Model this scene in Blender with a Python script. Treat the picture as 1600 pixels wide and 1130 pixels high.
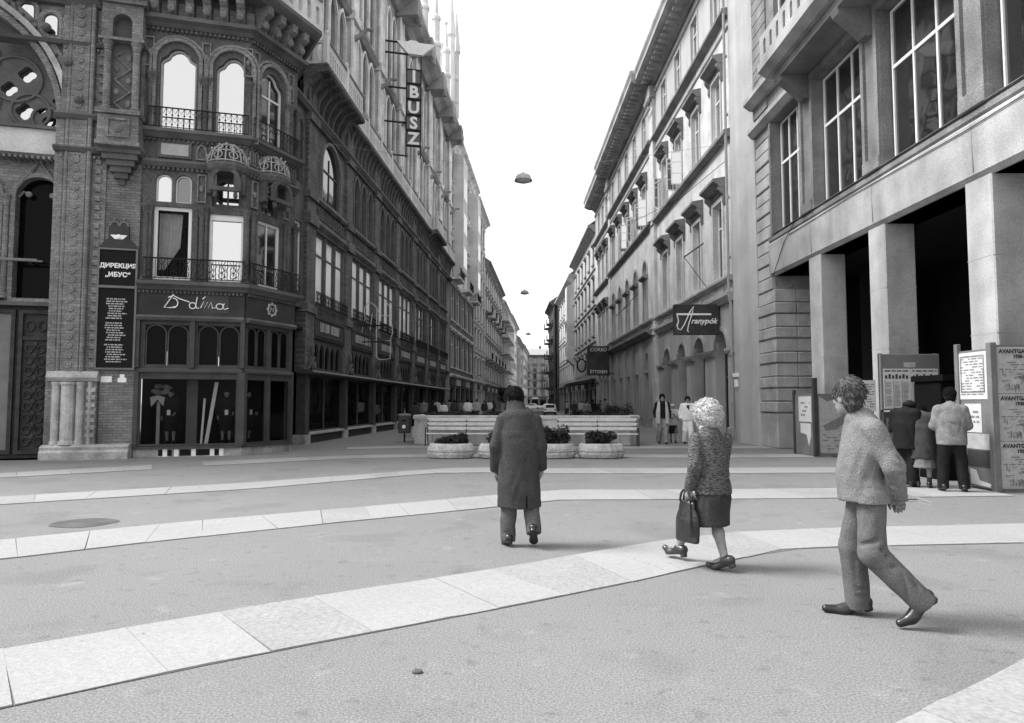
import bpy, math, random
import numpy as np
from mathutils import Matrix, Vector, noise
from mathutils.geometry import tessellate_polygon
random.seed(7)
for o in list(bpy.data.objects): bpy.data.objects.remove(o)
scn = bpy.context.scene
COL = scn.collection
# ------------------------------------------------------------------ camera, sky, sun, exposure
cam = bpy.data.cameras.new('camera'); camo = bpy.data.objects.new('camera', cam); COL.objects.link(camo)
cam.sensor_width = 36; cam.lens = 24.0; cam.clip_end = 2000; cam.clip_start = .05
camo.location = (0, 0, 1.55); camo.rotation_euler = (math.radians(90+3.49), 0, 0)
scn.camera = camo
SUN_EL, SUN_AZ = 50, -84            # degrees; azimuth measured from +Y towards +X
wd = bpy.data.worlds.new('World'); scn.world = wd; wd.use_nodes = True
nt = wd.node_tree; nt.nodes.clear()
sk = nt.nodes.new('ShaderNodeTexSky'); sk.sky_type = 'NISHITA'; sk.sun_disc = False
sk.sun_elevation = math.radians(SUN_EL); sk.sun_rotation = math.radians(SUN_AZ)
sk.air_density = 1.0; sk.dust_density = 6.0; sk.ozone_density = 1.0
bw = nt.nodes.new('ShaderNodeRGBToBW')            # black-and-white film: only the sky's luminance counts
mx = nt.nodes.new('ShaderNodeMix'); mx.data_type = 'FLOAT'; mx.inputs[0].default_value = .7
mx.inputs[3].default_value = 5.4                  # even overcast veil over the clear-sky gradient
bg = nt.nodes.new('ShaderNodeBackground'); bg.inputs['Strength'].default_value = .1
out = nt.nodes.new('ShaderNodeOutputWorld')
nt.links.new(sk.outputs[0], bw.inputs[0]); nt.links.new(bw.outputs[0], mx.inputs[2])
nt.links.new(mx.outputs[0], bg.inputs['Color']); nt.links.new(bg.outputs[0], out.inputs['Surface'])
sl = bpy.data.lights.new('sun', 'SUN'); sl.energy = 1.5; sl.angle = math.radians(20); sl.color = (1, 1, 1)
so = bpy.data.objects.new('sun', sl); COL.objects.link(so)
_e, _a = math.radians(SUN_EL), math.radians(SUN_AZ)
so.rotation_euler = Vector((-math.sin(_a)*math.cos(_e), -math.cos(_a)*math.cos(_e), -math.sin(_e))).to_track_quat('-Z', 'Y').to_euler()
so.location = (-20, 20, 40)
vs = scn.view_settings; vs.view_transform = 'Standard'; vs.look = 'None'; vs.gamma = 1; vs.use_curve_mapping = False
vs.exposure = 1.76
scn.render.engine = 'CYCLES'; scn.cycles.max_bounces = 6; scn.cycles.transparent_max_bounces = 8

# ------------------------------------------------------------------ materials (all grey: the photograph is black and white)
MATS = {}
def mat(name, v, rough=.8, var=.12, scale=1.5, fine=.06, fscale=40, bump=0., bscale=60, streak=0., metal=0., spec=.12, brick=None, cracks=0):
    if name in MATS: return MATS[name]
    m = bpy.data.materials.new(name); m.use_nodes = True; t = m.node_tree; N = t.nodes; L = t.links
    b = N['Principled BSDF']; b.inputs['Roughness'].default_value = rough; b.inputs['Metallic'].default_value = metal
    b.inputs['Specular IOR Level'].default_value = spec
    g = N.new('ShaderNodeNewGeometry')
    def nz(s, det=4, vec=None):
        n = N.new('ShaderNodeTexNoise'); n.inputs['Scale'].default_value = s; n.inputs['Detail'].default_value = det
        L.new(vec or g.outputs['Position'], n.inputs['Vector']); return n.outputs['Fac']
    def mr(x, lo, hi, a=.3, c=.7):
        q = N.new('ShaderNodeMapRange'); L.new(x, q.inputs[0]); q.inputs[1].default_value = a; q.inputs[2].default_value = c
        q.inputs[3].default_value = lo; q.inputs[4].default_value = hi; return q.outputs[0]
    def mul(a, c):
        q = N.new('ShaderNodeMath'); q.operation = 'MULTIPLY'; L.new(a, q.inputs[0]); L.new(c, q.inputs[1]); return q.outputs[0]
    x = mr(nz(scale), v*(1-var), v*(1+var))
    if fine: x = mul(x, mr(nz(fscale, 2), 1-fine, 1+fine))
    if streak:
        mp = N.new('ShaderNodeMapping'); mp.inputs['Scale'].default_value = (1.1, 1.1, .10); L.new(g.outputs['Position'], mp.inputs[0])
        x = mul(x, mr(nz(1.0, 5, mp.outputs[0]), 1-streak*.6, 1+streak*.3))
    if brick:
        tc = N.new('ShaderNodeTexCoord'); sx = N.new('ShaderNodeSeparateXYZ'); cx = N.new('ShaderNodeCombineXYZ')
        L.new(tc.outputs['Object'], sx.inputs[0]); L.new(sx.outputs[0], cx.inputs[0]); L.new(sx.outputs[2], cx.inputs[1])
        bt = N.new('ShaderNodeTexBrick'); bt.inputs['Scale'].default_value = 1; bt.inputs['Brick Width'].default_value = brick[0]
        bt.inputs['Row Height'].default_value = brick[1]; bt.inputs['Mortar Size'].default_value = brick[2]
        bt.inputs['Color1'].default_value = (1, 1, 1, 1); bt.inputs['Color2'].default_value = (.68, .68, .68, 1)
        bt.inputs['Mortar'].default_value = (brick[3],)*3+(1,); L.new(cx.outputs[0], bt.inputs['Vector'])
        rb = N.new('ShaderNodeRGBToBW'); L.new(bt.outputs['Color'], rb.inputs[0]); x = mul(x, rb.outputs[0])
        bump = bump or .01; brf = bt.outputs['Fac']
    if cracks:
        vo = N.new('ShaderNodeTexVoronoi'); vo.feature = 'DISTANCE_TO_EDGE'; vo.inputs['Scale'].default_value = cracks
        wv = N.new('ShaderNodeTexNoise'); wv.inputs['Scale'].default_value = 2.5; wv.inputs['Detail'].default_value = 5; L.new(g.outputs['Position'], wv.inputs['Vector'])
        ad = N.new('ShaderNodeMix'); ad.data_type = 'VECTOR'; ad.inputs[0].default_value = .12; L.new(g.outputs['Position'], ad.inputs[4]); L.new(wv.outputs['Color'], ad.inputs[5]); L.new(ad.outputs[1], vo.inputs['Vector'])
        cr = mr(vo.outputs['Distance'], .80, 1., .0004, .004); mk = mr(nz(.35, 3), 0, .6, .58, .66)
        mm = N.new('ShaderNodeMix'); mm.data_type = 'FLOAT'; L.new(mk, mm.inputs[0]); mm.inputs[2].default_value = 1.; L.new(cr, mm.inputs[3]); x = mul(x, mm.outputs[0])
        if cracks < .5: x = mul(x, mr(nz(7, 5), .80, 1.0, .30, .40)); x = mul(x, mr(nz(3.3, 6), 1.0, 1.18, .62, .72)); x = mul(x, mr(nz(.9, 5), .88, 1.0, .36, .44))
        else: x = mul(x, mr(nz(16, 4), .72, 1.0, .28, .34))
    L.new(x, b.inputs['Base Color'])
    if bump:
        bp = N.new('ShaderNodeBump'); bp.inputs['Strength'].default_value = bump; bp.inputs['Distance'].default_value = .02
        hsrc = nz(bscale, 3)
        if brick:
            q = N.new('ShaderNodeMath'); q.operation = 'SUBTRACT'; L.new(hsrc, q.inputs[0]); L.new(brf, q.inputs[1]); hsrc = q.outputs[0]
        L.new(hsrc, bp.inputs['Height']); L.new(bp.outputs[0], b.inputs['Normal'])
    MATS[name] = m; return m
def glassmat(name, base, ior, wav=.02, spec=.5):
    m = bpy.data.materials.new(name); m.use_nodes = True; t = m.node_tree; N = t.nodes; b = N['Principled BSDF']
    b.inputs['Base Color'].default_value = (base,)*3+(1,); b.inputs['Roughness'].default_value = .04; b.inputs['IOR'].default_value = ior
    g = N.new('ShaderNodeNewGeometry'); n = N.new('ShaderNodeTexNoise'); n.inputs['Scale'].default_value = 1.6; n.inputs['Detail'].default_value = 1
    bp = N.new('ShaderNodeBump'); bp.inputs['Strength'].default_value = wav; bp.inputs['Distance'].default_value = .2
    b.inputs['Specular IOR Level'].default_value = spec
    t.links.new(g.outputs['Position'], n.inputs['Vector']); t.links.new(n.outputs['Fac'], bp.inputs['Height']); t.links.new(bp.outputs[0], b.inputs['Normal'])
    MATS[name] = m; return m
def clearmat(name):
    m = bpy.data.materials.new(name); m.use_nodes = True; t = m.node_tree; N = t.nodes; N.clear()
    o = N.new('ShaderNodeOutputMaterial'); x = N.new('ShaderNodeMixShader'); f = N.new('ShaderNodeFresnel'); f.inputs[0].default_value = 1.13
    a = N.new('ShaderNodeBsdfTransparent'); a.inputs[0].default_value = (.8, .8, .8, 1); c = N.new('ShaderNodeBsdfGlossy'); c.inputs['Roughness'].default_value = .02
    t.links.new(f.outputs[0], x.inputs[0]); t.links.new(a.outputs[0], x.inputs[1]); t.links.new(c.outputs[0], x.inputs[2]); t.links.new(x.outputs[0], o.inputs[0])
    MATS[name] = m; return m
mat('asphalt', .2, .95, .06, .35, .34, 75, .35, 140, cracks=.22)
mat('road', .11, .95, .14, .4, .12, 60, .4, 120)
mat('slab', .31, .8, .05, .8, .10, 40, .25, 70, cracks=.8)
mat('slab_worn', .28, .85, .07, 1.2, .14, 30, .35, 50, cracks=1.4)
mat('mortar', .13, .95, .2, 3)
mat('kerbstone', .4, .85, .15, 2, .1, 40, .2)
mat('patch', .10, .9, .25, 3, .15, 60)
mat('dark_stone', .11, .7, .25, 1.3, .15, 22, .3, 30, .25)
mat('bay_stone', .095, .6, .25, 2.2, .3, 18, .4, 22, .3)
mat('pier_stone', .23, .75, .25, 1.2, .2, 16, .35, 25, .3, brick=(.27,.085,.007,.6))
mat('pier_base', .36, .8, .35, 2.0, .15, 15, .2, 30, .45)
mat('brick_wall', .21, .85, .25, 1.2, .15, 20, .3, 40, .2, brick=(.25, .077, .008, .45))
mat('street_brick', .155, .8, .25, 1.2, .25, 14, .4, 22, .3, brick=(.3,.1,.01,.6))
mat('pale_stone', .6, .8, .15, .7, .1, 12, .2, 25, .35)
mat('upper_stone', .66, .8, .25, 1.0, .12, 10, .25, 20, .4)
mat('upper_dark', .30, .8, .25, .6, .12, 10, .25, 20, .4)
mat('tracery', .33, .75, .2, 3, .1, 30)
mat('cream_panel', .5, .8, .15, 2, .1, 20)
mat('plaster_right', .56, .9, .16, 1.2, .16, 18, .4, 35, .35)
mat('plaster_light', .44, .9, .10, .5, .06, 25, .15, 45, .2)
mat('sock', .04, .9)
mat('plaster_low', .38, .9, .16, .6, .10, 22, .3, 45, .35)
mat('plaster_side', .42, .9, .12, .7, .10, 22, .35, 50, .3)
mat('trim_right', .36, .85, .2, 1, .1, 20, .15, 40, .35)
mat('trim_dark', .21, .85, .25, 1, .1, 20, .15, 40, .3)
mat('hard_stone', .215, .85, .25, 1.4, .24, 28, .5, 30, .5)
mat('block_stone', .36, .85, .2, 1.4, .22, 28, .5, 30, .4)
mat('rust_stone', .33, .9, .2, 1.2, .22, 22, .7, 30, .3)
mat('concrete', .41, .85, .16, 1.6, .14, 35, .3, 40, .5)
mat('beam_stone', .37, .85, .16, 1.3, .14, 30, .3, 40, .5)
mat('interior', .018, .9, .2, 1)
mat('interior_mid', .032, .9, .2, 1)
mat('iron', .02, .5, .1, 5, metal=.0)
mat('bronze_door', .045, .45, .3, 4, .2, 30, .3, 20)
mat('wood_dark', .03, .5, .2, 6, .1, 30)
mat('shop_wood', .065, .5, .2, 3, .1, 30, .1, 30, .15)
mat('white_frame', .72, .5, .06, 4, .04, 30)
mat('grey_frame', .42, .6, .12, 4)
mat('brown_frame', .10, .6, .15, 4)
mat('blind', .75, .8, .06, 2)
mat('curtain', .62, .9, .1, 6)
mat('booth', .008, .9, .1, 3, spec=.03)
mat('black_board', .012, .6, .1, 3, spec=.08)
mat('letter_white', .8, .6, .04, 4)
mat('letter_grey', .38, .6, .1, 4)
mat('neon_tube', .55, .3, .05, 4)
mat('sign_panel', .05, .6, .3, 1.2, .1, 20, .1, 30, .2)
mat('paper', .54, .9, .08, 6, .05, 60)
mat('paper_grey', .40, .9, .14, 8, .08, 60)
mat('ink', .05, .8, .2, 20)
mat('ink_grey', .2, .8, .2, 20)
mat('board_grey', .16, .8, .15, 2, .1, 30)
mat('board_dark', .05, .7, .2, 2, .1, 30)
mat('planter_stone', .44, .85, .2, 5, .32, 35, .6, 50, .3)
mat('wall_stone', .50, .85, .18, 2.5, .24, 30, .5, 50, .35)
mat('soil', .03, 1)
mat('leaf', .03, .6, .55, 6, .3, 40)
mat('leaf_pale', .055, .6, .5, 6, .3, 40)
mat('bark', .06, .9, .3, 9, .2, 40, .5)
mat('bench_slat', .6, .7, .12, 5, .1, 30)
mat('bin_paint', .06, .5, .15, 6)
mat('lamp_metal', .42, .4, .1, 6)
mat('lamp_glass', .55, .35, .05, 6)
mat('skin', .24, .55, .08, 14, .05, 60)
mat('hair_dark', .008, .55, .4, 30, .4, 120, .8, 120)
mat('hair_grey', .085, .6, .3, 25, .35, 90, .8, 90)
mat('hair_white', .62, .7, .3, 40, .35, 130, 1.0, 110)
mat('coat_gabardine', .046, .8, .2, 6, .28, 75, .4, 90)
mat('trouser_grey', .09, .85, .18, 7, .25, 80, .35, 90)
mat('trouser_light', .11, .85, .2, 6, .22, 95, .35, 110)
mat('knit', .17, .95, .14, 9, .12, 150, .3, 120)
mat('skirt', .045, .85, .2, 7, .25, 85, .35, 100)
mat('shoe_black', .014, .28, .1, 8, spec=.5)
mat('shoe_brown', .03, .3, .2, 8, spec=.5)
mat('bag_leather', .018, .33, .2, 12, .1, 60, .35, 40, spec=.5)
mat('cloth_black', .013, .85, .2, 8, .2, 120)
mat('cloth_dark', .05, .85, .2, 8, .2, 120)
mat('cloth_grey', .18, .85, .25, 7, .2, 60, .4, 50)
mat('cloth_light', .45, .85, .12, 8, .1, 120)
mat('cloth_white', .75, .8, .06, 8)
mat('denim', .24, .85, .2, 9, .12, 120)
mat('car_white', .72, .25, .03, 3, spec=.5)
mat('car_grey', .3, .25, .05, 3, spec=.5)
mat('car_dark', .06, .25, .05, 3, spec=.5)
mat('tyre', .015, .8)
mat('chrome', .6, .2, .05, 4, metal=1.0)
mat('roof_tile', .12, .8, .2, 1.2, .15, 8)
mat('zinc', .3, .5, .12, 2)
# woman's tweed: streaky horizontal flecks
def tweed():
    m = mat('tweed', .09, .95, .2, 8, 0, 40, .6, 90); t = m.node_tree; N = t.nodes; L = t.links
    tc = N.new('ShaderNodeTexCoord'); mp = N.new('ShaderNodeMapping'); mp.inputs['Scale'].default_value = (34, 34, 170)
    n = N.new('ShaderNodeTexNoise'); n.inputs['Scale'].default_value = 1; n.inputs['Detail'].default_value = 3
    r = N.new('ShaderNodeMapRange'); r.inputs[1].default_value = .36; r.inputs[2].default_value = .66; r.inputs[3].default_value = .02; r.inputs[4].default_value = .17
    L.new(tc.outputs['Object'], mp.inputs[0]); L.new(mp.outputs[0], n.inputs['Vector']); L.new(n.outputs['Fac'], r.inputs[0])
    L.new(r.outputs[0], N['Principled BSDF'].inputs['Base Color'])
tweed()
def knitted():
    m = MATS['knit']; t = m.node_tree; N = t.nodes; L = t.links; b = N['Principled BSDF']
    tc = N.new('ShaderNodeTexCoord'); mp = N.new('ShaderNodeMapping'); mp.inputs['Scale'].default_value = (110, 110, 80)
    n = N.new('ShaderNodeTexNoise'); n.inputs['Scale'].default_value = 1; n.inputs['Detail'].default_value = 2
    L.new(tc.outputs['Object'], mp.inputs[0]); L.new(mp.outputs[0], n.inputs['Vector'])
    old = b.inputs['Base Color'].links[0].from_socket; r = N.new('ShaderNodeMapRange'); r.inputs[1].default_value = .3; r.inputs[2].default_value = .7; r.inputs[3].default_value = .78; r.inputs[4].default_value = 1.2
    q = N.new('ShaderNodeMath'); q.operation = 'MULTIPLY'; L.new(n.outputs['Fac'], r.inputs[0]); L.new(old, q.inputs[0]); L.new(r.outputs[0], q.inputs[1]); L.new(q.outputs[0], b.inputs['Base Color'])
    bp = N.new('ShaderNodeBump'); bp.inputs['Strength'].default_value = .7; bp.inputs['Distance'].default_value = .012; L.new(n.outputs['Fac'], bp.inputs['Height']); L.new(bp.outputs[0], b.inputs['Normal'])
knitted()
glassmat('glass', .015, 2.3); glassmat('glass_blind', .8, 1.45, .01); glassmat('glass_sky', .03, 6.5, .01); glassmat('glass_dark', .005, 1.14); clearmat('glass_clear')

# ------------------------------------------------------------------ scene helpers
W = {}
I4 = Matrix.Identity(4)
def T(x, y, z): return Matrix.Translation((x, y, z))
def RZ(a): return Matrix.Rotation(math.radians(a), 4, 'Z')
def RX(a): return Matrix.Rotation(math.radians(a), 4, 'X')
def RY(a): return Matrix.Rotation(math.radians(a), 4, 'Y')
def tag(o, label=None, cat=None, group=None, kind=None):
    if label: o['label'] = label
    if cat: o['category'] = cat
    if group: o['group'] = group
    if kind: o['kind'] = kind
    return o
def link(name, data, parent=None, M=I4):
    o = bpy.data.objects.new(name, data); COL.objects.link(o)
    if parent is not None:
        o.parent = parent; o.matrix_basis = W[parent].inverted() @ M
    else: o.matrix_basis = M
    W[o] = M.copy(); return o
def empty(name, M, label, cat, group=None):
    o = link(name, None, None, M); o.empty_display_size = .3
    return tag(o, label, cat, group)
class MB:
    def __init__(s): s.v = []; s.f = []; s.T = None
    def add(s, vs, fs):
        n = len(s.v)
        if s.T is not None: vs = [s.T @ Vector(p) for p in vs]
        s.v += [tuple(p) for p in vs]; s.f += [tuple(i+n for i in q) for q in fs]; return s
    def box(s, x0, x1, y0, y1, z0, z1):
        return s.add([(x0,y0,z0),(x1,y0,z0),(x1,y1,z0),(x0,y1,z0),(x0,y0,z1),(x1,y0,z1),(x1,y1,z1),(x0,y1,z1)],
                     [(0,3,2,1),(4,5,6,7),(0,1,5,4),(1,2,6,5),(2,3,7,6),(3,0,4,7)])
    def bbox(s, x0, x1, y0, y1, z0, z1, b=.02):      # box with chamfered edges
        def ring(z, i): return [(x0+i,y0,z),(x1-i,y0,z),(x1,y0+i,z),(x1,y1-i,z),(x1-i,y1,z),(x0+i,y1,z),(x0,y1-i,z),(x0,y0+i,z)]
        def ins(z): return [(x0+b,y0+b,z),(x1-b,y0+b,z),(x1-b,y0+b,z),(x1-b,y1-b,z),(x1-b,y1-b,z),(x0+b,y1-b,z),(x0+b,y1-b,z),(x0+b,y0+b,z)]
        rs = [ins(z0), ring(z0+b, b), ring(z1-b, b), ins(z1)]
        return s.rings(rs)
    def rings(s, rs, caps=True, closed=True):
        n = len(rs[0]); vs = [p for r in rs for p in r]; fs = []
        for k in range(len(rs)-1):
            for i in range(n if closed else n-1):
                j = (i+1) % n; fs.append((k*n+i, k*n+j, (k+1)*n+j, (k+1)*n+i))
        if caps: fs.append(tuple(range(n-1, -1, -1))); fs.append(tuple(range((len(rs)-1)*n, len(rs)*n)))
        return s.add(vs, fs)
    def tube(s, pts, r, n=8, caps=True):
        pts = [Vector(p) for p in pts]; rr = r if isinstance(r, (list, tuple)) else [r]*len(pts); rs = []; up = None
        for i, p in enumerate(pts):
            d = (pts[min(i+1, len(pts)-1)] - pts[max(i-1, 0)]).normalized()
            if up is None: up = d.orthogonal().normalized()
            a = (up - d*up.dot(d)); a = a.normalized() if a.length > 1e-6 else d.orthogonal().normalized(); up = a; c = d.cross(a)
            rs.append([p + (a*math.cos(t) + c*math.sin(t))*rr[i] for t in [2*math.pi*k/n for k in range(n)]])
        return s.rings(rs, caps)
    def lathe(s, prof, n=12, c=(0,0,0), a0=0, a1=360, caps=True):
        full = abs(a1-a0) >= 360; m = n if full else n+1; rs = []
        for r, z in prof:
            rs.append([(c[0]+r*math.cos(math.radians(a0+(a1-a0)*k/n)), c[1]+r*math.sin(math.radians(a0+(a1-a0)*k/n)), c[2]+z) for k in range(m)])
        return s.rings(rs, caps, full)
    def prism(s, poly, y0, y1):                        # polygon in x,z extruded along y
        n = len(poly); vs = [(x, y0, z) for x, z in poly] + [(x, y1, z) for x, z in poly]
        fs = [tuple(range(n)), tuple(range(2*n-1, n-1, -1))] + [(i, i+n, (i+1) % n+n, (i+1) % n) for i in range(n)]
        return s.add(vs, fs)
    def prof(s, pr, x0, x1):                           # profile (out, z) run along x; out = -y
        n = len(pr); vs = [(x0, -o, z) for o, z in pr] + [(x1, -o, z) for o, z in pr]
        fs = [tuple(range(n)), tuple(range(2*n-1, n-1, -1))] + [(i, i+n, (i+1) % n+n, (i+1) % n) for i in range(n)]
        return s.add(vs, fs)
    def sweep(s, path, pr):                            # profile (out, z) along a plan polyline, out to the right
        P = [Vector(p[:2]) for p in path]; rs = []
        for i, p in enumerate(P):
            ns = []
            if i > 0: d = (P[i]-P[i-1]).normalized(); ns.append(Vector((d.y, -d.x)))
            if i < len(P)-1: d = (P[i+1]-P[i]).normalized(); ns.append(Vector((d.y, -d.x)))
            m = ns[0] if len(ns) == 1 else (ns[0]+ns[1])/max(.35, 1+ns[0].dot(ns[1]))
            rs.append([(p.x+m.x*o, p.y+m.y*o, z) for o, z in pr])
        return s.rings(rs)
    def ell(s, c, r, n=10, m=7):
        rs = []
        for k in range(m+1):
            t = math.pi*(k/m) ; z = -math.cos(t); q = max(math.sin(t), .02)
            rs.append([(c[0]+r[0]*q*math.cos(2*math.pi*i/n), c[1]+r[1]*q*math.sin(2*math.pi*i/n), c[2]+r[2]*z) for i in range(n)])
        return s.rings(rs)
    def mesh(s, name, material, smooth=False):
        me = bpy.data.meshes.new(name); me.from_pydata(s.v, [], s.f); me.materials.append(MATS[material])
        if smooth: me.shade_smooth()
        me.update(); return me
    def build(s, name, material, parent=None, M=I4, smooth=False):
        me = s.mesh(name, material, smooth)
        import bmesh
        bm = bmesh.new(); bm.from_mesh(me); bmesh.ops.recalc_face_normals(bm, faces=bm.faces); bm.to_mesh(me); bm.free()
        return link(name, me, parent, M)
CACHE = {}
def cached(key, fn, name, material, smooth=False):
    k = (key, material)
    if k not in CACHE:
        mb = MB(); fn(mb); CACHE[k] = mb.mesh(name, material, smooth)
    return CACHE[k]
def outline(w, h, arch='flat', n=12):
    a = w/2
    if arch == 'flat': return [(-a,0),(a,0),(a,h),(-a,h)]
    if arch == 'round': s = h-a; return [(-a,0),(a,0)] + [(a*math.cos(math.pi*k/n), s+a*math.sin(math.pi*k/n)) for k in range(n+1)]
    if arch == 'seg':
        rise = .18*w; R = (a*a+rise*rise)/(2*rise); s = h-rise; t = math.asin(a/R)
        return [(-a,0),(a,0)] + [(R*math.sin(t-2*t*k/n), s-(R-rise)+R*math.cos(t-2*t*k/n)) for k in range(n+1)]
    if arch == 'point':
        s = h-.866*w; p = [(-a,0),(a,0)]; m = n//2
        p += [(-a+w*math.cos(math.radians(60*k/m)), s+w*math.sin(math.radians(60*k/m))) for k in range(m+1)]
        p += [(a-w*math.cos(math.radians(60*k/m)), s+w*math.sin(math.radians(60*k/m))) for k in range(m-1, -1, -1)]
        return p
    if arch == 'cusp':          # shouldered gothic head as on the bay's upper windows
        s = h-.62*a-.14*w
        return [(-a,0),(a,0),(a,s),(a*.92,s+.10*w),(a*.62,s+.2*w),(a*.5,s+.32*w),(a*.25,h-.03*w),(0,h),(-a*.25,h-.03*w),(-a*.5,s+.32*w),(-a*.62,s+.2*w),(-a*.92,s+.10*w),(-a,s)]
def spring(w, h, arch): return {'flat': h, 'round': h-w/2, 'seg': h-.18*w, 'point': h-.866*w, 'cusp': h-.45*w}[arch]
def offset(poly, d):            # inward for d > 0 (counter-clockwise polygon)
    n = len(poly); o = []
    for i in range(n):
        p0, p1, p2 = Vector(poly[i-1]), Vector(poly[i]), Vector(poly[(i+1) % n])
        e1 = (p1-p0); e2 = (p2-p1); e1 = e1.normalized() if e1.length > 1e-6 else e2.normalized(); e2 = e2.normalized() if e2.length > 1e-6 else e1
        n1 = Vector((-e1.y, e1.x)); n2 = Vector((-e2.y, e2.x)); m = (n1+n2)/max(.3, 1+n1.dot(n2)); o.append((p1.x+m.x*d, p1.y+m.y*d))
    return o
def ring2(mb, po, pi, y0, y1):  # flat ring between two outlines, thick from y0 (front) to y1
    n = len(po); vs = [(x,y0,z) for x,z in po]+[(x,y0,z) for x,z in pi]+[(x,y1,z) for x,z in po]+[(x,y1,z) for x,z in pi]; fs = []
    for i in range(n):
        j = (i+1) % n; fs += [(i,j,n+j,n+i),(2*n+i,3*n+i,3*n+j,2*n+j),(n+i,n+j,3*n+j,3*n+i),(i,2*n+i,2*n+j,j)]
    mb.add(vs, fs)
def wall(b, F, x0, x1, z0, z1, holes, material, depth=.25, name='wall', y=0., through=False):
    mb = MB(); hs = [[(cx+px, z+pz) for px, pz in outline(w, h, a)] for cx, z, w, h, a in holes]
    hs = [[p for i, p in enumerate(q) if (Vector(p)-Vector(q[i-1])).length > 1e-5] for q in hs]
    loops = [[Vector((x0,z0,0)),Vector((x1,z0,0)),Vector((x1,z1,0)),Vector((x0,z1,0))]] + [[Vector((x,z,0)) for x, z in q] for q in hs]
    flat = [v for l in loops for v in l]; tri = tessellate_polygon(loops)
    mb.add([(v.x, y, v.y) for v in flat], tri)
    for q in hs:
        n = len(q); mb.add([(x,y,z) for x,z in q]+[(x,y+depth,z) for x,z in q], [(i,(i+1)%n,(i+1)%n+n,i+n) for i in range(n)])
    if through: mb.add([(v.x, y+depth, v.y) for v in flat], tri)
    e = depth
    mb.add([(x0,y,z0),(x1,y,z0),(x1,y,z1),(x0,y,z1),(x0,y+e,z0),(x1,y+e,z0),(x1,y+e,z1),(x0,y+e,z1)], [(0,1,5,4),(1,2,6,5),(2,3,7,6),(3,0,4,7)])
    me = mb.mesh(name, material); return link(name, me, b, F)
def window(b, F, cx, z, w, h, arch='flat', cols=2, transoms=(), fw=.06, fmat='white_frame', gmat='glass', depth=.22, name='window', y=0., bar=.045, split=True):
    key = ('win', round(w,3), round(h,3), arch, cols, tuple(transoms), fw, bar)
    sp = spring(w, h, arch); ol = outline(w, h, arch)
    def frame(mb):
        ring2(mb, ol, offset(ol, fw), -.05, .02)
        for k in range(1, cols): x = -w/2+w*k/cols; mb.box(x-bar/2, x+bar/2, -.04, .015, fw*.5, sp+(0 if arch == 'flat' else .25*w) - (fw*.5 if arch=='flat' else 0))
        for t in transoms: mb.box(-w/2+fw*.4, w/2-fw*.4, -.045, .017, t-bar*.7, t+bar*.7)
    o = link(name, cached(key, frame, 'window_frame', fmat), b, F @ T(cx, y+depth-.02, z))
    zs = [0]+list(transoms)+[sp]
    if arch == 'flat' and split:
        for k in range(cols):
            for r in range(len(zs)-1):
                pw, ph = w/cols, zs[r+1]-zs[r]
                if ph < .05: continue
                pm = cached(('pane', round(pw,3), round(ph,3)), lambda mb: mb.box(-pw/2+.01, pw/2-.01, -.006, .006, .01, ph-.01), 'pane', gmat)
                link('pane', pm, o, F @ T(cx-w/2+pw*(k+.5), y+depth-.02, z+zs[r]))
    else:
        pm = cached(('pane', key), lambda mb: mb.prism(offset(ol, .012), -.006, .006), 'pane', gmat)
        link('pane', pm, o, F @ T(cx, y+depth-.02, z))
    return o
def surround(o, F, cx, z, w, h, arch, wd_=.14, pr=.06, material='trim_right', name='surround', y=0.):
    key = ('sur', round(w,3), round(h,3), arch, wd_, pr); ol = outline(w, h, arch)
    me = cached(key, lambda mb: ring2(mb, offset(ol, -wd_), offset(ol, -.002), -pr, .0), name, material)
    return link(name, me, o, F @ T(cx, y, z))
def ledge(b, F, x0, x1, pr, material, name='ledge'):
    return MB().prof(pr, x0, x1).build(name, material, b, F)
def bar_box(b, F, name, material, *a, bevel=0):
    mb = MB(); (mb.bbox(*a, b=bevel) if bevel else mb.box(*a)); return mb.build(name, material, b, F)
def text_mesh(s, size, material, ext=.004, shear=0., align='CENTER', bold=0.):
    cu = bpy.data.curves.new('txt', 'FONT'); cu.body = s; cu.size = size; cu.extrude = ext; cu.shear = shear; cu.align_x = align; cu.offset = bold; cu.resolution_u = 3
    to = bpy.data.objects.new('txt', cu); COL.objects.link(to); dg = bpy.context.evaluated_depsgraph_get()
    me = bpy.data.meshes.new_from_object(to.evaluated_get(dg)); bpy.data.objects.remove(to); bpy.data.curves.remove(cu)
    me.materials.clear(); me.materials.append(MATS[material])
    me.transform(Matrix.Rotation(math.pi/2, 4, 'X')); return me
def text(b, F, x, y, z, s, size, material, name='lettering', **k):
    return link(name, text_mesh(s, size, material, **k), b, F @ T(x, y, z))
def facade(x, y, ang): return T(x, y, 0) @ RZ(ang)

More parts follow.
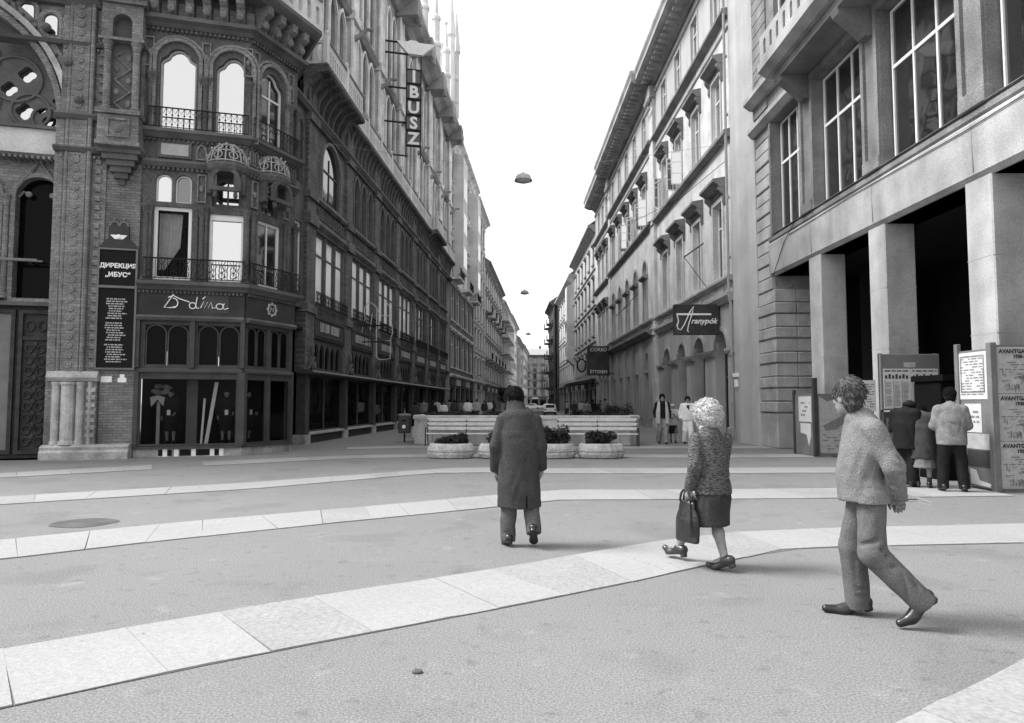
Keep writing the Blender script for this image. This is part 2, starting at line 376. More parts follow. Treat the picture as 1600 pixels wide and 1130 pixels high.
# ------------------------------------------------------------------ ground, stone bands, road
g = MB(); g.add([(-900,-300,0),(900,-300,0),(900,1500,0),(-900,1500,0)], [(0,1,2,3)])
ground = tag(g.build('ground', 'asphalt'), 'grey asphalt of the pedestrian square', None, None, 'structure')
def band(far, near, step, seed, name='paving_band', mats=('slab','slab','slab','slab_worn')):
    rnd = random.Random(seed)
    def arc(p):
        L = [0]
        for a, c in zip(p, p[1:]): L.append(L[-1]+math.hypot(c[0]-a[0], c[1]-a[1]))
        return L
    def samp(p, L, t):
        s = t*L[-1]
        for i in range(len(p)-1):
            if s <= L[i+1] or i == len(p)-2:
                k = (s-L[i])/(L[i+1]-L[i]); return (p[i][0]+(p[i+1][0]-p[i][0])*k, p[i][1]+(p[i+1][1]-p[i][1])*k)
    # same number of stations on both edges
    Ls = [arc(far), arc(near)]
    mb = MB(); M_ = 24; a = [samp(far, Ls[0], i/M_) for i in range(M_+1)]; c = [samp(near, Ls[1], i/M_) for i in range(M_+1)]
    mb.add([(x,y,.004) for x,y in a]+[(x,y,.004) for x,y in c], [(i, M_+1+i, M_+2+i, i+1) for i in range(M_)])
    root = tag(mb.build(name, 'mortar'), None, None, None, 'structure')
    n = max(1, int(max(Ls[0][-1], Ls[1][-1])/step)); ts = [0]+[(i+rnd.uniform(-.28,.28))/n for i in range(1,n)]+[1]; sk_ = [rnd.uniform(-.12,.12)/n for _ in ts]; sk_[0] = sk_[-1] = 0
    for i in range(n):
        q = [samp(far, Ls[0], min(1,max(0,ts[i]+sk_[i]))), samp(far, Ls[0], min(1,max(0,ts[i+1]+sk_[i+1]))), samp(near, Ls[1], min(1,max(0,ts[i+1]-sk_[i+1]))), samp(near, Ls[1], min(1,max(0,ts[i]-sk_[i])))]
        mids = [samp(far, Ls[0], (ts[i]+ts[i+1])/2), samp(near, Ls[1], (ts[i]+ts[i+1])/2)]
        poly = [q[0], mids[0], q[1], q[2], mids[1], q[3]]
        cx = sum(p[0] for p in poly)/6; cy = sum(p[1] for p in poly)/6
        pl = []
        for x, y in poly:
            d = math.hypot(x-cx, y-cy); k = max(0, 1-.005/d); pl.append((cx+(x-cx)*k+rnd.uniform(-.006,.006), cy+(y-cy)*k+rnd.uniform(-.009,.009)))
        h = .010+rnd.uniform(0,.003); s = MB(); s.add([(x,y,.004) for x,y in pl]+[(x,y,h) for x,y in pl], [(6,7,8,9,10,11)]+[(j,(j+1)%6,(j+1)%6+6,j+6) for j in range(6)])
        s.build('slab', rnd.choice(mats), root)
    return root
band([(-5.2,3.0),(-3.22,4.39),(-2.45,4.95),(-1.9,5.36),(0,6.58),(.69,7.1),(1.73,7.82),(2.69,8.31),(3.96,8.56),(6.57,8.88),(9.5,9.2)],[(-4.4,2.2),(-2.59,3.56),(-2.09,3.95),(-1.24,4.52),(0,5.31),(.9,5.92),(1.83,6.6),(2.88,7.34),(3.59,7.47),(5.67,7.67),(9.5,8.05)],.62,1)
band([(-8.5,5.7),(-5.78,7.82),(-4.26,9.02),(-2.16,10.34),(-.37,11.54),(.45,12.04),(.97,12.3),(3.19,12.3),(6.01,12.55),(8.4,12.8)],[(-7.8,4.8),(-5.07,6.87),(-3.95,7.78),(-2.45,8.83),(-.33,10.22),(.4,10.8),(.77,11.02),(2.88,11.09),(5.37,11.24),(8.4,11.5)],.7,2)
band([(-12,9.2),(-8.45,11.39),(-5.3,13.27),(-1.52,16.37),(-.54,16.53),(.63,16.31),(4.26,16.4),(9.2,16.69)],[(-11.3,8.35),(-7.81,10.53),(-4.64,12.48),(-1.76,15.19),(-.5,15.36),(.59,15.15),(3.92,15.1),(9.2,15.38)],.8,3)
band([(-14,12.8),(-11.29,15.19),(-9.01,17.21)],[(-13.3,11.9),(-10.62,14.28),(-8.41,16.06)],.8,4)
band([(-8.19,18.14),(-4.73,20.34),(-2.62,20.84),(3.83,20.65),(6.71,20.65),(9.2,20.84)],[(-7.61,16.98),(-4.46,19.2),(-2.48,19.74),(3.61,19.5),(6.32,19.5),(9.2,19.6)],.85,5)
band([(-5.77,24.0),(-3.71,24.9),(4.57,24.6),(9.1,24.8)],[(-5.53,22.95),(-3.55,23.81),(4.31,23.3),(9.1,23.5)],.9,6)
band([(.4,2.45),(1.86,3.41),(3.11,4.24),(6.2,6.2)],[(.95,1.62),(2.42,2.58),(3.66,3.4),(6.75,5.36)],.62,7)

g = MB(); n = 22
g.add([(-5.54+.40*(1+.05*math.sin(5*t))*math.cos(t), 8.95+.36*(1+.05*math.sin(4*t))*math.sin(t), .004) for t in [2*math.pi*k/n for k in range(n)]], [tuple(range(n))])
g.build('asphalt_patch', 'patch', ground)
g = MB()
for k in range(9):
    a = k*.7; g.ell((.025*math.cos(a), .018*math.sin(a), .012), (.022, .018, .016), 7, 5)
tag(g.build('litter', 'patch', None, T(-.545, 4.03, 0) @ Matrix.Scale(.7,4)), 'small dark crumpled litter lying on the bare asphalt', 'litter')
# road beyond the planted wall, pavements with kerbs on both sides
RL = [(29.2,-3.4),(60,-3.0),(110,-.3),(180,4.2),(262,8.5)]; RR = [(29.2,4.1),(60,5.0),(90,6.0),(130,7.0),(180,12),(262,20)]
def ip(tab, d):
    for (a, x), (c, y) in zip(tab, tab[1:]):
        if d <= c: return x+(y-x)*(d-a)/(c-a)
    return tab[-1][1]
ds = [29.2+k*(262-29.2)/60 for k in range(61)]
g = MB(); g.add([(ip(RL,d),d,.006) for d in ds]+[(ip(RR,d),d,.006) for d in ds], [(i, 61+i, 62+i, i+1) for i in range(60)])
tag(g.build('road','road'), None, None, None, 'structure')
SX = lambda d: -9.42+.06*d          # left building line
RXL = lambda d: 9.33-.009*d         # right building line
for nm, ed, bl, sg in (('pavement_left', RL, SX, -1), ('pavement_right', RR, RXL, 1)):
    dd = [d for d in ds if d > 46 and (sg < 0 or d < 135)]
    g = MB()
    for a, c in zip(dd, dd[1:]):
        e0, e1, b0, b1 = ip(ed,a)+sg*.16, ip(ed,c)+sg*.16, bl(a), bl(c)
        g.add([(e0,a,.11),(b0,a,.11),(b1,c,.11),(e1,c,.11),(e0,a,0),(b0,a,0)], [(0,1,2,3) if sg<0 else (3,2,1,0),(0,4,5,1)])
    o = tag(g.build(nm,'asphalt'), None, None, None, 'structure')
    for a, c in zip(dd, dd[1:]):
        e0, e1 = ip(ed,a), ip(ed,c); k = MB(); k.rings([[(e0,a+.02,0),(e0+sg*.15,a+.02,0),(e0+sg*.15,a+.02,.125),(e0,a+.02,.12)], [(e1,c-.02,0),(e1+sg*.15,c-.02,0),(e1+sg*.15,c-.02,.125),(e1,c-.02,.12)]]); k.build('kerb','kerbstone',o)
for x0, y0, x1, y1 in ((4.55,62,4.95,82),(2.1,34,2.3,60),(3.3,50,3.5,84)):
    g = MB(); g.add([(x0,y0,.011),(x0+.16,y0,.011),(x1+.16,y1,.011),(x1,y1,.011)], [(0,1,2,3)]); tag(g.build('lane_marking','slab'), None, None, None, 'structure')

# ------------------------------------------------------------------ corner building on the left
O = (-10.72, 19.62)
FF = facade(*O, 15); FC = facade(-8.02, 20.35, 67.2); FR_ = facade(-7.2, 22.3, 121.6); FS = facade(-8.004, 23.6, 86.57)
cb = empty('corner_building', T(-8.5, 22, 0), 'dark ornate corner building with gothic portal, bay windows and pale upper storeys', 'building')
tF = (math.cos(math.radians(15)), math.sin(math.radians(15)))
pF = lambda u: (O[0]+tF[0]*u, O[1]+tF[1]*u)
pS = lambda u: (-8.004+.0599*u, 23.6+.9982*u)
PATH = [pF(-.1), (-8.02,20.35), (-7.2,22.3), (-8.004,23.6)]
PATH_ALL = [pF(-12), pF(-.1)] + PATH[1:] + [pS(38.6)]
# solid core behind the facades
c = MB(); pl = [pF(-12), pF(2.2), (-8.3,21.5), (-8.0,22.6), (-8.9,24), (pS(38.5)[0]-.8,pS(38.5)[1]), (pS(38.5)[0]-14,pS(38.5)[1]), (-26,30)]
pl = [(x+(0.0), y+(.75 if i < 2 else 0)) for i,(x,y) in enumerate(pl)]
c.rings([[(x,y,5.0) for x,y in pl], [(x,y,27) for x,y in pl]]); c.build('core','interior',cb)
def dentils(b, F, x0, x1, z, step=.14, s=.07, out=.1, material='dark_stone'):
    mb = MB(); x = x0+step/2
    while x < x1: mb.box(x-s/2, x+s/2, -out, .0, z, z+s*1.2); x += step
    o = mb.build('dentil_row', material, b, F); o['kind'] = 'stuff'; return o
def blind_arcade(b, F, x0, x1, z, h, step=.3, material='dark_stone', y=0.):
    n = max(1, int((x1-x0)/step)); st = (x1-x0)/n; ol = outline(st*.8, h, 'point', 8); mb = MB()
    for k in range(n): mb.T = T(x0+st*(k+.5), y, z); ring2(mb, ol, offset(ol, st*.13), -.05, .0)
    mb.T = None; o = mb.build('blind_arcade', material, b, F); o['kind'] = 'stuff'; return o
def eng_column(b, F, x, z0, z1, r=.09, material='bay_stone', name='column', y=-.04, n=10):
    h = z1-z0; pr = [(r*1.6,0),(r*1.6,.05),(r*1.25,.08),(r*1.35,.12),(r,.17),(r*.95,h-.32),(r*1.15,h-.30),(r*1.0,h-.27),(r*1.3,h-.16),(r*1.75,h-.06),(r*1.75,h)]
    me = cached(('ecol',round(h,3),r), lambda mb: mb.lathe(pr, n), name, material, False)
    return link(name, me, b, F @ T(x, y, z0))
def railing(b, F, x0, x1, z0, h, style=0, y=-.12):
    mb = MB(); mb.tube([(x0,y,z0+h),(x1,y,z0+h)], .022, 6); mb.tube([(x0,y,z0+.05),(x1,y,z0+.05)], .014, 5)
    n = max(2, int((x1-x0)/.16)); st = (x1-x0)/n
    for k in range(n+1):
        x = x0+st*k; mb.tube([(x,y,z0+.02),(x,y,z0+h)], .010, 5)
        if style == 0 and k < n:
            mb.tube([(x,y,z0+h*.98),(x+st*.5,y,z0+h*.72),(x+st,y,z0+h*.98)], .009, 4); mb.ell((x,y,z0+h*.66), (.03,.02,.03), 6, 4)
        if style == 1 and k < n and k % 2 == 0:
            cx = x+st; mb.tube([(cx+.085*math.cos(t),y,z0+.17+.085*math.sin(t)) for t in [2*math.pi*i/10 for i in range(11)]], .011, 4)
            mb.tube([(cx-.1,y,z0+h-.03),(cx-.03,y,z0+h-.16),(cx-.08,y,z0+.32),(cx,y,z0+.26),(cx+.08,y,z0+.32),(cx+.03,y,z0+h-.16),(cx+.1,y,z0+h-.03)], .011, 4)
    return mb.build('railing','iron',b,F)
# ---- portal: great arch, pierced tracery, screen and bronze door
def hole_wall(b, F, x0, x1, z0, z1, polys, material, depth, name, y):
    mb = MB(); loops = [[Vector((x0,z0,0)),Vector((x1,z0,0)),Vector((x1,z1,0)),Vector((x0,z1,0))]]+[[Vector((px,pz,0)) for px,pz in q] for q in polys]
    flat = [v for l in loops for v in l]; tri = tessellate_polygon(loops); mb.add([(v.x,y,v.y) for v in flat], tri)
    for q in polys: n=len(q); mb.add([(px,y,pz) for px,pz in q]+[(px,y+depth,pz) for px,pz in q], [(i,(i+1)%n,(i+1)%n+n,i+n) for i in range(n)])
    return link(name, mb.mesh(name, material), b, F)
def quat(cx, cz, r, n=4, ph=0):
    return [(cx+r*(.72+.28*abs(math.cos(n/2*(t))))*math.cos(t+ph), cz+r*(.72+.28*abs(math.cos(n/2*t)))*math.sin(t+ph)) for t in [2*math.pi*k/20 for k in range(20)]]
wall(cb, FF, -12, -2.13, 0, 13.3, [(-5.74,.0,6.84,13.02,'round')], 'pier_stone', .6, 'portal_wall')
for i, (rr, pr_) in enumerate(((.0,.10),(.22,.16),(.4,.08))):
    ol = outline(6.84+2*rr, 13.02+rr, 'round', 28); mb = MB(); ring2(mb, offset(ol,-.16), offset(ol,.0), -pr_, .02); mb.build('archivolt', 'pier_stone' if i != 1 else 'pier_base', cb, FF @ T(-5.74,0,0) if i else FF @ T(-5.74,0.0,0))
mb = MB()
for k in range(26):
    t = math.radians(2+k*6.8); R_ = 3.84; mb.ell((-5.74+R_*math.cos(t), -.12, 9.6+R_*math.sin(t)), (.05,.06,.05), 6, 4)
for k in (8,24,40): t = math.radians(k); mb.ell((-5.74+4.05*math.cos(t),-.18,9.6+4.05*math.sin(t)),(.14,.16,.12),8,5)
mb.build('arch_crockets','dark_stone',cb,FF)
polys = [quat(-3.28,11.02,.24), quat(-3.72,10.55,.22), quat(-3.3,9.93,.25), quat(-2.66,9.68,.2,2), quat(-2.9,10.02,.13), quat(-2.56,10.32,.07), quat(-4.4,11.6,.3), quat(-5.2,10.4,.34), quat(-4.3,10.2,.25), quat(-6.2,11.6,.3), quat(-6.3,10.2,.3), quat(-5.5,12.2,.22)]
hole_wall(cb, FF, -9.2, -2.28, 9.45, 13.0, polys, 'dark_stone', .16, 'tracery', .42)
mb = MB()
for cx, cz, r in ((-3.55,10.85,.66),(-3.15,9.95,.5),(-4.6,11.4,.62),(-5.3,10.4,.6),(-6.3,11.5,.6),(-2.75,9.75,.36),(-4.35,10.1,.42)):
    mb.tube([(cx+r*math.cos(t), .40, cz+r*math.sin(t)) for t in [2*math.pi*k/24 for k in range(25)]], .05, 6)
mb.build('tracery_ring','dark_stone',cb,FF)
bar_box(cb, FF, 'tracery_glass', 'glass_sky', -9.2,-2.3,.6,.62,9.4,13)
bar_box(cb, FF, 'inscription_band', 'cream_panel', -9.2,-2.3,.30,.6,8.66,9.40)
ledge(cb, FF, -9.2, -2.3, [(-.6,9.40),(-.2,9.40),(-.22,9.50),(-.6,9.52)], 'dark_stone', 'band_moulding')
ledge(cb, FF, -9.2, -2.3, [(-.6,8.56),(-.24,8.56),(-.2,8.66),(-.6,8.66)], 'dark_stone', 'band_moulding')
wall(cb, FF, -9.2, -2.25, 4.36, 8.55, [(-2.86,4.5,1.16,3.55,'round'),(-4.4,4.5,1.16,3.55,'round'),(-5.94,4.5,1.16,3.55,'round'),(-7.48,4.5,1.16,3.55,'round')], 'pier_stone', .3, 'portal_screen', .45)
for cx in (-2.86,-4.4,-5.94,-7.48):
    mb = MB(); ol = outline(1.16,3.55,'round',14); ring2(mb, offset(ol,-.1), offset(ol,.02), -.08, .02)
    for s in (-1,1): mb.ell((s*.3,.1,3.05),(.09,.06,.09),8,5); mb.tube([(s*.55,.1,2.95),(s*.42,.1,3.12),(s*.3,.1,3.05)],.035,6)
    mb.tube([(-.55,-.05,3.2),(-.25,-.05,3.62),(0,-.05,4.0),(.25,-.05,3.62),(.55,-.05,3.2)],.05,6)
    mb.build('screen_arch','pier_stone',cb,FF @ T(cx,.45,4.5))
    bar_box(cb, FF, 'screen_glass','glass_dark', cx-.57,cx+.57,.72,.74,4.5,8.1)
for cx in (-2.2,-3.63,-5.17): eng_column(cb, FF, cx, 4.5, 7.45, .075, 'pier_stone', y=.38)
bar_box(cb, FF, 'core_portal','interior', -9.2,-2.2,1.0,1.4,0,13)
mb = MB(); mb.box(-4.2,-2.75,.55,.58,5.6,5.65)
for k in range(4): mb.box(-4.2+k*.38,-4.17+k*.38,.2,.58,5.55,5.62)
mb.box(-4.2,-2.75,.18,.22,5.55,5.62); mb.build('awning_frame','board_grey',cb,FF)
dr = bar_box(cb, FF, 'door','bronze_door', -9.0,-2.26,.62,.70,.0,4.3)
for k in range(7):
    x1 = -2.42-k*.93; pl_ = k % 2 == 1
    mb = MB(); ring2(mb, [(x1-.84,.12),(x1,.12),(x1,4.2),(x1-.84,4.2)], [(x1-.74,.22),(x1-.1,.22),(x1-.1,4.1),(x1-.74,4.1)], .52,.62)
    if not pl_: mb.box(x1-.74,x1-.1,.54,.62,3.35,3.45)
    mb.build('panel_frame','bronze_door',dr,FF)
    if not pl_:
        mb = MB()
        for r in range(9):
            for s in (-1,1):
                cz = .45+r*.33; cx = x1-.42+s*.15
                mb.tube([(cx+.13*math.cos(t)*(1-t*.06), .58, cz+.14*math.sin(t)*(1-t*.06)) for t in [i*.55 for i in range(16)]], .022, 5)
            mb.ell((x1-.42,.58,.45+r*.33+.15),(.06,.03,.08),7,5)
        for s in (-1,1): mb.tube([(x1-.42+s*.15+.1*math.cos(t),.58,3.75+.14*math.sin(t)) for t in [i*.6 for i in range(12)]],.022,5)
        mb.build('grille','bronze_door',dr,FF)
    else: bar_box(dr, FF, 'panel','board_grey', x1-.73,x1-.11,.59,.615,.23,4.09)
bar_box(cb, FF, 'lintel','dark_stone', -9.2,-2.2,.35,.65,4.31,4.42)
for cx, cz, hh in ((-3.17,12.45,.5),(-2.57,12.02,.68),(-1.98,12.0,.7)):
    w = window(cb, FF, cx, cz, .42, hh, 'round', 1, (), .04, 'dark_stone', 'glass_sky', .0 if cx<-2.2 else .0, y=-.005); surround(w, FF, cx, cz, .42, hh, 'round', .1, .08, 'pier_stone')
# ---- pier beside the portal
mb = MB(); mb.box(-2.2,-1.0,-.1,.5,2.44,13.3); mb.box(-1.95,-1.55,-.2,-.1,2.44,13.3); mb.box(-1.48,-1.36,-.2,-.1,2.44,13.3); mb.box(-2.2,-2.06,-.16,-.1,2.44,13.3); mb.build('pier','pier_stone',cb,FF)
for k in range(40):
    z = 2.62+k*.265
    if 8.5 < z < 9.95: continue
    link('boss',cached('boss',lambda mb: (mb.lathe([(.095,0),(.095,.03),(.07,.035),(.055,.02),(.02,.04)],12)),'boss','pier_stone'),cb,FF @ T(-1.75,-.20,z) @ RX(90)); link('stud',cached('stud',lambda mb: mb.bbox(-.075,.075,-.05,.02,-.08,.08,b=.015),'stud','pier_stone'),cb,FF @ T(-1.2,-.10,z))
mb = MB(); mb.tube([(-1.42,-.22,2.44),(-1.42,-.22,13.2)],.06,8); mb.tube([(-2.0,-.17,2.44),(-2.0,-.17,13.2)],.05,8); mb.tube([(-1.52,-.2,2.44),(-1.52,-.2,13.2)],.035,6); mb.build('shaft','pier_stone',cb,FF)
mb = MB(); mb.box(-2.16,-1.02,-.2,.4,.38,2.2)
mb.build('pier_base_block','pier_stone',cb,FF)
for x, r in ((-1.72,.17),(-2.02,.10),(-1.42,.10),(-1.18,.05)):
    MB().lathe([(r*1.25,0),(r*1.2,.08),(r,.12),(r,1.62),(r*1.2,1.68),(r*1.2,1.74)],12,(x,-.2,.40)).build('base_column','pier_base',cb,FF)
for k in range(7): bar_box(cb,FF,'stud','pier_base',-1.26,-1.04,-.235,-.2,.6+k*.21,.72+k*.21)
ledge(cb, FF, -2.24,-.98, [(-.3,2.16),(.26,2.16),(.34,2.26),(.3,2.36),(.24,2.44),(-.3,2.46)],'pier_base','base_cap')
mb = MB(); mb.prof([(-.3,0),(.46,0),(.46,.2),(.4,.26),(.42,.34),(.3,.40),(-.3,.42)],-2.3,-.12); mb.build('plinth','pier_base',cb,FF)
for z in (8.66,9.62):
    o = ledge(cb, FF, -2.32,-.98, [(-.2,z),(.24,z),(.34,z+.1),(.26,z+.17),(-.2,z+.2)],'dark_stone','string_course')
ledge(cb, FF, -3.9,-.98, [(-.2,11.78),(.2,11.78),(.28,11.86),(-.2,11.92)],'dark_stone','string_course')
ledge(cb, FF, -12,-.9, [(-.2,12.95),(.2,12.95),(.42,13.15),(.42,13.3),(-.2,13.34)],'dark_stone','string_course')
# ---- brick panel with the black notice plaques, corbelled niche above
bar_box(cb, FF, 'brick_panel','brick_wall', -1.0,-.1,-.06,.4,.41,8.0)
bar_box(cb, FF, 'wall_panel','pier_stone', -1.0,-.1,-.04,.4,8.02,13.4)
mb = MB()
for k in range(6):
    q = .09+k*.095; z = 7.84+k*.165; mb.box(-.6-q*.98,-.6+q*.98,-.06-q*.75,.1,z,z+.17)
mb.build('corbel','dark_stone',cb,FF)
mb = MB(); mb.bbox(-1.14,-.08,-.62,.1,8.83,9.72,b=.02); mb.box(-1.2,-.04,-.68,.1,9.72,9.84); mb.box(-1.18,-.04,-.66,.1,8.82,8.94); ring2(mb,[(-.9,9.05),(-.3,9.05),(-.3,9.6),(-.9,9.6)],[(-.84,9.11),(-.36,9.11),(-.36,9.54),(-.84,9.54)],-.66,-.6); mb.ell((-.6,-.62,9.33),(.14,.05,.14),8,5); mb.build('niche_box','pier_stone',cb,FF)
for x in (-.98,-.24): eng_column(cb, FF, x, 9.84, 11.95, .10, 'pier_stone', y=-.42)
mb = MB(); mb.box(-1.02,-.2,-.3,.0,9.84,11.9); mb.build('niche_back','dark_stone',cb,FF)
mb = MB()
for r in range(5):
    z=10.15+r*.34; mb.tube([(-.61,-.31,z-.17),(-.61+.2*(1 if r%2 else -1),-.32,z),(-.61,-.31,z+.17)],[.03,.045,.03],6); mb.ell((-.61-.16*(1 if r%2 else -1),-.31,z),(.08,.04,.1),7,5)
mb.build('carved_vine','pier_stone',cb,FF)
wall(cb, FF, -1.14,-.08, 11.98,13.0, [(-.61,12.0,.5,.72,'round')],'pier_stone',.25,'niche_front',-.5)
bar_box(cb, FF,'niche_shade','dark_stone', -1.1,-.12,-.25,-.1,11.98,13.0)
mb = MB(); mb.box(-1.2,-.02,-.58,0,11.9,11.985); mb.build('niche_impost','pier_stone',cb,FF); mb=MB(); mb.prof([(0,13.0),(.6,13.0),(.6,13.15),(.68,13.15),(.68,13.3),(0,13.3)],-1.24,.02); mb.build('niche_cornice','pier_stone',cb,FF)
# plaques
pq = empty('notice_plaque', FF @ T(-.61,-.06,2.5), 'tall black notice plaque with white Cyrillic lettering on brick wall', 'plaque')
mb = MB(); ring2(mb,[(-1.13,2.5),(-.1,2.5),(-.1,5.98),(-1.13,5.98)],[(-1.08,2.55),(-.15,2.55),(-.15,5.93),(-1.08,5.93)],-.16,-.06); mb.box(-1.08,-.15,-.16,-.06,4.83,4.9); mb.build('frame','board_grey',pq,FF)
bar_box(pq, FF,'panel','black_board', -1.08,-.15,-.12,-.07,2.55,4.83); bar_box(pq, FF,'panel','black_board', -1.08,-.15,-.12,-.07,4.9,5.93)
text(pq, FF, -.61,-.125,5.42,'ДИРЕКЦИЯ',.17,'letter_white',bold=.006); text(pq, FF, -.61,-.125,5.16,'„ИБУС“',.18,'letter_white',bold=.006)
mb = MB(); rn = random.Random(3)
for k in range(27):
    if k in (9,18): continue
    x = -.9+rn.uniform(0,.1); z = 4.5-k*.069; e = -.28-rn.uniform(0,.22)
    while x < e: l = rn.uniform(.03,.12); mb.box(x,min(x+l,e),-.125,-.12,z,z+.034); x += l+.02
mb.build('lettering','letter_grey',pq,FF)
mb = MB(); mb.prism([(-1.1,5.99),(-.12,5.99),(-.24,6.18),(-.34,6.25),(-.36,6.62),(-.48,6.72),(-.61,6.62),(-.74,6.72),(-.86,6.62),(-.88,6.25),(-.98,6.18)],-.15,-.06); mb.build('crest','board_dark',pq,FF)
mb = MB(); mb.prism([(-.83,6.36),(-.39,6.36),(-.5,6.24),(-.72,6.24)],-.165,-.15); mb.ell((-.61,-.165,6.31),(.07,.03,.07),8,5); mb.build('emblem','letter_white',pq,FF)
mb = MB()
for s in (-.12,.12): mb.tube([(-.61+s+.11*math.cos(t),-.13,6.62+.13*math.sin(t)) for t in [i*math.pi/8 for i in range(9)]],.03,6); mb.ell((-.61+s,-.13,6.83),(.04,.03,.05),7,5)
mb.build('finial','board_grey',pq,FF)
for x, w_, h_, nm in ((-.82,.28,.17,'wide white house number plate on bricks left of its neighbour'),(-.42,.22,.13,'stepped white number plate on bricks nearest the dress shop')):
    mb = MB(); mb.box(x-w_/2,x+w_/2,-.085,-.062,2.14,2.14+h_)
    if x > -.5: mb.box(x-.06,x+.06,-.085,-.062,2.142+h_,2.24+h_)
    tag(mb.build('number_plate','letter_white',None,FF), nm, 'plate', 'number plates on the brick pier')
# ---- shop front at the corner, glazed, with its display
sf = 'shop_wood'
for F, x0, x1, nm in ((FF,-.1,2.8,'a'),(FC,0,2.12,'b')):
    bar_box(cb, F,'stall_riser','pier_base', x0,x1,-.02,.18,.0,.24)
    ledge(cb, F, x0,x1,[(-.1,.24),(.1,.24),(.1,.30),(-.1,.32)],'shop_wood','sill')
    wd2 = x1-x0
    wall(cb, F, x0,x1,2.3,3.95, [(.7,2.64,1.16,1.2,'flat'),(2.1,2.64,1.16,1.2,'flat')] if nm=='a' else [(.55,2.64,.8,1.2,'flat'),(1.55,2.64,.8,1.2,'flat')], sf,.16,'transom_wall')
    ledge(cb, F, x0,x1,[(-.02,2.44),(.08,2.44),(.08,2.50),(.05,2.56),(-.02,2.58)],sf,'transom_rail')
    ledge(cb, F, x0,x1,[(-.05,3.95),(.14,3.95),(.2,4.03),(.12,4.1),(-.05,4.1)],'dark_stone','sign_moulding')
    bar_box(cb, F,'sign_band','sign_panel', x0,x1,-.08,.2,4.1,4.84)
for F, cs, w_ in ((FF,(.7,2.1),1.16),(FC,(.55,1.55),.8)):
    for cx in cs:
        for s in (-1,1):
            w = window(cb, F, cx+s*w_/4, 2.64, w_/2-.02, 1.2, 'round' if F is FF else 'round', 1, (), .035, sf, 'glass_dark', .1)
for x in (-.06,1.4,2.77): bar_box(cb, FF,'pilaster',sf, x-.06,x+.06,-.12,.05,2.58,3.95)
bar_box(cb, FF,'shop_post',sf, 2.66,2.86,-.1,.12,.3,2.44); bar_box(cb, FF,'shop_post',sf, -.12,.0,-.08,.12,.3,2.44)
for x in (.05,1.02,2.08): bar_box(cb, FC,'shop_post',sf, x-.06,x+.06,-.06,.1,.3,2.44)
for F, x0, x1 in ((FF,.0,2.66),(FC,.11,.96),(FC,1.08,2.02)):
    w = MB(); ring2(w,[(x0,.32),(x1,.32),(x1,2.3),(x0,2.3)],[(x0+.05,.37),(x1-.05,.37),(x1-.05,2.25),(x0+.05,2.25)],-.02,.06)
    wo = w.build('shop_window',sf,cb,F); bar_box(wo,F,'pane','glass_clear', x0+.03,x1-.03,.015,.025,.35,2.27)
# vents in the stall riser
for k,(x,w_) in enumerate(((.62,.12),(.86,.12),(1.28,.3),(1.75,.42),(2.12,.14))): bar_box(cb, FF,'vent','black_board', x-w_/2,x+w_/2,-.024,.0,.03,.21)
for x in (.74,1.04,1.5,2.0,2.25): bar_box(cb, FF,'vent_post','letter_white', x-.06,x+.06,-.03,.0,.01,.225)
# interior of the shop display
rm = MB(); q = [pF(-.05),(-8.07,20.38),(-7.28,22.3),(-8.05,23.6)]; q = [pF(-.1), (-8.02,20.35),(-7.2,22.3),(-8.05,23.5),(-10.2,23.0),(-11.2,21.3)]
qi = [(-10.75,19.85),(-8.15,20.52),(-7.42,22.25),(-8.2,23.3),(-9.3,22.5),(-10.95,20.9)]
rm.add([(x,y,.33) for x,y in qi],[tuple(range(6))]); rm.add([(x,y,2.6) for x,y in qi],[tuple(range(5,-1,-1))]); rm.build('display_floor','interior_mid',cb)
rm = MB(); n=3
pts = [qi[2],qi[3],qi[4],qi[5],qi[0]]
for a,b_ in zip(pts,pts[1:]): rm.add([(a[0],a[1],.33),(b_[0],b_[1],.33),(b_[0],b_[1],2.6),(a[0],a[1],2.6)],[(0,1,2,3)])
rm.build('display_back','interior_mid',cb)
for x, y, w_, z1, lean, m_ , nm, lb in ((1.32,.55,.3,2.25,0,'board_grey','cloth_screen','grey cloth screen standing in the middle of the dress shop window'),
    (1.75,.45,.10,2.2,8,'letter_white','display_strip','slanting white strip right of the grey screen in shop window'),(1.62,.42,.06,1.7,3,'letter_white','display_strip','narrow upright white strip between screen and slanting strip in shop window'),
    (.42,.5,.09,1.6,0,'cloth_light','display_scarf','pale scarf hanging down at the left of the shop window')):
    tag(MB().box(-w_/2,w_/2,-.015,.015,0,z1-.34).build(nm,m_,None,FF @ T(x,y,.335) @ RY(lean)),lb,'display')
# shop lettering
mb = MB()
def stroke(pts, r=.016): mb.tube([(x,-.11,z) for x,z in pts], r, 5)
def arcs(cx,cz,rx,rz,a0,a1,n=12): return [(cx+rx*math.cos(math.radians(a0+(a1-a0)*k/n)), cz+rz*math.sin(math.radians(a0+(a1-a0)*k/n))) for k in range(n+1)]
stroke([(.86,4.72),(.62,4.32),(.80,4.32),(.92,4.36)]); stroke([(.72,4.62),(.86,4.68),(1.0,4.6),(1.3,4.5)]); stroke(arcs(.86,4.46,.12,.14,100,-90))
stroke(arcs(1.38,4.4,.09,.09,30,390)); stroke([(1.5,4.66),(1.46,4.4),(1.5,4.32),(1.56,4.34)])
stroke([(1.6,4.34),(1.68,4.54),(1.7,4.34),(1.78,4.52),(1.8,4.34),(1.88,4.52),(1.92,4.34),(2.0,4.36)]); stroke(arcs(2.12,4.4,.1,.085,30,390)); stroke([(2.24,4.5),(2.2,4.36),(2.26,4.32),(2.36,4.36)]); stroke([(1.64,4.6),(1.72,4.68)])
mb.build('lettering','letter_white',cb,FF)
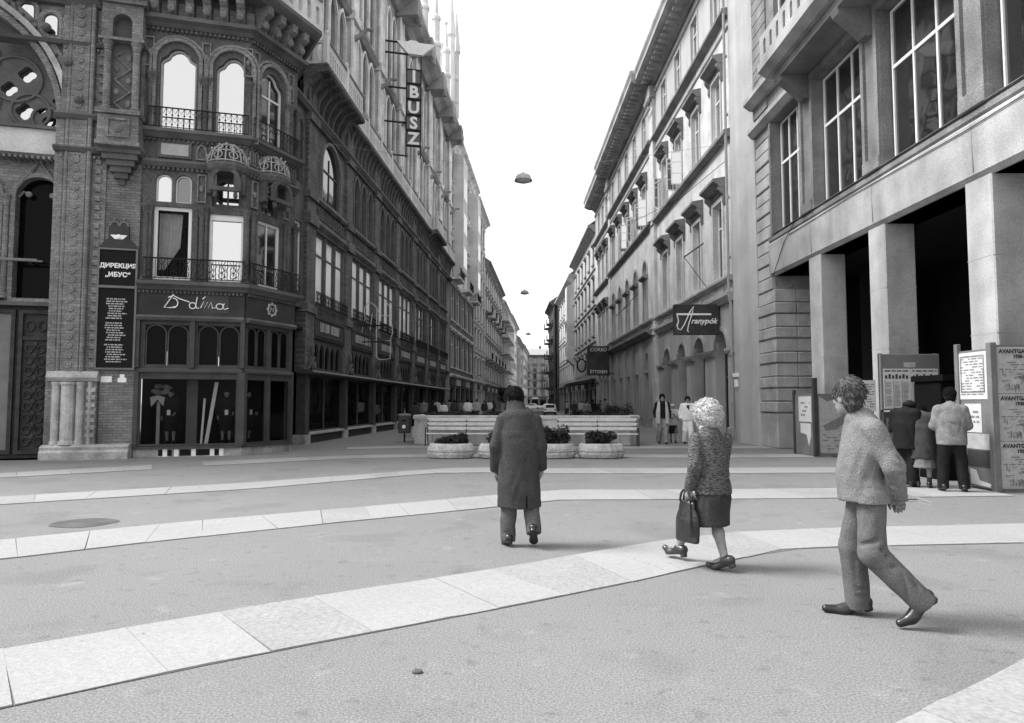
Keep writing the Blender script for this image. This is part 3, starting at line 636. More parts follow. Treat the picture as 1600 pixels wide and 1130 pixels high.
bar_box(cb, FF,'sign_patch','shop_wood', 1.68,2.35,-.085,-.07,4.22,4.76)
mb = MB(); mb.tube([(1.04+.17*math.cos(t),-.1,4.47+.17*math.sin(t)) for t in [2*math.pi*k/18 for k in range(19)]],.03,6)
for k in range(8): t = k*math.pi/4; mb.ell((1.04+.2*math.cos(t),-.1,4.47+.2*math.sin(t)),(.04,.03,.04),6,4)
mb.tube([(.98,-.1,4.4),(.98,-.1,4.54),(1.1,-.1,4.4),(1.1,-.1,4.54)],.016,5); mb.build('medallion','letter_grey',cb,FC)
# cornice over the shop, running round the corner
mb = MB(); mb.sweep(PATH,[(-.3,4.84),(.12,4.84),(.2,4.92),(.3,4.98),(.3,5.08),(.1,5.12),(-.3,5.12)]); mb.build('shop_cornice','dark_stone',cb)
# ---- bay storeys
H1F = [(.755,5.16,1.03,2.17,'flat'),(.49,7.46,.44,.84,'round'),(1.02,7.46,.44,.84,'round'),(2.235,5.16,.97,2.05,'flat'),(2.235,7.42,.84,.95,'round')]
H1C = [(.95,5.16,1.05,2.05,'flat'),(.95,7.42,.7,.95,'round')]
wall(cb, FF,-.1,2.8,5.12,8.66,H1F,'bay_stone',.22,'bay_wall'); wall(cb, FC,0,2.12,5.12,8.66,H1C,'bay_stone',.22,'bay_wall'); wall(cb, FR_,0,1.53,0,26,[],'bay_stone',.22,'bay_wall')
def bay_win(F, cx, z, w, h, arch, g_, cols=1, fm='white_frame', fw=.07, cur=None):
    o = window(cb, F, cx, z, w, h, arch, cols, (), fw, fm, g_, .16); return o
o = bay_win(FF,.755,5.16,1.03,2.17,'flat','glass_clear',fw=.1)
mb = MB()   # gathered curtain and dark room behind the first window
for k in range(14):
    x = .33+k*.045; b0 = .32+max(0,(k-2)*.012); mb.rings([[(x,.34+.03*(k%2),7.2),(x+.05,.34+.03*((k+1)%2),7.2),(x+.05,.36+.03*((k+1)%2),7.2)],[(x-.004*k,.34+.03*(k%2),6.2),(x+.04-.004*k,.34+.03*((k+1)%2),6.2),(x+.05-.004*k,.36,6.2)],[(.33+k*.012,.35+.02*(k%2),5.5),(.345+k*.012,.35,5.5),(.345+k*.012,.37,5.5)]])
mb.build('curtain','curtain',o,FF)
mb = MB(); mb.box(.2,1.32,.9,.93,5.1,8.4); mb.box(.18,.2,.2,.9,5.1,8.4); mb.box(1.32,1.34,.2,.9,5.1,8.4); mb.box(.2,1.32,.2,.9,5.12,5.15); mb.build('room','interior_mid',o,FF)
bay_win(FF,.49,7.46,.44,.84,'round','glass_sky',fw=.04); bay_win(FF,1.02,7.46,.44,.84,'round','glass',fw=.04)
o = bay_win(FF,2.235,5.16,.97,2.05,'flat','glass_sky',fw=.08); bay_win(FF,2.235,7.42,.84,.95,'round','glass_sky',2,'brown_frame',.1)
mb = MB(); mb.box(1.78,2.70,.06,.13,7.02,7.16); mb.build('blind_box','white_frame',o,FF)
bay_win(FC,.95,5.16,1.05,2.05,'flat','glass',2,fw=.09); bay_win(FC,.95,7.42,.7,.95,'round','glass',2,'brown_frame')
H2F = [(.785,9.64,1.0,2.5,'cusp'),(2.32,9.64,.97,2.42,'cusp')]; H2C = [(.98,9.64,1.0,2.4,'cusp')]
wall(cb, FF,-.1,2.8,8.66,12.74,H2F,'bay_stone',.24,'bay_wall'); wall(cb, FC,0,2.12,8.66,12.74,H2C,'bay_stone',.24,'bay_wall')
for F,H,gm in ((FF,H2F,'glass_sky'),(FC,H2C,'glass')):
    for cx,z,w,h,a in H:
        o = window(cb, F, cx, z, w, h, a, 2 if F is FC else 1, (1.6,) if F is FC else (), .06, 'white_frame' if F is FC else 'grey_frame', gm, .2)
        ol = outline(w+.16,h+.2,'round',16); mb = MB(); ring2(mb,offset(ol,-.1),ol,-.1,.0); ring2(mb,offset(ol,-.2),offset(ol,-.13),-.06,.0); mb.build('archivolt','pier_stone',o,F @ T(cx,0,z-.02))
for z0,z1 in ((5.12,7.35),(9.55,11.3)):
    for x in (.06,.17,1.42,1.56,1.68,2.8): eng_column(cb, FF, x, z0, z1, .085 if x in (.06,1.56,2.8) else .05, y=-.05)
    for x in (.2,.33,1.62,1.75,2.1): eng_column(cb, FC, x, z0, z1, .085 if x in (.2,1.75,2.1) else .05, y=-.05)
for F,x0,x1 in ((FF,.05,2.8),(FC,.0,2.1)): railing(cb,F,x0,x1,9.6,.62,0,-.2); railing(cb,F,x0,x1,5.13,.62,1,-.2)
mb = MB(); mb.sweep(PATH,[(-.2,9.36),(.06,9.36),(.18,9.46),(.26,9.5),(.26,9.6),(-.2,9.62)]); mb.build('balcony_sill','dark_stone',cb)
mb = MB(); mb.sweep(PATH,[(-.2,8.5),(.06,8.5),(.16,8.62),(.12,8.70),(-.2,8.72)]); mb.build('string_course','dark_stone',cb)
bar_box(cb, FF,'stone_panel','letter_grey', .38,1.14,-.03,.02,8.86,9.22)
mb = MB(); ring2(mb,[(.3,8.78),(1.22,8.78),(1.22,9.3),(.3,9.3)],[(.38,8.86),(1.14,8.86),(1.14,9.22),(.38,9.22)],-.06,.0); mb.build('panel_frame','bay_stone',cb,FF)
for F,cx,r in ((FF,2.235,.56),(FC,.95,.56)):   # little canopied hoods with pierced domes
    MB().lathe([(.02,7.55),(r*.55,7.62),(r*.6,7.7),(r*.62,8.05),(r*.7,8.1)],3,(cx-.0,0,0),180,210).build('hood_bracket','bay_stone',cb,F)
    mb = MB(); mb.lathe([(r*.95,8.36),(r*1.08,8.44),(r*1.14,8.56),(r*1.1,8.64),(r*.5,8.68)],6,(cx,0,0),180,360); 
    for s in (-1,1): mb.box(cx+s*r*.82-.06,cx+s*r*.82+.06,-.3,.0,7.75,8.36); mb.box(cx+s*r*.5-.05,cx+s*r*.5+.05,-.5,-.4,7.7,8.36); mb.ell((cx+s*r*.5,-.45,7.66),(.07,.07,.1),7,5)
    mb.build('hood','bay_stone',cb,F)
    mb = MB()
    for s in (-1,1): mb.tube([(cx+s*r*.95,-.1,8.3),(cx+s*r*.7,-.34,8.05),(cx+s*r*.95,-.1,7.8)],.03,5); mb.tube([(cx+s*r*.6,-.42,8.3),(cx+s*r*.8,-.2,8.05),(cx+s*r*.6,-.42,7.8)],.03,5)
    ol=outline(.62,.5,'round',12); mb.T = T(cx,-.47,7.9); ring2(mb,offset(ol,-.12),ol,-.06,.05); mb.T=None; mb.build('hood_arch','bay_stone',cb,F)
    mb = MB()
    for k in range(9):
        a = math.radians(180+k*22.5)
        mb.tube([(cx+r*1.05*math.cos(a)*math.cos(e),r*1.05*math.sin(a)*math.cos(e),8.66+.68*math.sin(e)) for e in [i*math.pi/14 for i in range(8)]],.022,5)
    for e in (.05,.55,.95):
        mb.tube([(cx+r*1.05*math.cos(a)*math.cos(e),r*1.05*math.sin(a)*math.cos(e),8.66+.68*math.sin(e)) for a in [math.pi+i*math.pi/16 for i in range(17)]],.022,5)
    for k in range(4):
        for e0 in (.3,.75):
            a0 = math.pi+(k+.5)*math.pi/4; rr=.11 if e0<.5 else .08
            mb.tube([(cx+r*1.06*math.cos(a0+rr*2*math.cos(t))*math.cos(e0+rr*1.6*math.sin(t)), r*1.06*math.sin(a0+rr*2*math.cos(t))*math.cos(e0+rr*1.6*math.sin(t)), 8.66+.68*math.sin(e0+rr*1.6*math.sin(t))) for t in [i*math.pi/6 for i in range(13)]],.018,4)
    for k in range(7): a=math.radians(190+k*26.6); e=.35+.5*math.sin(k*math.pi/6); mb.ell((cx+r*1.12*math.cos(a)*math.cos(e),r*1.12*math.sin(a)*math.cos(e),8.68+.72*math.sin(e)),(.035,.035,.05),6,4)
    mb.build('pierced_dome','tracery',cb,F)
for F,x0,x1 in ((FF,-.1,2.8),(FC,0,2.12)):
    dentils(cb,F,x0,x1,12.6,.13,.07,.1,'bay_stone'); dentils(cb,F,x0,x1,8.4,.13,.07,.09,'bay_stone'); dentils(cb,F,x0,x1,4.74,.11,.06,.14,'bay_stone'); dentils(cb,F,x0,x1,9.26,.13,.06,.09,'bay_stone')
for F,xs,z0,z1 in ((FF,(1.52,),7.5,8.35),(FC,(.28,1.68),7.5,8.35),(FF,(-.0,1.55,2.74),11.5,12.4),(FC,(.22,1.78),11.5,12.4)):
    for x in xs:
        mb = MB(); ring2(mb,[(x-.13,z0),(x+.13,z0),(x+.13,z1),(x-.13,z1)],[(x-.09,z0+.04),(x+.09,z0+.04),(x+.09,z1-.04),(x-.09,z1-.04)],-.05,0); mb.ell((x,-.02,(z0+z1)/2),(.07,.05,.1),7,5); mb.build('carved_panel','pier_stone',cb,F)
blind_arcade(cb,FF,1.3,1.68,8.78,.5,.19,'pier_stone'); blind_arcade(cb,FC,.02,.4,8.78,.5,.19,'pier_stone'); blind_arcade(cb,FC,1.55,2.1,8.78,.5,.18,'pier_stone')
dentils(cb,FF,-2.2,-1.0,8.52,.12,.06,.2,'pier_stone'); dentils(cb,FF,-2.2,-1.0,11.66,.12,.06,.2,'pier_stone'); dentils(cb,FF,-9,-2.3,8.45,.14,.07,-.4,'pier_stone')
# corbelled cornice and upper balcony round the corner
mb = MB(); mb.sweep([pF(-.1)]+PATH[1:],[(-.3,12.72),(.06,12.72),(.16,12.82),(.3,12.88),(.3,13.0),(-.3,13.02)]); mb.build('cornice','dark_stone',cb)
for F,xs in ((FF,[.15,.62,1.1,1.58,2.05,2.52]),(FC,[.25,.8,1.35,1.9])):
    for x in xs:
        link('corbel', cached('corb', lambda mb: (mb.prof([(0,13.0),(.16,13.0),(.3,13.2),(.34,13.4),(.55,13.5),(.55,13.75),(0,13.75)],-.11,.11), mb.ell((0,-.34,13.2),(.12,.1,.14),7,5)),'corbel','pier_stone'), cb, F @ T(x,0,0))
    for x in xs: bar_box(cb,F,'carved_panel','pier_stone',x+.14,x+.36,-.05,0,13.06,13.5)
mb = MB(); mb.sweep(PATH,[(-.3,13.02),(0,13.02),(0,13.75),(.5,13.75),(.62,13.85),(.7,13.95),(.7,14.08),(-.3,14.1)]); mb.build('balcony_slab','dark_stone',cb)
for F,x0,x1 in ((FF,-.3,3.0),(FC,-.05,2.55)):
    n = int((x1-x0)/.42); st=(x1-x0)/n
    wall(cb,F,x0,x1,14.1,15.15,[(x0+st*(k+.5),14.28,.2,.62,'round') for k in range(n)],'pale_stone',.14,'balustrade',-.62,True)
    ledge(cb,F,x0,x1,[(.44,15.15),(.68,15.15),(.68,15.25),(.44,15.27)],'upper_dark','handrail')
for F,x0,x1,hs in ((FF,-.1,2.8,[.75,2.2]),(FC,0,2.12,[1.05])):
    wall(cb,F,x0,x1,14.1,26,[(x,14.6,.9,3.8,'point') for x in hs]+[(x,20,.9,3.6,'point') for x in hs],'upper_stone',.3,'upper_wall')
    for x in hs:
        for z,h in ((14.6,3.8),(20,3.6)): window(cb,F,x,z,.9,h,'point',2,(1.8,),.07,'brown_frame','glass',.24)
wall(cb,FF,-12,-.1,13.34,24,[(x,14.6,1.2,3.8,'point') for x in (-10,-7.5,-5,-2.5)],'upper_stone',.3,'upper_wall')
for x in (-10,-7.5,-5,-2.5): window(cb,FF,x,14.6,1.2,3.8,'point',2,(1.8,),.07,'brown_frame','glass',.24)
# ---- street front, bay after bay
P0, PI_ = 2.4, 4.9
NB = 7; UE = 38.6
wall(cb,FS,0,P0-.45,5.12,12.74,[(1.35,5.5,.7,2.8,'flat'),(1.35,9.75,.7,2.5,'round')],'bay_stone',.2,'street_wall')
window(cb,FS,1.35,5.5,.7,2.8,'flat',1,(2.1,),.07,'white_frame','glass_sky',.15); window(cb,FS,1.35,9.75,.7,2.5,'round',1,(),.07,'brown_frame','glass_sky',.15)
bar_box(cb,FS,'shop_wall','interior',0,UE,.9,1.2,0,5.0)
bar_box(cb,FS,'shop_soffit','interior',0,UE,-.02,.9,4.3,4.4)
for i in range(NB):
    a = P0+PI_*i; e = a+PI_; lo, hi = a+.45, e-.45; mid = (a+e)/2
    # pilaster between bays
    mb = MB(); mb.bbox(a-.45,a+.45,-.14,.3,2.7,14.0,b=.03); mb.box(a-.52,a+.52,-.22,.2,5.0,5.3); mb.box(a-.5,a+.5,-.26,.2,8.4,8.85); mb.box(a-.5,a+.5,-.24,.2,9.4,9.7); mb.box(a-.5,a+.5,-.24,.2,12.4,12.7); mb.build('pilaster','street_brick',cb,FS)
    mb = MB(); mb.bbox(a-.2,a+.2,-.1,.3,.35,2.7,b=.02); mb.build('shop_post','shop_wood',cb,FS)
    mb = MB(); mb.box(a-.3,a+.3,-.12,.35,0,.36); mb.build('post_base','pier_base',cb,FS)
    mb = MB(); mb.ell((a,-.3,2.95),(.2,.12,.2),8,5); mb.tube([(a-.35,-.2,2.8),(a-.2,-.3,3.1),(a,-.32,3.3),(a+.2,-.3,3.1),(a+.35,-.2,2.8)],.05,6); mb.ell((a,-.25,3.55),(.1,.08,.25),7,5); mb.build('carved_head','dark_stone',cb,FS)
    # shop window, canopy, transom grille, sign
    w = MB(); ring2(w,[(a+.2,.42),(e-.2,.42),(e-.2,2.66),(a+.2,2.66)],[(a+.28,.5),(e-.28,.5),(e-.28,2.58),(a+.28,2.58)],.1,.2); w.box(mid-.05,mid+.05,.1,.2,.42,2.66); wo = w.build('shop_window','shop_wood',cb,FS)
    for s in (-1,1): bar_box(wo,FS,'pane','glass_dark',min(mid,mid+s*2.2),max(mid,mid+s*2.2),.15,.16,.46,2.62)
    bar_box(cb,FS,'stall_riser','board_dark',a+.2,e-.2,.0,.3,.02,.34); ledge(cb,FS,a+.3,e-.3,[(-.2,.34),(.12,.34),(.12,.42),(-.2,.44)],'kerbstone' if i<4 else 'board_grey','sill')
    if i % 3 != 1: bar_box(cb,FS,'shop_notice','paper_grey',a+.24,a+.42,.05,.08,1.2,1.95)
    ledge(cb,FS,a-.45,e-.45,[(-.2,2.66),(.4,2.66),(.46,2.72),(.4,2.8),(-.2,2.84)],'shop_wood','canopy')
    hs = [(lo+.3+k*(hi-lo-.6)/5+(hi-lo-.6)/10,2.95,(hi-lo-.6)/5-.08,1.0,'point') for k in range(5)]
    wall(cb,FS,lo,hi,2.84,4.1,hs,'shop_wood',.1,'transom_grille'); bar_box(cb,FS,'transom_glass','glass_dark',lo,hi,.09,.1,2.84,4.08)
    mb = MB(); mb.box(lo,hi,-.1,.3,4.1,5.05); ring2(mb,[(lo+.1,4.2),(hi-.1,4.2),(hi-.1,4.95),(lo+.1,4.95)],[(lo+.16,4.26),(hi-.16,4.26),(hi-.16,4.89),(lo+.16,4.89)],-.14,-.1); sb = mb.build('sign_band','sign_panel',cb,FS)
    rn = random.Random(20+i); mb = MB(); x = mid-1.2
    while x < mid+1.2:
        l = rn.uniform(.1,.2); k = rn.randint(0,3); mb.box(x,x+.04,-.13,-.1,4.42,4.78)
        if k != 0: mb.box(x+l,x+l+.04,-.13,-.1,4.42,4.78)
        if k in (1,3): mb.box(x+.04,x+l,-.13,-.1,4.42,4.46)
        if k in (2,3): mb.box(x+.04,x+l,-.13,-.1,4.74,4.78)
        x += l+.1
    mb.build('lettering','letter_grey',sb,FS)
    # first floor: triple windows
    ws = (hi-lo-.3)/3; H = [(lo+.15+ws*(k+.5),5.5,ws-.34,2.75,'flat') for k in range(3)]
    wall(cb,FS,lo,hi,5.05,8.45,H,'street_brick',.1,'street_wall')
    for k,h in enumerate(H):
        o = window(cb,FS,h[0],h[1],h[2],h[3],'flat',1,(1.95,),.05,'brown_frame','glass_blind' if (i < 4) else 'glass',.05)
    for k in range(4): eng_column(cb,FS,lo+.15+ws*k,5.4,8.3,.05,'street_brick',y=-.02)
    railing(cb,FS,lo,hi,5.3,.6,1,-.2)
    ledge(cb,FS,lo,hi,[(-.1,8.45),(.12,8.45),(.24,8.6),(.2,8.78),(-.1,8.82)],'street_brick','cornice')
    # spandrel and second floor
    if i == 0: H = [(mid,9.8,2.3,2.6,'round')]
    elif i == 2: H = [(mid+(k-1)*1.2,9.8,.85,2.5,'point') for k in range(3)]
    else: H = [(mid+(k-1)*1.2,9.8,.8,2.5,'point') for k in range(3)]
    wall(cb,FS,lo,hi,8.82,12.7,H,'street_brick',.16,'street_wall')
    for h in H:
        o = window(cb,FS,h[0],h[1],h[2],h[3],h[4],2 if i==0 else 1,(1.4,),.07,'brown_frame','glass',.1)
        surround(o,FS,h[0],h[1],h[2],h[3],h[4],.12,.1,'dark_stone' if i else 'pier_stone')
        for s in (-1,1):
            if i: eng_column(cb,FS,h[0]+s*.6,9.75,11.9,.05,'street_brick',y=-.03)
    bar_box(cb,FS,'spandrel_panel','plaster_low' if i in (1,3) else 'street_brick',lo+.1,hi-.1,-.04,.0,8.95,9.4)
    blind_arcade(cb,FS,lo+.1,hi-.1,8.93,.5,.3,'street_brick',-.045); dentils(cb,FS,lo,hi,8.33,.16,.08,.14,'street_brick'); dentils(cb,FS,lo,hi,12.55,.2,.1,.16,'street_brick'); blind_arcade(cb,FS,lo+.1,hi-.1,5.06,.4,.25,'street_brick')
    ledge(cb,FS,lo,hi,[(-.1,9.48),(.14,9.48),(.22,9.58),(.18,9.7),(-.1,9.72)],'dark_stone','string_course')
ledge(cb,FS,0,UE,[(-.1,12.7),(.16,12.7),(.28,12.84),(.24,12.95),(-.1,12.98)],'dark_stone','cornice')
# deep cove under the long balcony
for x0,x1,dz in ((1.6,6.6,.98),(6.65,26.4,.5),(26.45,30.6,.98),(30.65,UE,.5)):
    pr_ = [(0,12.98)]+[((dz-.13)*(1-math.cos(t)),13.3+.83*math.sin(t)) for t in [k*math.pi/12 for k in range(1,7)]]+[(dz-.08,14.13),(dz,14.2),(dz,14.36),(0,14.38)]
    ledge(cb,FS,x0,x1,pr_,'street_brick','balcony_cove')
    k = x0+.6
    while k < x1-.3:
        link('cove_bracket',cached(('cbr',dz),lambda mb: mb.prof([(0,12.98),(.1,12.98),(.18*dz+.04,13.5),(.5*dz,13.95),(dz-.14,14.06),(dz-.14,14.1),(0,14.1)],-.06,.06),'cove_bracket','dark_stone'),cb,FS @ T(k,-.02,0)); k += .6125
    n = max(1,round((x1-x0)/2.45)); st=(x1-x0)/n
    for q in range(n):
        a=x0+st*q; e=a+st
        wall(cb,FS,a+.14,e-.14,14.4,15.3,[(a+st/2+(m-3)*.28,14.55,.14,.5,'round') for m in range(7)],'pale_stone',.1,'balustrade',-dz+.08,True)
        mb = MB(); mb.bbox(a-.14,a+.14,-dz+.02,-dz+.22,14.38,15.5,b=.02); mb.ell((a,-dz+.12,15.6),(.1,.1,.12),7,5); mb.build('balustrade_post','pale_stone',cb,FS)
        ledge(cb,FS,a+.14,e-.14,[(dz-.22,15.3),(dz-.02,15.3),(dz-.02,15.38),(dz-.22,15.4)],'upper_dark','handrail')
    for xx in (x0,x1):
        Fq = FS @ T(xx,0,0) @ RZ(90); wall(cb,Fq,-dz+.18,0,14.4,15.3,[(-.6,14.5,.2,.7,'round'),(-.25,14.5,.2,.7,'round')] if dz>.9 else [],'pale_stone',.1,'balustrade',-.05 if xx==x1 else -.05,True)
# pale upper storeys with tall paired lancets
for i in range(-1,NB+1):
    a = max(0,P0+PI_*i-.0); e = min(UE,P0+PI_*(i+1)); 
    if e-a < 1: continue
    mid=(a+e)/2; H=[]
    if e-a > 4: H=[(mid+(k-1)*1.2,14.9,.9,4.2,'point') for k in range(3)]+[(mid+(k-1)*1.15,20.0,.86,4.4,'point') for k in range(3)]
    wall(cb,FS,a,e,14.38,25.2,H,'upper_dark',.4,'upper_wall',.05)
    for h in H:
        o = window(cb,FS,h[0],h[1],h[2],h[3],h[4],2,(2.0,),.07,'brown_frame','glass',.3,y=.05); surround(o,FS,h[0],h[1],h[2],h[3],h[4],.12,.12,'upper_stone',y=.05)
    mb = MB(); mb.bbox(a-.4,a+.4,-.25,.1,14.38,25.2,b=.05); mb.tube([(a-.4,-.22,14.4),(a-.4,-.22,25)],.1,8); mb.tube([(a+.4,-.22,14.4),(a+.4,-.22,25)],.1,8); mb.box(a-.55,a+.55,-.4,.1,19.2,19.6); mb.build('buttress','upper_stone',cb,FS)
    mb = MB(); mb.tube([(a,-.2,18.5),(a,-.5,18.65),(a,-.8,18.95),(a,-.98,18.9)],[.16,.12,.08,.1],7); mb.ell((a,-1.02,18.92),(.1,.12,.09),7,5); mb.build('gargoyle','upper_dark',cb,FS)
    mb = MB()
    for k in range(6): mb.ell((a+.7+k*.7,-.05,19.75+.2*(k%2)),(.3,.12,.22),7,5)
    mb.build('carved_frieze','upper_dark',cb,FS)
    mb = MB(); mb.box(a-.7,a+.7,-1.35,.0,25.0,26.3); mb.ell((a,-1.2,25.3),(.5,.3,.5),8,6); mb.build('cornice_block','upper_dark',cb,FS)
    if i >= 4:
        mb = MB(); mb.lathe([(.34,26.4),(.34,28.5),(.42,28.6),(.42,28.8),(.3,29),(.3,30.6),(.38,30.7),(.38,30.9),(.2,31.2),(.05,33.2)],8,(a,-.6,0)); mb.ell((a,-.6,33.3),(.16,.16,.16),7,5); mb.build('pinnacle','pale_stone',cb,FS)
ledge(cb,FS,0,UE,[(-.3,19.3),(.12,19.3),(.3,19.5),(.25,19.62),(-.3,19.65)],'upper_dark','string_course')
ledge(cb,FS,0,UE,[(-.3,25.2),(.2,25.2),(.5,25.5),(.9,25.7),(1.2,26.0),(1.2,26.3),(-.3,26.35)],'upper_dark','main_cornice')
bar_box(cb,FS,'attic','upper_stone',0,UE,-.2,3,26.35,28.3)
bar_box(cb,FS,'end_tower','upper_stone',UE-2.6,UE-.2,-.3,2.2,28.3,34)
for x in (UE-3.2,UE-.2):
    MB().lathe([(.3,28),(.3,34),(.42,34.2),(.36,34.6),(.06,38)],8,(x,-.5,0)).build('turret','pale_stone',cb,FS)
mb = MB(); mb.box(UE-.02,UE,.02,12,0,26); mb.build('party_wall','upper_dark',cb,FS)
# neon outline sign over the shops
ns = empty('neon_sign', FS @ T(9.6,-.2,4.2), 'looping outline of thin neon tubes bracketed off the dark shop fronts', 'sign')
mb = MB(); Q = lambda pts: mb.tube([(0.02*x,-.2-x,z) for x,z in pts],.022,5)
Q([(.05,5.6),(.0,6.2),(.25,6.5),(.55,6.3),(.8,5.85),(1.1,5.75),(1.35,5.95),(1.2,6.35),(1.0,6.5)]); Q([(1.3,5.8),(1.42,5.0),(1.3,4.6),(1.0,4.55)]); Q([(.62,6.1),(.62,3.8),(.8,3.65),(1.3,3.7),(1.34,4.6)]); Q([(.0,5.6),(-.1,5.0)]); Q([(.4,5.9),(.3,5.1)])
mb.build('tube','neon_tube',ns,FS @ T(9.6,0,0)); mb = MB(); mb.box(-.03,.03,-1.4,.1,5.3,5.36); mb.box(-.03,.03,-1.4,.1,4.5,4.56); mb.build('bracket','iron',ns,FS @ T(9.6,0,0))
# travel agency's vertical sign
ib = empty('vertical_sign', FS @ T(13.9,-1.4,14), 'tall vertical sign of white block letters under a white winged board', 'sign')
FI = FS @ T(13.9,0,0) @ RZ(-72)      # faces down the street towards the square
X0 = 1.62
for k,ch in enumerate('IBUSZ'):
    z = 20.1-k*.90; bx = MB(); ring2(bx,[(X0-.42,z-.42),(X0+.42,z-.42),(X0+.42,z+.42),(X0-.42,z+.42)],[(X0-.38,z-.38),(X0+.38,z-.38),(X0+.38,z+.38),(X0-.38,z+.38)],-.14,.14); bx.build('letter_box','board_dark',ib,FI)
    bar_box(ib,FI,'box_panel','board_grey',X0-.38,X0+.38,-.06,.06,z-.38,z+.38); text(ib,FI,X0,-.1,z-.33,ch,.95,'letter_white',bold=.03,ext=.03)
mb = MB(); mb.prism([(X0-1.0,22.1),(X0-.35,21.4),(X0+.45,21.4),(X0+1.2,22.1),(X0+.3,22.1),(X0+.1,22.2),(X0-.2,22.2),(X0-.4,22.1)],-.12,.12); mb.build('wing_board','letter_white',ib,FI)
mb = MB()
for z in (22.05,21.4,19.4,17.4,15.5): mb.box(-.1,X0-.3,-.04,.04,z-.04,z+.04)
mb.box(X0-.44,X0-.38,-.05,.05,15.4,21.4); mb.box(X0+.38,X0+.44,-.05,.05,15.4,21.4); mb.build('bracket','iron',ib,FI)

# ------------------------------------------------------------------ arcade building on the right
RA = -89.484
FA = facade(RXL(25), 25, RA)
ab = empty('arcade_building', T(RXL(15), 15, 0), 'stone building on tall pale columns with large mullioned windows above the arcade', 'building')
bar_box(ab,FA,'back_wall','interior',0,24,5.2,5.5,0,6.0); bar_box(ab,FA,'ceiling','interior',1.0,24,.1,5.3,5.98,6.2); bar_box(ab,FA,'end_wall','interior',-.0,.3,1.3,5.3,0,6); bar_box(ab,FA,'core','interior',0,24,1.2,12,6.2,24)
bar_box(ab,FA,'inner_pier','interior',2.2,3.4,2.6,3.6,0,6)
for x in (4.15,7.6,11.32,15.0,18.7,22.4):
    col = MB().bbox(x,x+.76,.02,.78,.0,6.0,b=.025).build('column','concrete',ab,FA)
    mb = MB()
    for z in (1.45,2.9,4.4): mb.box(x-.003,x+.763,.017,.783,z-.006,z+.006)
    mb.build('course_joint','trim_right',col,FA)
mb = MB(); mb.prof([(-.9,5.98),(-.06,5.98),(.04,6.08),(.06,6.7),(.06,7.1),(.02,7.16),(-.9,7.2)],1.2,24); mb.build('beam','beam_stone',ab,FA)
for x in (1.25,4.5,7.98,11.7,15.4,19.1): bar_box(ab,FA,'beam_joint','trim_dark',x-.008,x+.008,-.063,-.05,6.12,7.08)
mb = MB(); mb.prof([(-.4,7.16),(.0,7.16),(.05,7.22),(.05,7.34),(-.4,7.38)],1.2,24); mb.build('sill','hard_stone',ab,FA)
# rusticated corner pier, block by block
rn = random.Random(5); z = 0.0; k = 0
hts = [1.22]+[.40,.46]*5
for h in hts:
    rough = (k % 2 == 1); e = .05 if rough else .0
    for (x0,x1) in ((-.02,.72),(.73,1.5)) if k % 4 < 2 else ((-.02,.45),(.46,1.5)):
        MB().bbox(x0,x1+(e if x1>1.4 else 0),-e,.74,z+.008,z+h-.02,b=.035 if rough else .02).build('block','rust_stone' if rough else 'block_stone',ab,FA)
    MB().bbox(.6,1.495+e,.745,1.5,z+.008,z+h-.02,b=.035 if rough else .02).build('block','rust_stone' if rough else 'block_stone',ab,FA)
    z += h; k += 1
bar_box(ab,FA,'pier_core','hard_stone',.03,1.42,.05,1.4,0,6.0)
while z < 11.0:
    h = .46; MB().bbox(-.02,1.3,-.03 if k%2 else .0,.4,z+.01,z+h-.02,b=.03).build('block','block_stone',ab,FA); z += h; k += 1
WN = [(2.75,2.0),(6.22,2.5),(9.9,2.62),(13.6,2.62),(17.3,2.62),(21,2.62)]
wall(ab,FA,1.3,24,7.38,11.9,[(c_,7.42,w_+.3,3.95,'flat') for c_,w_ in WN],'hard_stone',.42,'wall')
for c_,w_ in WN:
    o = window(ab,FA,c_-.1,7.42,w_,3.9,'flat',3,(2.45,),.05,'white_frame','glass',.34,bar=.06)
    mb = MB(); ring2(mb,[(c_-w_/2-.3,7.4),(c_+w_/2+.3,7.4),(c_+w_/2+.3,11.6),(c_-w_/2-.3,11.6)],[(c_-w_/2-.16,7.41),(c_+w_/2+.16,7.41),(c_+w_/2+.16,11.38),(c_-w_/2-.16,11.38)],-.08,.02); mb.build('surround','hard_stone',o,FA)
    mb = MB(); mb.bbox(c_+w_/2+.18,c_+w_/2+.95,-.12,.1,7.38,7.72,b=.02); mb.build('pedestal','hard_stone',ab,FA)
wall(ab,FA,-.02,1.3,z,11.9,[],'hard_stone',.3,'wall')
wall(ab,FA,-.02,24,11.9,22,[(c_,13.2,1.6,2.8,'flat') for c_,w_ in WN]+[(c_,17.6,1.6,2.6,'flat') for c_,w_ in WN],'hard_stone',.3,'upper_wall')
for c_,w_ in WN:
    for zz,hh in ((13.2,2.8),(17.6,2.6)): window(ab,FA,c_,zz,1.6,hh,'flat',2,(1.8,),.07,'white_frame','glass',.24)
mb = MB()
for q in range(22): mb.box(-.03,.0+1.28,-.05,-.0,12.1+q*.45,12.1+q*.45+.41)
mb.build('banded_pier','hard_stone',ab,FA)
for q,(zz,pr_) in enumerate(((11.42,.26),(12.5,.4))):
    ledge(ab,FA,-.1,3.9,[(0,zz),(pr_*.4,zz),(pr_,zz+.18),(pr_,zz+.34),(0,zz+.38)],'trim_right','string_course')
mb = MB(); mb.prof([(0,11.88),(1.05,11.88),(1.15,11.95),(1.3,12.05),(1.3,12.3),(0,12.35)],3.8,24); mb.build('balcony_slab','trim_right',ab,FA)
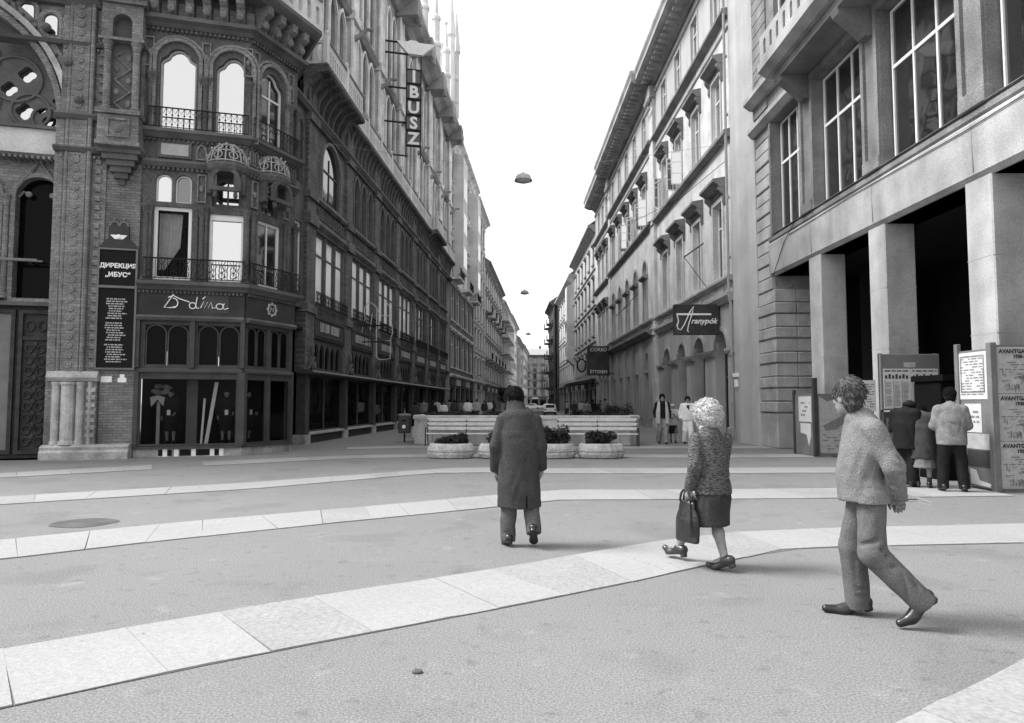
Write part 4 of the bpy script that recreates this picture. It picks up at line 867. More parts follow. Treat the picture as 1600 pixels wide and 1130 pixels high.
mb = MB(); mb.prof([(.02,11.62),(.9,11.62),(.9,11.88),(.02,11.88)],4.1,24); mb.build('balcony_soffit','trim_dark',ab,FA)
for x in (4.4,8.0,11.7,15.4,19.1): MB().prof([(0,10.9),(.2,10.9),(.5,11.2),(.85,11.5),(.9,11.62),(0,11.62)],x-.18,x+.18).build('balcony_bracket','trim_dark',ab,FA)
wall(ab,FA,3.8,24,12.35,13.2,[(4.2+.5*k_,12.5,.18,.5,'round') for k_ in range(38)],'trim_right',.14,'balcony_parapet',-1.22,True)
ledge(ab,FA,-.1,24,[(-.3,21.8),(.2,21.8),(.8,22.1),(1.0,22.3),(1.0,22.6),(-.3,22.7)],'trim_right','main_cornice')
mb = MB(); mb.tube([(1.5,-.07,5.9),(2.6,-.09,6.9),(3.4,-.1,7.3)],.012,5); mb.tube([(3.0,-.08,7.05),(7.0,-.08,7.1),(11.5,-.08,7.02),(16,-.08,7.1)],.010,5); mb.build('cable','iron',ab,FA)

# ------------------------------------------------------------------ classical palace on the right
FP = facade(RXL(70), 70, RA); D = lambda d: 70-d
pb = empty('classical_palace', T(RXL(48), 48, 0), 'long pale classical palace with hooded windows, open casements and arcaded ground floor', 'building')
bar_box(pb,FP,'core','interior',0,45,.9,12,0,22)
mb = MB(); mb.rings([[(-.3,-1.0,22.7),(45,-1.0,22.7),(45,13,22.7),(-.3,13,22.7)],[(3,5.5,25.5),(44.9,5.5,25.5),(44.9,7.0,25.5),(3,7,25.5)]]); mb.build('roof','roof_tile',pb,FP)
secs = [(25.0,27.7,'end'),(27.7,41.6,'a'),(42.6,59.2,'b'),(60.2,70,'c')]
# plain plastered end strip
wall(pb,FP,D(27.7),45,0,21.5,[],'plaster_side',.3,'end_wall',-.04)
mb = MB(); mb.bbox(D(27.75),D(27.35),-.02,.1,0,5.2,b=.02); mb.build('corner_board','plaster_side',pb,FP)
mb = MB(); mb.tube([(D(27.75),-.12,.2),(D(27.75),-.12,5.6),(D(27.75),-.2,5.9),(D(27.75),-.2,21.3)],.06,8)
for zz in (1.5,3.5,7.5,10,13.5,16,19): mb.lathe([(.085,0),(.085,.08)],8,(D(27.75),-.16,zz))
mb.build('drainpipe','zinc',pb,FP)
def hood(o,F,cx,z,w,pr_,material='trim_dark'):
    me = cached(('hood',round(w,2),pr_), lambda mb: (mb.prof([(0,.0),(pr_*.5,.0),(pr_*.7,.12),(pr_,.2),(pr_,.32),(0,.42)],-w/2-.22,w/2+.22), mb.box(-w/2-.1,w/2+.1,-.06,0,-.2,0), mb.prof([(0,-.75),(.05,-.75),(.12,-.6),(.1,-.35),(pr_*.6,-.12),(pr_*.6,0),(0,0)],-w/2-.2,-w/2-.03), mb.prof([(0,-.75),(.05,-.75),(.12,-.6),(.1,-.35),(pr_*.6,-.12),(pr_*.6,0),(0,0)],w/2+.03,w/2+.2)),'hood',material)
    return link('hood',me,o,F @ T(cx,0,z))
def sillp(o,F,cx,z,w): return link('sill',cached(('sill',round(w,2)),lambda mb: mb.prof([(0,-.14),(.1,-.14),(.16,-.05),(.16,0),(0,.01)],-w/2-.12,w/2+.12),'sill','trim_right'),o,F @ T(cx,0,z))
SA = [29.5+3.28*k for k in range(4)]; SB = [44.6+3.28*k for k in range(5)]; SC = [62.2+2.6*k for k in range(3)]
for (d0,d1,kd),cs in zip(secs[1:],(SA,SB,SC)):
    x0,x1 = D(d1)-(.5),D(d0)+(.5 if kd!='a' else 0); xs = [D(d) for d in cs]; pj = -.12 if kd=='b' else 0
    F = FP @ T(0,pj,0)
    # ground floor: arches
    if kd == 'b': H = [(x,.12,1.5,3.4,'flat') for x in xs]+[(xs[0],3.75,1.3,1.1,'round')]
    else: H = [(x,.12,1.7,4.55,'round') for x in xs]
    wall(pb,F,x0,x1,0,5.75,H,'plaster_low',.55,'ground_wall')
    for x in xs:
        if kd == 'b':
            o = window(pb,F,x,.12,1.5,3.4,'flat',2,(2.5,),.08,'brown_frame','glass_dark',.45,name='shop_window')
        else:
            o = window(pb,F,x,.12,1.7,4.55,'round',2,(2.6,3.7),.08,'brown_frame','glass_dark',.5,name='shop_window',split=False)
            ol = outline(1.7,4.55,'round',14); mb = MB(); ring2(mb,offset(ol,-.16)[2:-0 or None],offset(ol,-.0)[2:],-.05,.0) if 0 else None
            me = cached(('garch',1.7),lambda mb: ring2(mb,[(p[0]*1.2,max(p[1],3.7)) for p in offset(ol,-.0)],[(p[0],max(p[1],3.7)) for p in ol],-.05,.0),'archivolt','trim_right')
            mb = MB(); n_=16; mb.rings([[(r_*math.cos(t),yy,3.7+r_*math.sin(t)) for r_,yy in ((.86,0),(.86,-.06),(1.05,-.06),(1.05,0))] for t in [math.pi*k_/n_ for k_ in range(n_+1)]]); mb.build('archivolt','trim_right',o,F @ T(x,0,.12))
    for a_,b_ in zip([x0]+[x+.86 for x in sorted(xs)],[x-.86 for x in sorted(xs)]+[x1]):
        if b_-a_ > .2 and kd!='b': ledge(pb,F,a_,b_,[(0,3.62),(.1,3.62),(.16,3.74),(.16,3.84),(0,3.86)],'trim_right','impost')
        if b_-a_ > .2 : ledge(pb,F,a_,b_,[(0,0),(.08,0),(.08,.5),(.04,.55),(0,.55)],'trim_right','plinth')
        if kd=='b' and b_-a_>.4: mb=MB(); mb.bbox(a_+.2,b_-.2,-.12,0,.55,5.6,b=.02); mb.build('pilaster','plaster_low',pb,F)
    big = .55 if kd=='b' else .3
    ledge(pb,F,x0,x1,[(0,5.75),(big*.4,5.75),(big,5.98),(big,6.12),(0,6.15)],'trim_dark' if kd=='b' else 'trim_right','balcony_ledge')
    wall(pb,F,x0,x1,6.15,12.7,[(x,6.95,1.25,3.3 if kd!='b' else 3.9,'flat' if kd!='b' else 'round') for x in xs],'plaster_right',.3,'wall')
    ledge(pb,F,x0,x1,[(0,6.6),(.12,6.6),(.26,6.7),(.26,6.8),(0,6.86)],'trim_right','sill_course')
    for x in xs:
        MB().bbox(x-.62,x+.62,-.07,0,6.2,6.58,b=.02).build('parapet_panel','trim_right',pb,F)
        if kd != 'b':
            o = window(pb,F,x,6.95,1.25,3.3,'flat',2,(2.3,),.07,'white_frame' if kd=='a' else 'grey_frame','glass',.24); surround(o,F,x,6.95,1.25,3.3,'flat',.18,.08,'plaster_right'); hood(o,F,x,10.75,1.6,.55)
        else:
            o = window(pb,F,x,6.95,1.25,3.9,'round',2,(2.75,),.07,'white_frame','glass',.26); surround(o,F,x,6.95,1.25,3.9,'round',.16,.08,'trim_right')
            MB().prof([(0,9.62),(.18,9.62),(.34,9.74),(.34,9.86),(0,9.9)],x-.85,x+.85).build('impost','trim_dark',o,F)
    wall(pb,F,x0,x1,12.7,17.9,[(x,13.1,1.2,2.75,'flat') for x in xs],'plaster_right',.3,'wall')
    ledge(pb,F,x0,x1,[(0,12.62),(.14,12.62),(.3,12.74),(.3,12.9),(0,12.98)],'trim_dark','string_course')
    for j,x in enumerate(xs):
        o = window(pb,F,x,13.1,1.2,2.75,'flat',2,(1.85,),.07,'white_frame','glass_sky',.2); surround(o,F,x,13.1,1.2,2.75,'flat',.14,.06,'plaster_light'); hood(o,F,x,16.2,1.45,.45)
        if (kd=='a' and j in (2,3)) or (kd=='b' and j in (0,1,2)):      # casements standing open
            for s in ((-1,) if j%2 else (-1,1)):
                Fo = F @ T(x+s*.6,-.0,13.1) @ RZ(-90+s*12) ; mb=MB(); ring2(mb,[(0,.02),(.58,.02),(.58,1.8),(0,1.8)],[(.06,.08),(.52,.08),(.52,1.74),(.06,1.74)],-.025,.025); mb.box(.05,.53,-.02,.02,.6,.64); mb.box(.05,.53,-.02,.02,1.2,1.24)
                MB().box(.05,.53,-.006,.006,.06,1.76).build('casement_pane','glass_sky',o,F @ T(x+s*.6,0,13.1) @ RZ(-90-s*10)); cs_ = mb.build('casement','white_frame',o,Fo @ RZ(180) if 0 else F @ T(x+s*.6,0,13.1) @ RZ(-90-s*10)); 
    wall(pb,F,x0,x1,17.9,21.5,[(x,18.45,1.15,2.1,'flat') for x in xs],'plaster_light',.3,'wall')
    ledge(pb,F,x0,x1,[(0,17.82),(.12,17.82),(.3,17.96),(.3,18.1),(0,18.16)],'trim_dark','string_course')
    ledge(pb,F,x0,x1,[(0,17.3),(.05,17.3),(.08,17.36),(0,17.4)],'trim_right','fillet')
    for x in xs: o = window(pb,F,x,18.45,1.15,2.1,'flat',2,(1.4,),.07,'white_frame','glass_sky',.16); surround(o,F,x,18.45,1.15,2.1,'flat',.12,.04,'plaster_light')
    ledge(pb,F,x0,x1,[(0,20.9),(.06,20.9),(.1,20.98),(.1,21.1),(0,21.12)],'plaster_light','fillet')
for d in (42.1,59.7):
    mb = MB(); mb.bbox(D(d)-.5,D(d)+.5,-.22,.1,0,20.6,b=.03); mb.box(D(d)-.55,D(d)+.55,-.3,.1,12.6,12.95); mb.box(D(d)-.55,D(d)+.55,-.3,.1,5.75,6.2); mb.build('giant_pilaster','plaster_right',pb,FP)
    mb = MB(); mb.bbox(D(d)-.62,D(d)+.62,-.42,.1,20.6,21.4,b=.04)
    for s in (-.4,0,.4): mb.ell((D(d)+s,-.42,20.5),(.16,.14,.22),7,5); mb.ell((D(d)+s,-.42,19.9),(.14,.1,.16),7,5)
    mb.build('capital','trim_right',pb,FP)
for x0,x1,e in ((-.3,D(59.7),.0),(D(59.7),D(42.1),.25),(D(42.1),D(25),.0)):
    ledge(pb,FP,x0,x1,[(-.2,21.4),(.12+e,21.4),(.2+e,21.55),(.45+e,21.7),(1.0+e,21.8),(1.15+e,21.95),(1.15+e,22.2),(1.25+e,22.4),(1.25+e,22.6),(-.2,22.75)],'trim_right','main_cornice')
    x = x0+.4
    while x < x1-.3: link('modillion',cached('modi',lambda mb: mb.box(-.1,.1,-.85,-.1,21.58,21.78),'modillion','trim_right'),pb,FP @ T(x,-e,0)); x += .62
mb = MB()
for z0,z1,xa in ((9.2,8.0,D(47)),(8.9,7.9,D(50))): mb.tube([(xa,-.1,z0),(xa+.5,-1.3,z1)],.025,5)
mb.tube([(D(31.5),-.1,9.0),(D(30.8),-1.2,8.2)],.03,5); mb.tube([(D(31),-.1,6.8),(D(30.8),-1.2,8.2)],.015,5); mb.build('flag_stay','iron',pb,FP)
mb = MB(); mb.tube([(D(27.8),-.2,11.6),(D(31.5),-1.2,11.1),(D(36),-2.6,11.2)],.012,4); mb.build('cable','iron',pb,FP)
mb = MB()
for x in [D(d) for d in SA]:
    for s in (-.16,.02,.2): mb.box(x+s-.06,x+s+.05,-.25,-.18,3.86,4.14)
mb.box(D(40),D(29),-.24,-.2,3.82,3.87); mb.build('shop_lettering','trim_dark',pb,FP)
mb = MB(); mb.box(D(27.6),D(27.2),-.16,-.04,2.6,2.75); mb.box(D(27.5),D(27.3),-.14,-.04,2.2,2.5); mb.build('wall_plate','letter_white',pb,FP)

# ------------------------------------------------------------------ plainer houses down the street
def house(name,label,F,L,rows,wallm,trimm,z_top,roofm='roof_tile',shop=True,dark=None,n=None,balc=(),group='houses further down the street',pw=2.9,frame='grey_frame',core=11,bays=()):
    b = empty(name,F @ T(L/2,0,0),label,'building',group); n = n or max(2,int(L/pw)); xs=[L*(k+.5)/n for k in range(n)]
    bar_box(b,F,'core',wallm,0.01,L-.01,.5,core,0,z_top-.05)
    z=0
    if shop:
        sh=4.2; w=L/n
        wall(b,F,0,L,0,sh,[(x,.35,w*.78,2.7,'flat') for x in xs],dark or trimm,.4,'ground_wall')
        for x in xs: window(b,F,x,.35,w*.78,2.7,'flat',1,(2.1,),.09,'shop_wood','glass_dark',.3,name='shop_window')
        for k,x in enumerate(xs): bar_box(b,F,'sign_board',('sign_panel','plaster_low','board_dark','letter_grey')[(k+int(L))%4],x-w*.4,x+w*.4,-.1,0,3.25,3.85)
        ledge(b,F,0,L,[(0,sh-.2),(.15,sh-.2),(.3,sh-.05),(.3,sh+.05),(0,sh+.08)],trimm,'string_course'); z=sh
    m=len(rows); sthts=(z_top-.8-z)/m
    for r,(arch,wf,hf) in enumerate(rows):
        z0=z+sthts*r; z1=z0+sthts; w=L/n*wf; h=sthts*hf; zs=z0+sthts*.17
        wall(b,F,0,L,z0,z1,[(x,zs,w,h,arch) for x in xs],dark if (dark and r<2 and name=='bay_house') else wallm,.25,'wall')
        for x in xs:
            o=window(b,F,x,zs,w,h,arch,2,(h*.66,),.07,frame,'glass',.18,split=False)
            link('sill',cached(('hs',round(w,2),trimm),lambda mb: mb.prof([(0,-.15),(.14,-.15),(.2,-.02),(0,.0)],-w/2-.1,w/2+.1),'sill',trimm),o,F @ T(x,0,zs))
            if arch=='flat': link('lintel',cached(('hl',round(w,2),trimm),lambda mb: mb.prof([(0,.04),(.08,.04),(.22,.2),(.22,.3),(0,.34)],-w/2-.12,w/2+.12),'lintel',trimm),o,F @ T(x,0,zs+h))
        if r: ledge(b,F,0,L,[(0,z0-.12),(.08,z0-.12),(.16,z0-.02),(0,z0+.04)],trimm,'string_course')
        if r in balc:
            for x in xs[::2]:
                MB().prof([(0,z0-.0),(.9,z0+.05),(.95,z0+.2),(0,z0+.22)],x-w,x+w).build('balcony',trimm,b,F); railing(b,F @ T(0,-.78,0),x-w,x+w,z0+.2,.9,2,-.12)
    for bx,bw_,z0,z1 in bays:
        mb=MB(); mb.prof([(0,z0-.8),(.3,z0-.5),(1.0,z0),(1.0,z1),(0,z1+.4)],bx-bw_/2,bx+bw_/2); bo=mb.build('oriel',wallm,b,F)
        zz=z0+.5
        while zz<z1-2: bar_box(bo,F,'oriel_window','glass',bx-bw_/2+.3,bx+bw_/2-.3,-1.012,-.99,zz,zz+1.9); zz+=3.3
    ledge(b,F,0,L,[(-.1,z_top-.8),(.15,z_top-.8),(.4,z_top-.5),(.8,z_top-.3),(.8,z_top-.05),(-.1,z_top)],trimm,'cornice')
    mb=MB(); mb.rings([[(0,-.6,z_top+.01),(L,-.6,z_top+.01),(L,core,z_top+.01),(0,core,z_top+.01)],[(.3,3,z_top+2.6),(L-.3,3,z_top+2.6),(L-.3,core-3,z_top+2.6),(.3,core-3,z_top+2.6)]]); ro=mb.build('roof',roofm,b,F)
    for k in range(2): bar_box(ro,F,'chimney',trimm,L*(.3+.4*k)-.4,L*(.3+.4*k)+.4,4,4.8,z_top+1.5,z_top+3.9)
    return b
LA = 86.57
fl = lambda d: facade(SX(d), d, LA)
house('bay_house','white upper storeys over a dark front with tall shop windows, next to the corner building',fl(62.2),18.6,[('flat',.62,.74),('flat',.62,.74),('flat',.42,.68),('flat',.42,.68),('flat',.42,.66)],'pale_stone','upper_stone',27,dark='dark_stone',n=5,balc=(2,),bays=((3.0,3.0,14.0,25),(15.5,3.0,14.0,25)),frame='white_frame')
house('town_house','light plastered house with plain rows of windows, second beyond the corner building',fl(81),13,[('flat',.45,.62)]*6,'plaster_light','plaster_right',26.5,n=4,frame='brown_frame')
house('town_house','grey house with bright bare end wall and darker front, third beyond the corner building',fl(94.5),30,[('flat',.4,.62)]*5,'plaster_low','trim_dark',21.5,n=9,balc=(1,3))
bb = house('town_house','white modern block with stacked bands of balconies on the left side of street',fl(125),22,[('flat',.55,.6)]*5,'cream_panel','plaster_light',20.5,n=6,roofm='zinc',frame='brown_frame')
for r in range(5):
    for k in range(3): MB().prof([(0,4.4+r*3.1),(1.3,4.4+r*3.1),(1.3,5.5+r*3.1),(1.2,5.5+r*3.1),(1.2,4.6+r*3.1),(0,4.6+r*3.1)],.6+k*7.2,6.6+k*7.2).build('balcony','cream_panel',bb,fl(125))
house('town_house','mid grey house with a narrow light side, fifth down the left side',fl(148),30,[('flat',.42,.62)]*5,'plaster_right','trim_right',21,n=9,bays=((3,3,8,18),))
house('town_house','old dark house with oriel near the end of the left side',fl(179),34,[('flat',.42,.62)]*4,'plaster_low','trim_dark',19,n=10,bays=((2.5,3.2,6,16),(14,3.2,6,16)))
house('town_house','last pale house with balconies at the far left end of street',fl(214),40,[('flat',.42,.62)]*5,'plaster_right','trim_right',20,n=12,balc=(1,2,3))
fr_ = lambda d: facade(RXL(d), d, RA)
house('town_house','pale narrow house with restaurant sign next beyond the classical palace',fr_(91.5),21.3,[('flat',.4,.6),('flat',.4,.6),('flat',.4,.6),('flat',.36,.5)],'plaster_light','trim_right',20.2,n=6,dark='plaster_low')
house('town_house','white house with corner oriel on the right side before the dark house',fr_(119),27,[('flat',.4,.6)]*4,'pale_stone','plaster_light',19.2,n=8,bays=((25,3,7.5,17.5),),dark='plaster_low')
house('town_house','dark house with stacked round bays at the end of the right side',facade(RXL(134)-.9,134,RA),14.6,[('flat',.4,.6)]*5,'dark_stone','dark_stone',19.5,n=4,balc=(0,1,2,3,4))
house('end_block','dark four storey block closing the street in the distance',facade(-2,268,0),44,[('flat',.42,.66)]*5,'trim_dark','dark_stone',20.5,n=14,balc=(1,2,3),frame='brown_frame',core=14,roofm='zinc')

# ------------------------------------------------------------------ hanging signs on the right
def box_sign(name,label,M,w,z0,z1):
    b = empty(name,M,label,'sign'); MB().bbox(-w/2,w/2,-.14,.14,z0,z1,b=.015).build('case','sign_panel',b,M)
    mb=MB(); mb.box(w/2,w/2+.45,-.03,.03,z0+.15,z0+.21); mb.box(w/2,w/2+.45,-.03,.03,z1-.21,z1-.15); mb.build('bracket','iron',b,M); return b
Ms = T(8.02,29.6,0)
sg = box_sign('hanging_sign','dark box sign with white script name hanging off the pale palace',Ms,1.95,4.52,5.84)
mb=MB()
def st(pts,r=.026): mb.tube([(x,-.16,z) for x,z in pts],r,5)
st([(-.88,4.95),(-.82,4.75),(-.7,4.72),(-.55,4.95),(-.3,5.5),(-.14,5.72),(-.18,5.5),(-.35,5.0),(-.42,4.68),(-.36,4.62)]); mb.box(-.88,.62,-.17,-.14,5.36,5.44); st([(-.86,5.4),(-.8,5.1),(-.86,4.9)],.03)
mb.build('script_initial','letter_white',sg,Ms)
text(sg,Ms,.30,-.15,5.0,'ranypók',.34,'letter_white',shear=.35,ext=.012,bold=.006)
Mc = T(7.35,58,0); sg = box_sign('hanging_sign','dark double panel restaurant sign with small pale capitals, deeper in street',Mc,1.9,3.9,6.4)
text(sg,Mc,0,-.15,5.95,'CORSO',.42,'letter_white',ext=.01); text(sg,Mc,0,-.15,4.08,'ÉTTEREM',.36,'letter_white',ext=.01)
# ornate hanging clock and awning by the restaurant
Mk = T(8.05,79,0); ck = empty('hanging_clock',Mk,'dark framed oval hanging clock beyond the restaurant sign','clock')
MB().ell((0,-.1,5.9),(.42,.14,.62),14,9).build('face','letter_grey',ck,Mk); mb=MB(); mb.tube([(.5*math.cos(t),-.1,5.9+.75*math.sin(t)) for t in [2*math.pi*k/20 for k in range(21)]],.08,6); mb.box(.45,1.0,-.15,-.05,6.3,6.4); mb.build('rim','iron',ck,Mk)
aw = empty('awning',T(7.4,76,0),'dark flat awning with posts over the pavement by the hanging clock','awning'); MB().prism([(-1.3,3.5),(1.2,3.7),(1.2,4.1),(-1.3,3.7)],-4,4).build('cloth','cloth_dark',aw,T(7.4,76,0))
for y in (-3.8,3.8): MB().tube([(-1.2,y,0.1),(-1.2,y,3.55)],.05,6).build('post','iron',aw,T(7.4,76,0))
Mg = T(-3.35,85,0); rs = empty('round_sign',Mg,'pale round shop sign on the left side of the street','sign'); mb=MB(); mb.lathe([(.02,-.1),(.42,-.1),(.5,-.04),(.5,.04),(.42,.1),(.02,.1)],18); o=mb.build('disc','letter_grey',rs,Mg @ T(0,0,5.0) @ RX(90)); bar_box(rs,Mg,'bracket','iron',-.95,-.45,-.03,.03,4.97,5.03)
# ------------------------------------------------------------------ street lamps hung over the middle of the street
for k,(x,d,z,lb) in enumerate(((.47,27.8,10.75,'nearest dome lamp hanging over the street against the white sky'),(1.07,57,10.75,'second dome lamp, smaller, hanging further down the street'),(2.25,94,11.0,'farthest tiny dome lamp hanging above the distant houses'))):
    Ml = T(x,d,z); l = empty('hanging_lamp',Ml,lb,'street lamp','lamps hung across the street')
    MB().lathe([(.10,.29),(.18,.28),(.26,.24),(.31,.17),(.345,.08),(.375,.02),(.38,.0),(.36,.0),(.3,.1),(.2,.2),(.05,.24)],20).build('shade','lamp_metal',l,Ml,True)
    MB().lathe([(.05,.28),(.05,.33),(.03,.36)],10).build('socket','iron',l,Ml); MB().lathe([(.33,.03),(.3,-.03),(.18,-.07),(.02,-.08)],16).build('glass','lamp_glass',l,Ml,True)
    mb=MB(); xl=SX(d)-x; xr=RXL(d)-x; mb.tube([(xl,0,1.6),(xl*.5,0,.95),(0,0,.36)],.007,4); mb.tube([(0,0,.36),(xr*.5,0,.95),(xr,0,1.6)],.007,4); mb.build('span_wire','zinc',l,Ml)
# ------------------------------------------------------------------ planted wall, benches, bowls, bin
pw = empty('planted_wall',T(.5,26,0),'long low pale stone wall of the raised flower bed across the street mouth','wall')
wp=[(-3.75,28.6),(-3.75,26.3),(-3.2,25.75),(4.35,25.3),(4.75,25.7),(4.8,28.6)]
mb=MB(); mb.sweep(wp,[(0,0),(0,.95),(-.34,.95),(-.34,0)]); mb.build('wall_body','wall_stone',pw)
mb=MB(); mb.sweep(wp,[(.05,.95),(.05,1.06),(.02,1.09),(-.36,1.09),(-.38,.95)]); mb.build('coping','wall_stone',pw)
mb=MB(); mb.add([(-3.6,26,.86),(4.6,25.6,.86),(4.7,28.6,.86),(-3.6,28.6,.86)],[(0,1,2,3)]); mb.build('soil','soil',pw)
bar_box(pw,T(.5,28.6,0),'wall_body','wall_stone',-4.3,4.3,-.15,.15,0,.95)
mb=MB()
for k in range(8): x=-3.0+k*1.0; mb.box(x-.006,x+.006,-.012,.0,.02,.94)
mb.build('joint','mortar',pw,T(0,25.75,0) @ RZ(-3.4) @ T(0,.19,0) if 0 else T(-0.0,25.56,0) @ RZ(-3.4))
def leaves(mb,blobs,n,size,rnd,lo=0.):
    for _ in range(n):
        c,r=rnd.choice(blobs); v=Vector((rnd.gauss(0,1),rnd.gauss(0,1),rnd.gauss(0,1))).normalized()*(rnd.random()**.35)
        p=Vector((c[0]+v.x*r[0],c[1]+v.y*r[1],max(lo,c[2]+v.z*r[2]))); d=(v+Vector((rnd.uniform(-.7,.7),rnd.uniform(-.7,.7),rnd.uniform(-.2,.9)))).normalized(); a=d.orthogonal().normalized(); a=(Matrix.Rotation(rnd.uniform(0,6.28),3,d) @ a); b_=d.cross(a); s=size*rnd.uniform(.6,1.3)
        mb.add([p-a*s,p+b_*s*.45+d*s*.15,p+a*s,p-b_*s*.45+d*s*.15],[(0,1,2,3)])
def shrub(name,label,cat,M,blobs,n,size,seed,material='leaf',group=None,stems=6):
    rnd=random.Random(seed); s=empty(name,M,label,cat,group); mb=MB(); leaves(mb,blobs,n,size,rnd); mb.build('foliage',material,s,M)
    mb=MB()
    for k in range(stems): c,r=rnd.choice(blobs); mb.tube([(c[0]*.5,c[1]*.5,0),(c[0],c[1],c[2]*.6),(c[0]+r[0]*rnd.uniform(-.5,.5),c[1],c[2]+r[2]*.5)],[.02,.014,.006],5)
    mb.build('stem','bark',s,M); return s
for k,(x0,x1,h,lb) in enumerate(((-3.3,-1.6,.30,'leafy dark shrubs at the left end of the raised bed'),(-1.8,.2,.32,'leafy dark shrubs in the raised bed behind the man in the coat'),(3.0,4.5,.34,'low dark shrubs at the right end of the raised bed'))):
    rnd=random.Random(40+k); bl=[((x0+(x1-x0)*rnd.random()-(x0+x1)/2,rnd.uniform(-.9,.9),h*rnd.uniform(.3,.9)),(.4,.4,h*.45)) for _ in range(10)]
    shrub('shrub',lb,'shrub',T((x0+x1)/2,27.2,.86),bl,2200,.055,50+k,'leaf','shrubs in the raised bed')
def bench(M,L,label):
    b=empty('bench',M,label,'bench','benches against the planted wall')
    for y,z in ((-.16,.44),(0.0,.44),(.16,.43)): MB().bbox(-L/2,L/2,y-.065,y+.065,z-.02,z+.02,b=.008).build('seat_slat','bench_slat',b,M)
    for z,y in ((.62,.25),(.78,.29),(.94,.33)): MB().bbox(-L/2,L/2,y-.018,y+.018,z-.055,z+.055,b=.008).build('back_slat','bench_slat',b,M)
    for x in (-L/2+.02,0,L/2-.02):
        mb=MB(); mb.tube([(x,-.24,0),(x,-.26,.36),(x,-.24,.60),(x,-.16,.66),(x,.18,.64)] if abs(x)>.1 else [(x,-.2,0),(x,-.2,.41)],.022,6); mb.tube([(x,.3,0),(x,.2,.42),(x,.35,1.0)],.022,6); mb.tube([(x,-.24,.40),(x,.22,.40)],.02,6); mb.build('leg_frame','iron',b,M)
bench(T(-1.7,25.05,0) @ RZ(-3.4),2.9,'long slatted bench along the left half of the planted wall')
bench(T(3.1,24.75,0) @ RZ(-3.4),2.9,'long slatted bench along the right half of the planted wall')
for k,(x,lb,hh) in enumerate(((-1.72,'leftmost low stone flower bowl in front of the left bench',.40),(-.30,'stone flower bowl second from the left, half hidden by the man in the coat',.62),(1.15,'stone flower bowl with the fullest plants, third from the left',.66),(2.52,'rightmost low stone flower bowl in front of the right bench',.44))):
    Mp=T(x,19.45,0) @ RZ(22.5*(k%2)*.3); p=empty('flower_bowl',Mp,lb,'planter','stone flower bowls before the benches')
    def oct_(r,z,s=.66): return [(r*math.cos(math.radians(a))*1.0,r*math.sin(math.radians(a))*s,z) for i in range(8) for a in (45*i+22.5-9,45*i+22.5+9)]
    MB().rings([oct_(.52,0),oct_(.62,.03),oct_(.68,.12),oct_(.685,.185)]).build('base_tier','planter_stone',p,Mp); MB().rings([oct_(.665,.185),oct_(.665,.205)]).build('groove','mortar',p,Mp)
    mb=MB(); mb.rings([oct_(.685,.205),oct_(.68,.26),oct_(.63,.37),oct_(.58,.42),oct_(.54,.42),oct_(.52,.36)]); mb.build('rim_tier','planter_stone',p,Mp)
    rnd=random.Random(60+k); bl=[((rnd.uniform(-.38,.38),rnd.uniform(-.22,.22),.40+hh*rnd.uniform(.1,.55)),(.17,.15,hh*.32)) for _ in range(13)]
    mb=MB(); leaves(mb,bl,2600,.045,rnd,.38); mb.build('foliage','leaf',p,Mp)
Mb=T(-4.28,27.3,0); bn=empty('litter_bin',Mb,'dark litter bin on a post with round white sticker beside the planted wall','bin')
MB().rings([[(x*s,y*s*.8,z) for x,y in ((-.19,-.2),(.19,-.2),(.23,-.15),(.23,.15),(.19,.2),(-.19,.2),(-.23,.15),(-.23,-.15))] for z,s in ((.36,.9),(.40,1),(1.0,1.04),(1.03,1.0))]).build('body','bin_paint',bn,Mb)
MB().rings([[(x*s,y*s*.8,z) for x,y in ((-.19,-.2),(.19,-.2),(.23,-.15),(.23,.15),(.19,.2),(-.19,.2),(-.23,.15),(-.23,-.15))] for z,s in ((1.05,1.1),(1.08,1.1),(1.13,.9),(1.14,.3))]).build('lid','board_grey',bn,Mb)
MB().tube([(0,.0,0),(0,0,.4)],.035,8).build('post','iron',bn,Mb); MB().tube([(0,0,1.1),(0,0,1.34)],[.03,.004],6).build('spike','zinc',bn,Mb)
MB().lathe([(.01,0),(.075,0),(.075,.006),(.01,.006)],14).build('sticker','letter_white',bn,Mb @ T(0,-.178,.62) @ RX(90))
bar_box(bn,Mb,'slot','black_board',-.08,.08,-.176,-.15,.82,.9)
# planted strips along the road and a tree further on
for x,d0,d1,h,lb in ((-4.0,31,46,.95,'clipped dark hedge in a long trough left of the road'),(4.9,31,52,.95,'clipped dark hedge in a long trough right of the road'),(6.9,40,58,1.3,'taller dark terrace shrubs by the restaurant sign')):
    M=T(x,(d0+d1)/2,0); L=d1-d0; hd=empty('hedge',M,lb,'hedge'); mb=MB(); mb.sweep([(-.5,L/2),(-.5,-L/2),(.5,-L/2),(.5,L/2)],[(0,0),(0,.5),(-.1,.5),(-.1,0)]); mb.build('trough','wall_stone' if x<6 else 'board_grey',hd,M)
    rnd=random.Random(int(d1)); bl=[((rnd.uniform(-.3,.3),-L/2+L*(k+.5)/40,.5+(h-.5)*rnd.uniform(.3,.9)),(.32,.4,(h-.5)*.5)) for k in range(40)]; mb=MB(); leaves(mb,bl,4500,.06,rnd,.45); mb.build('foliage','leaf',hd,M)
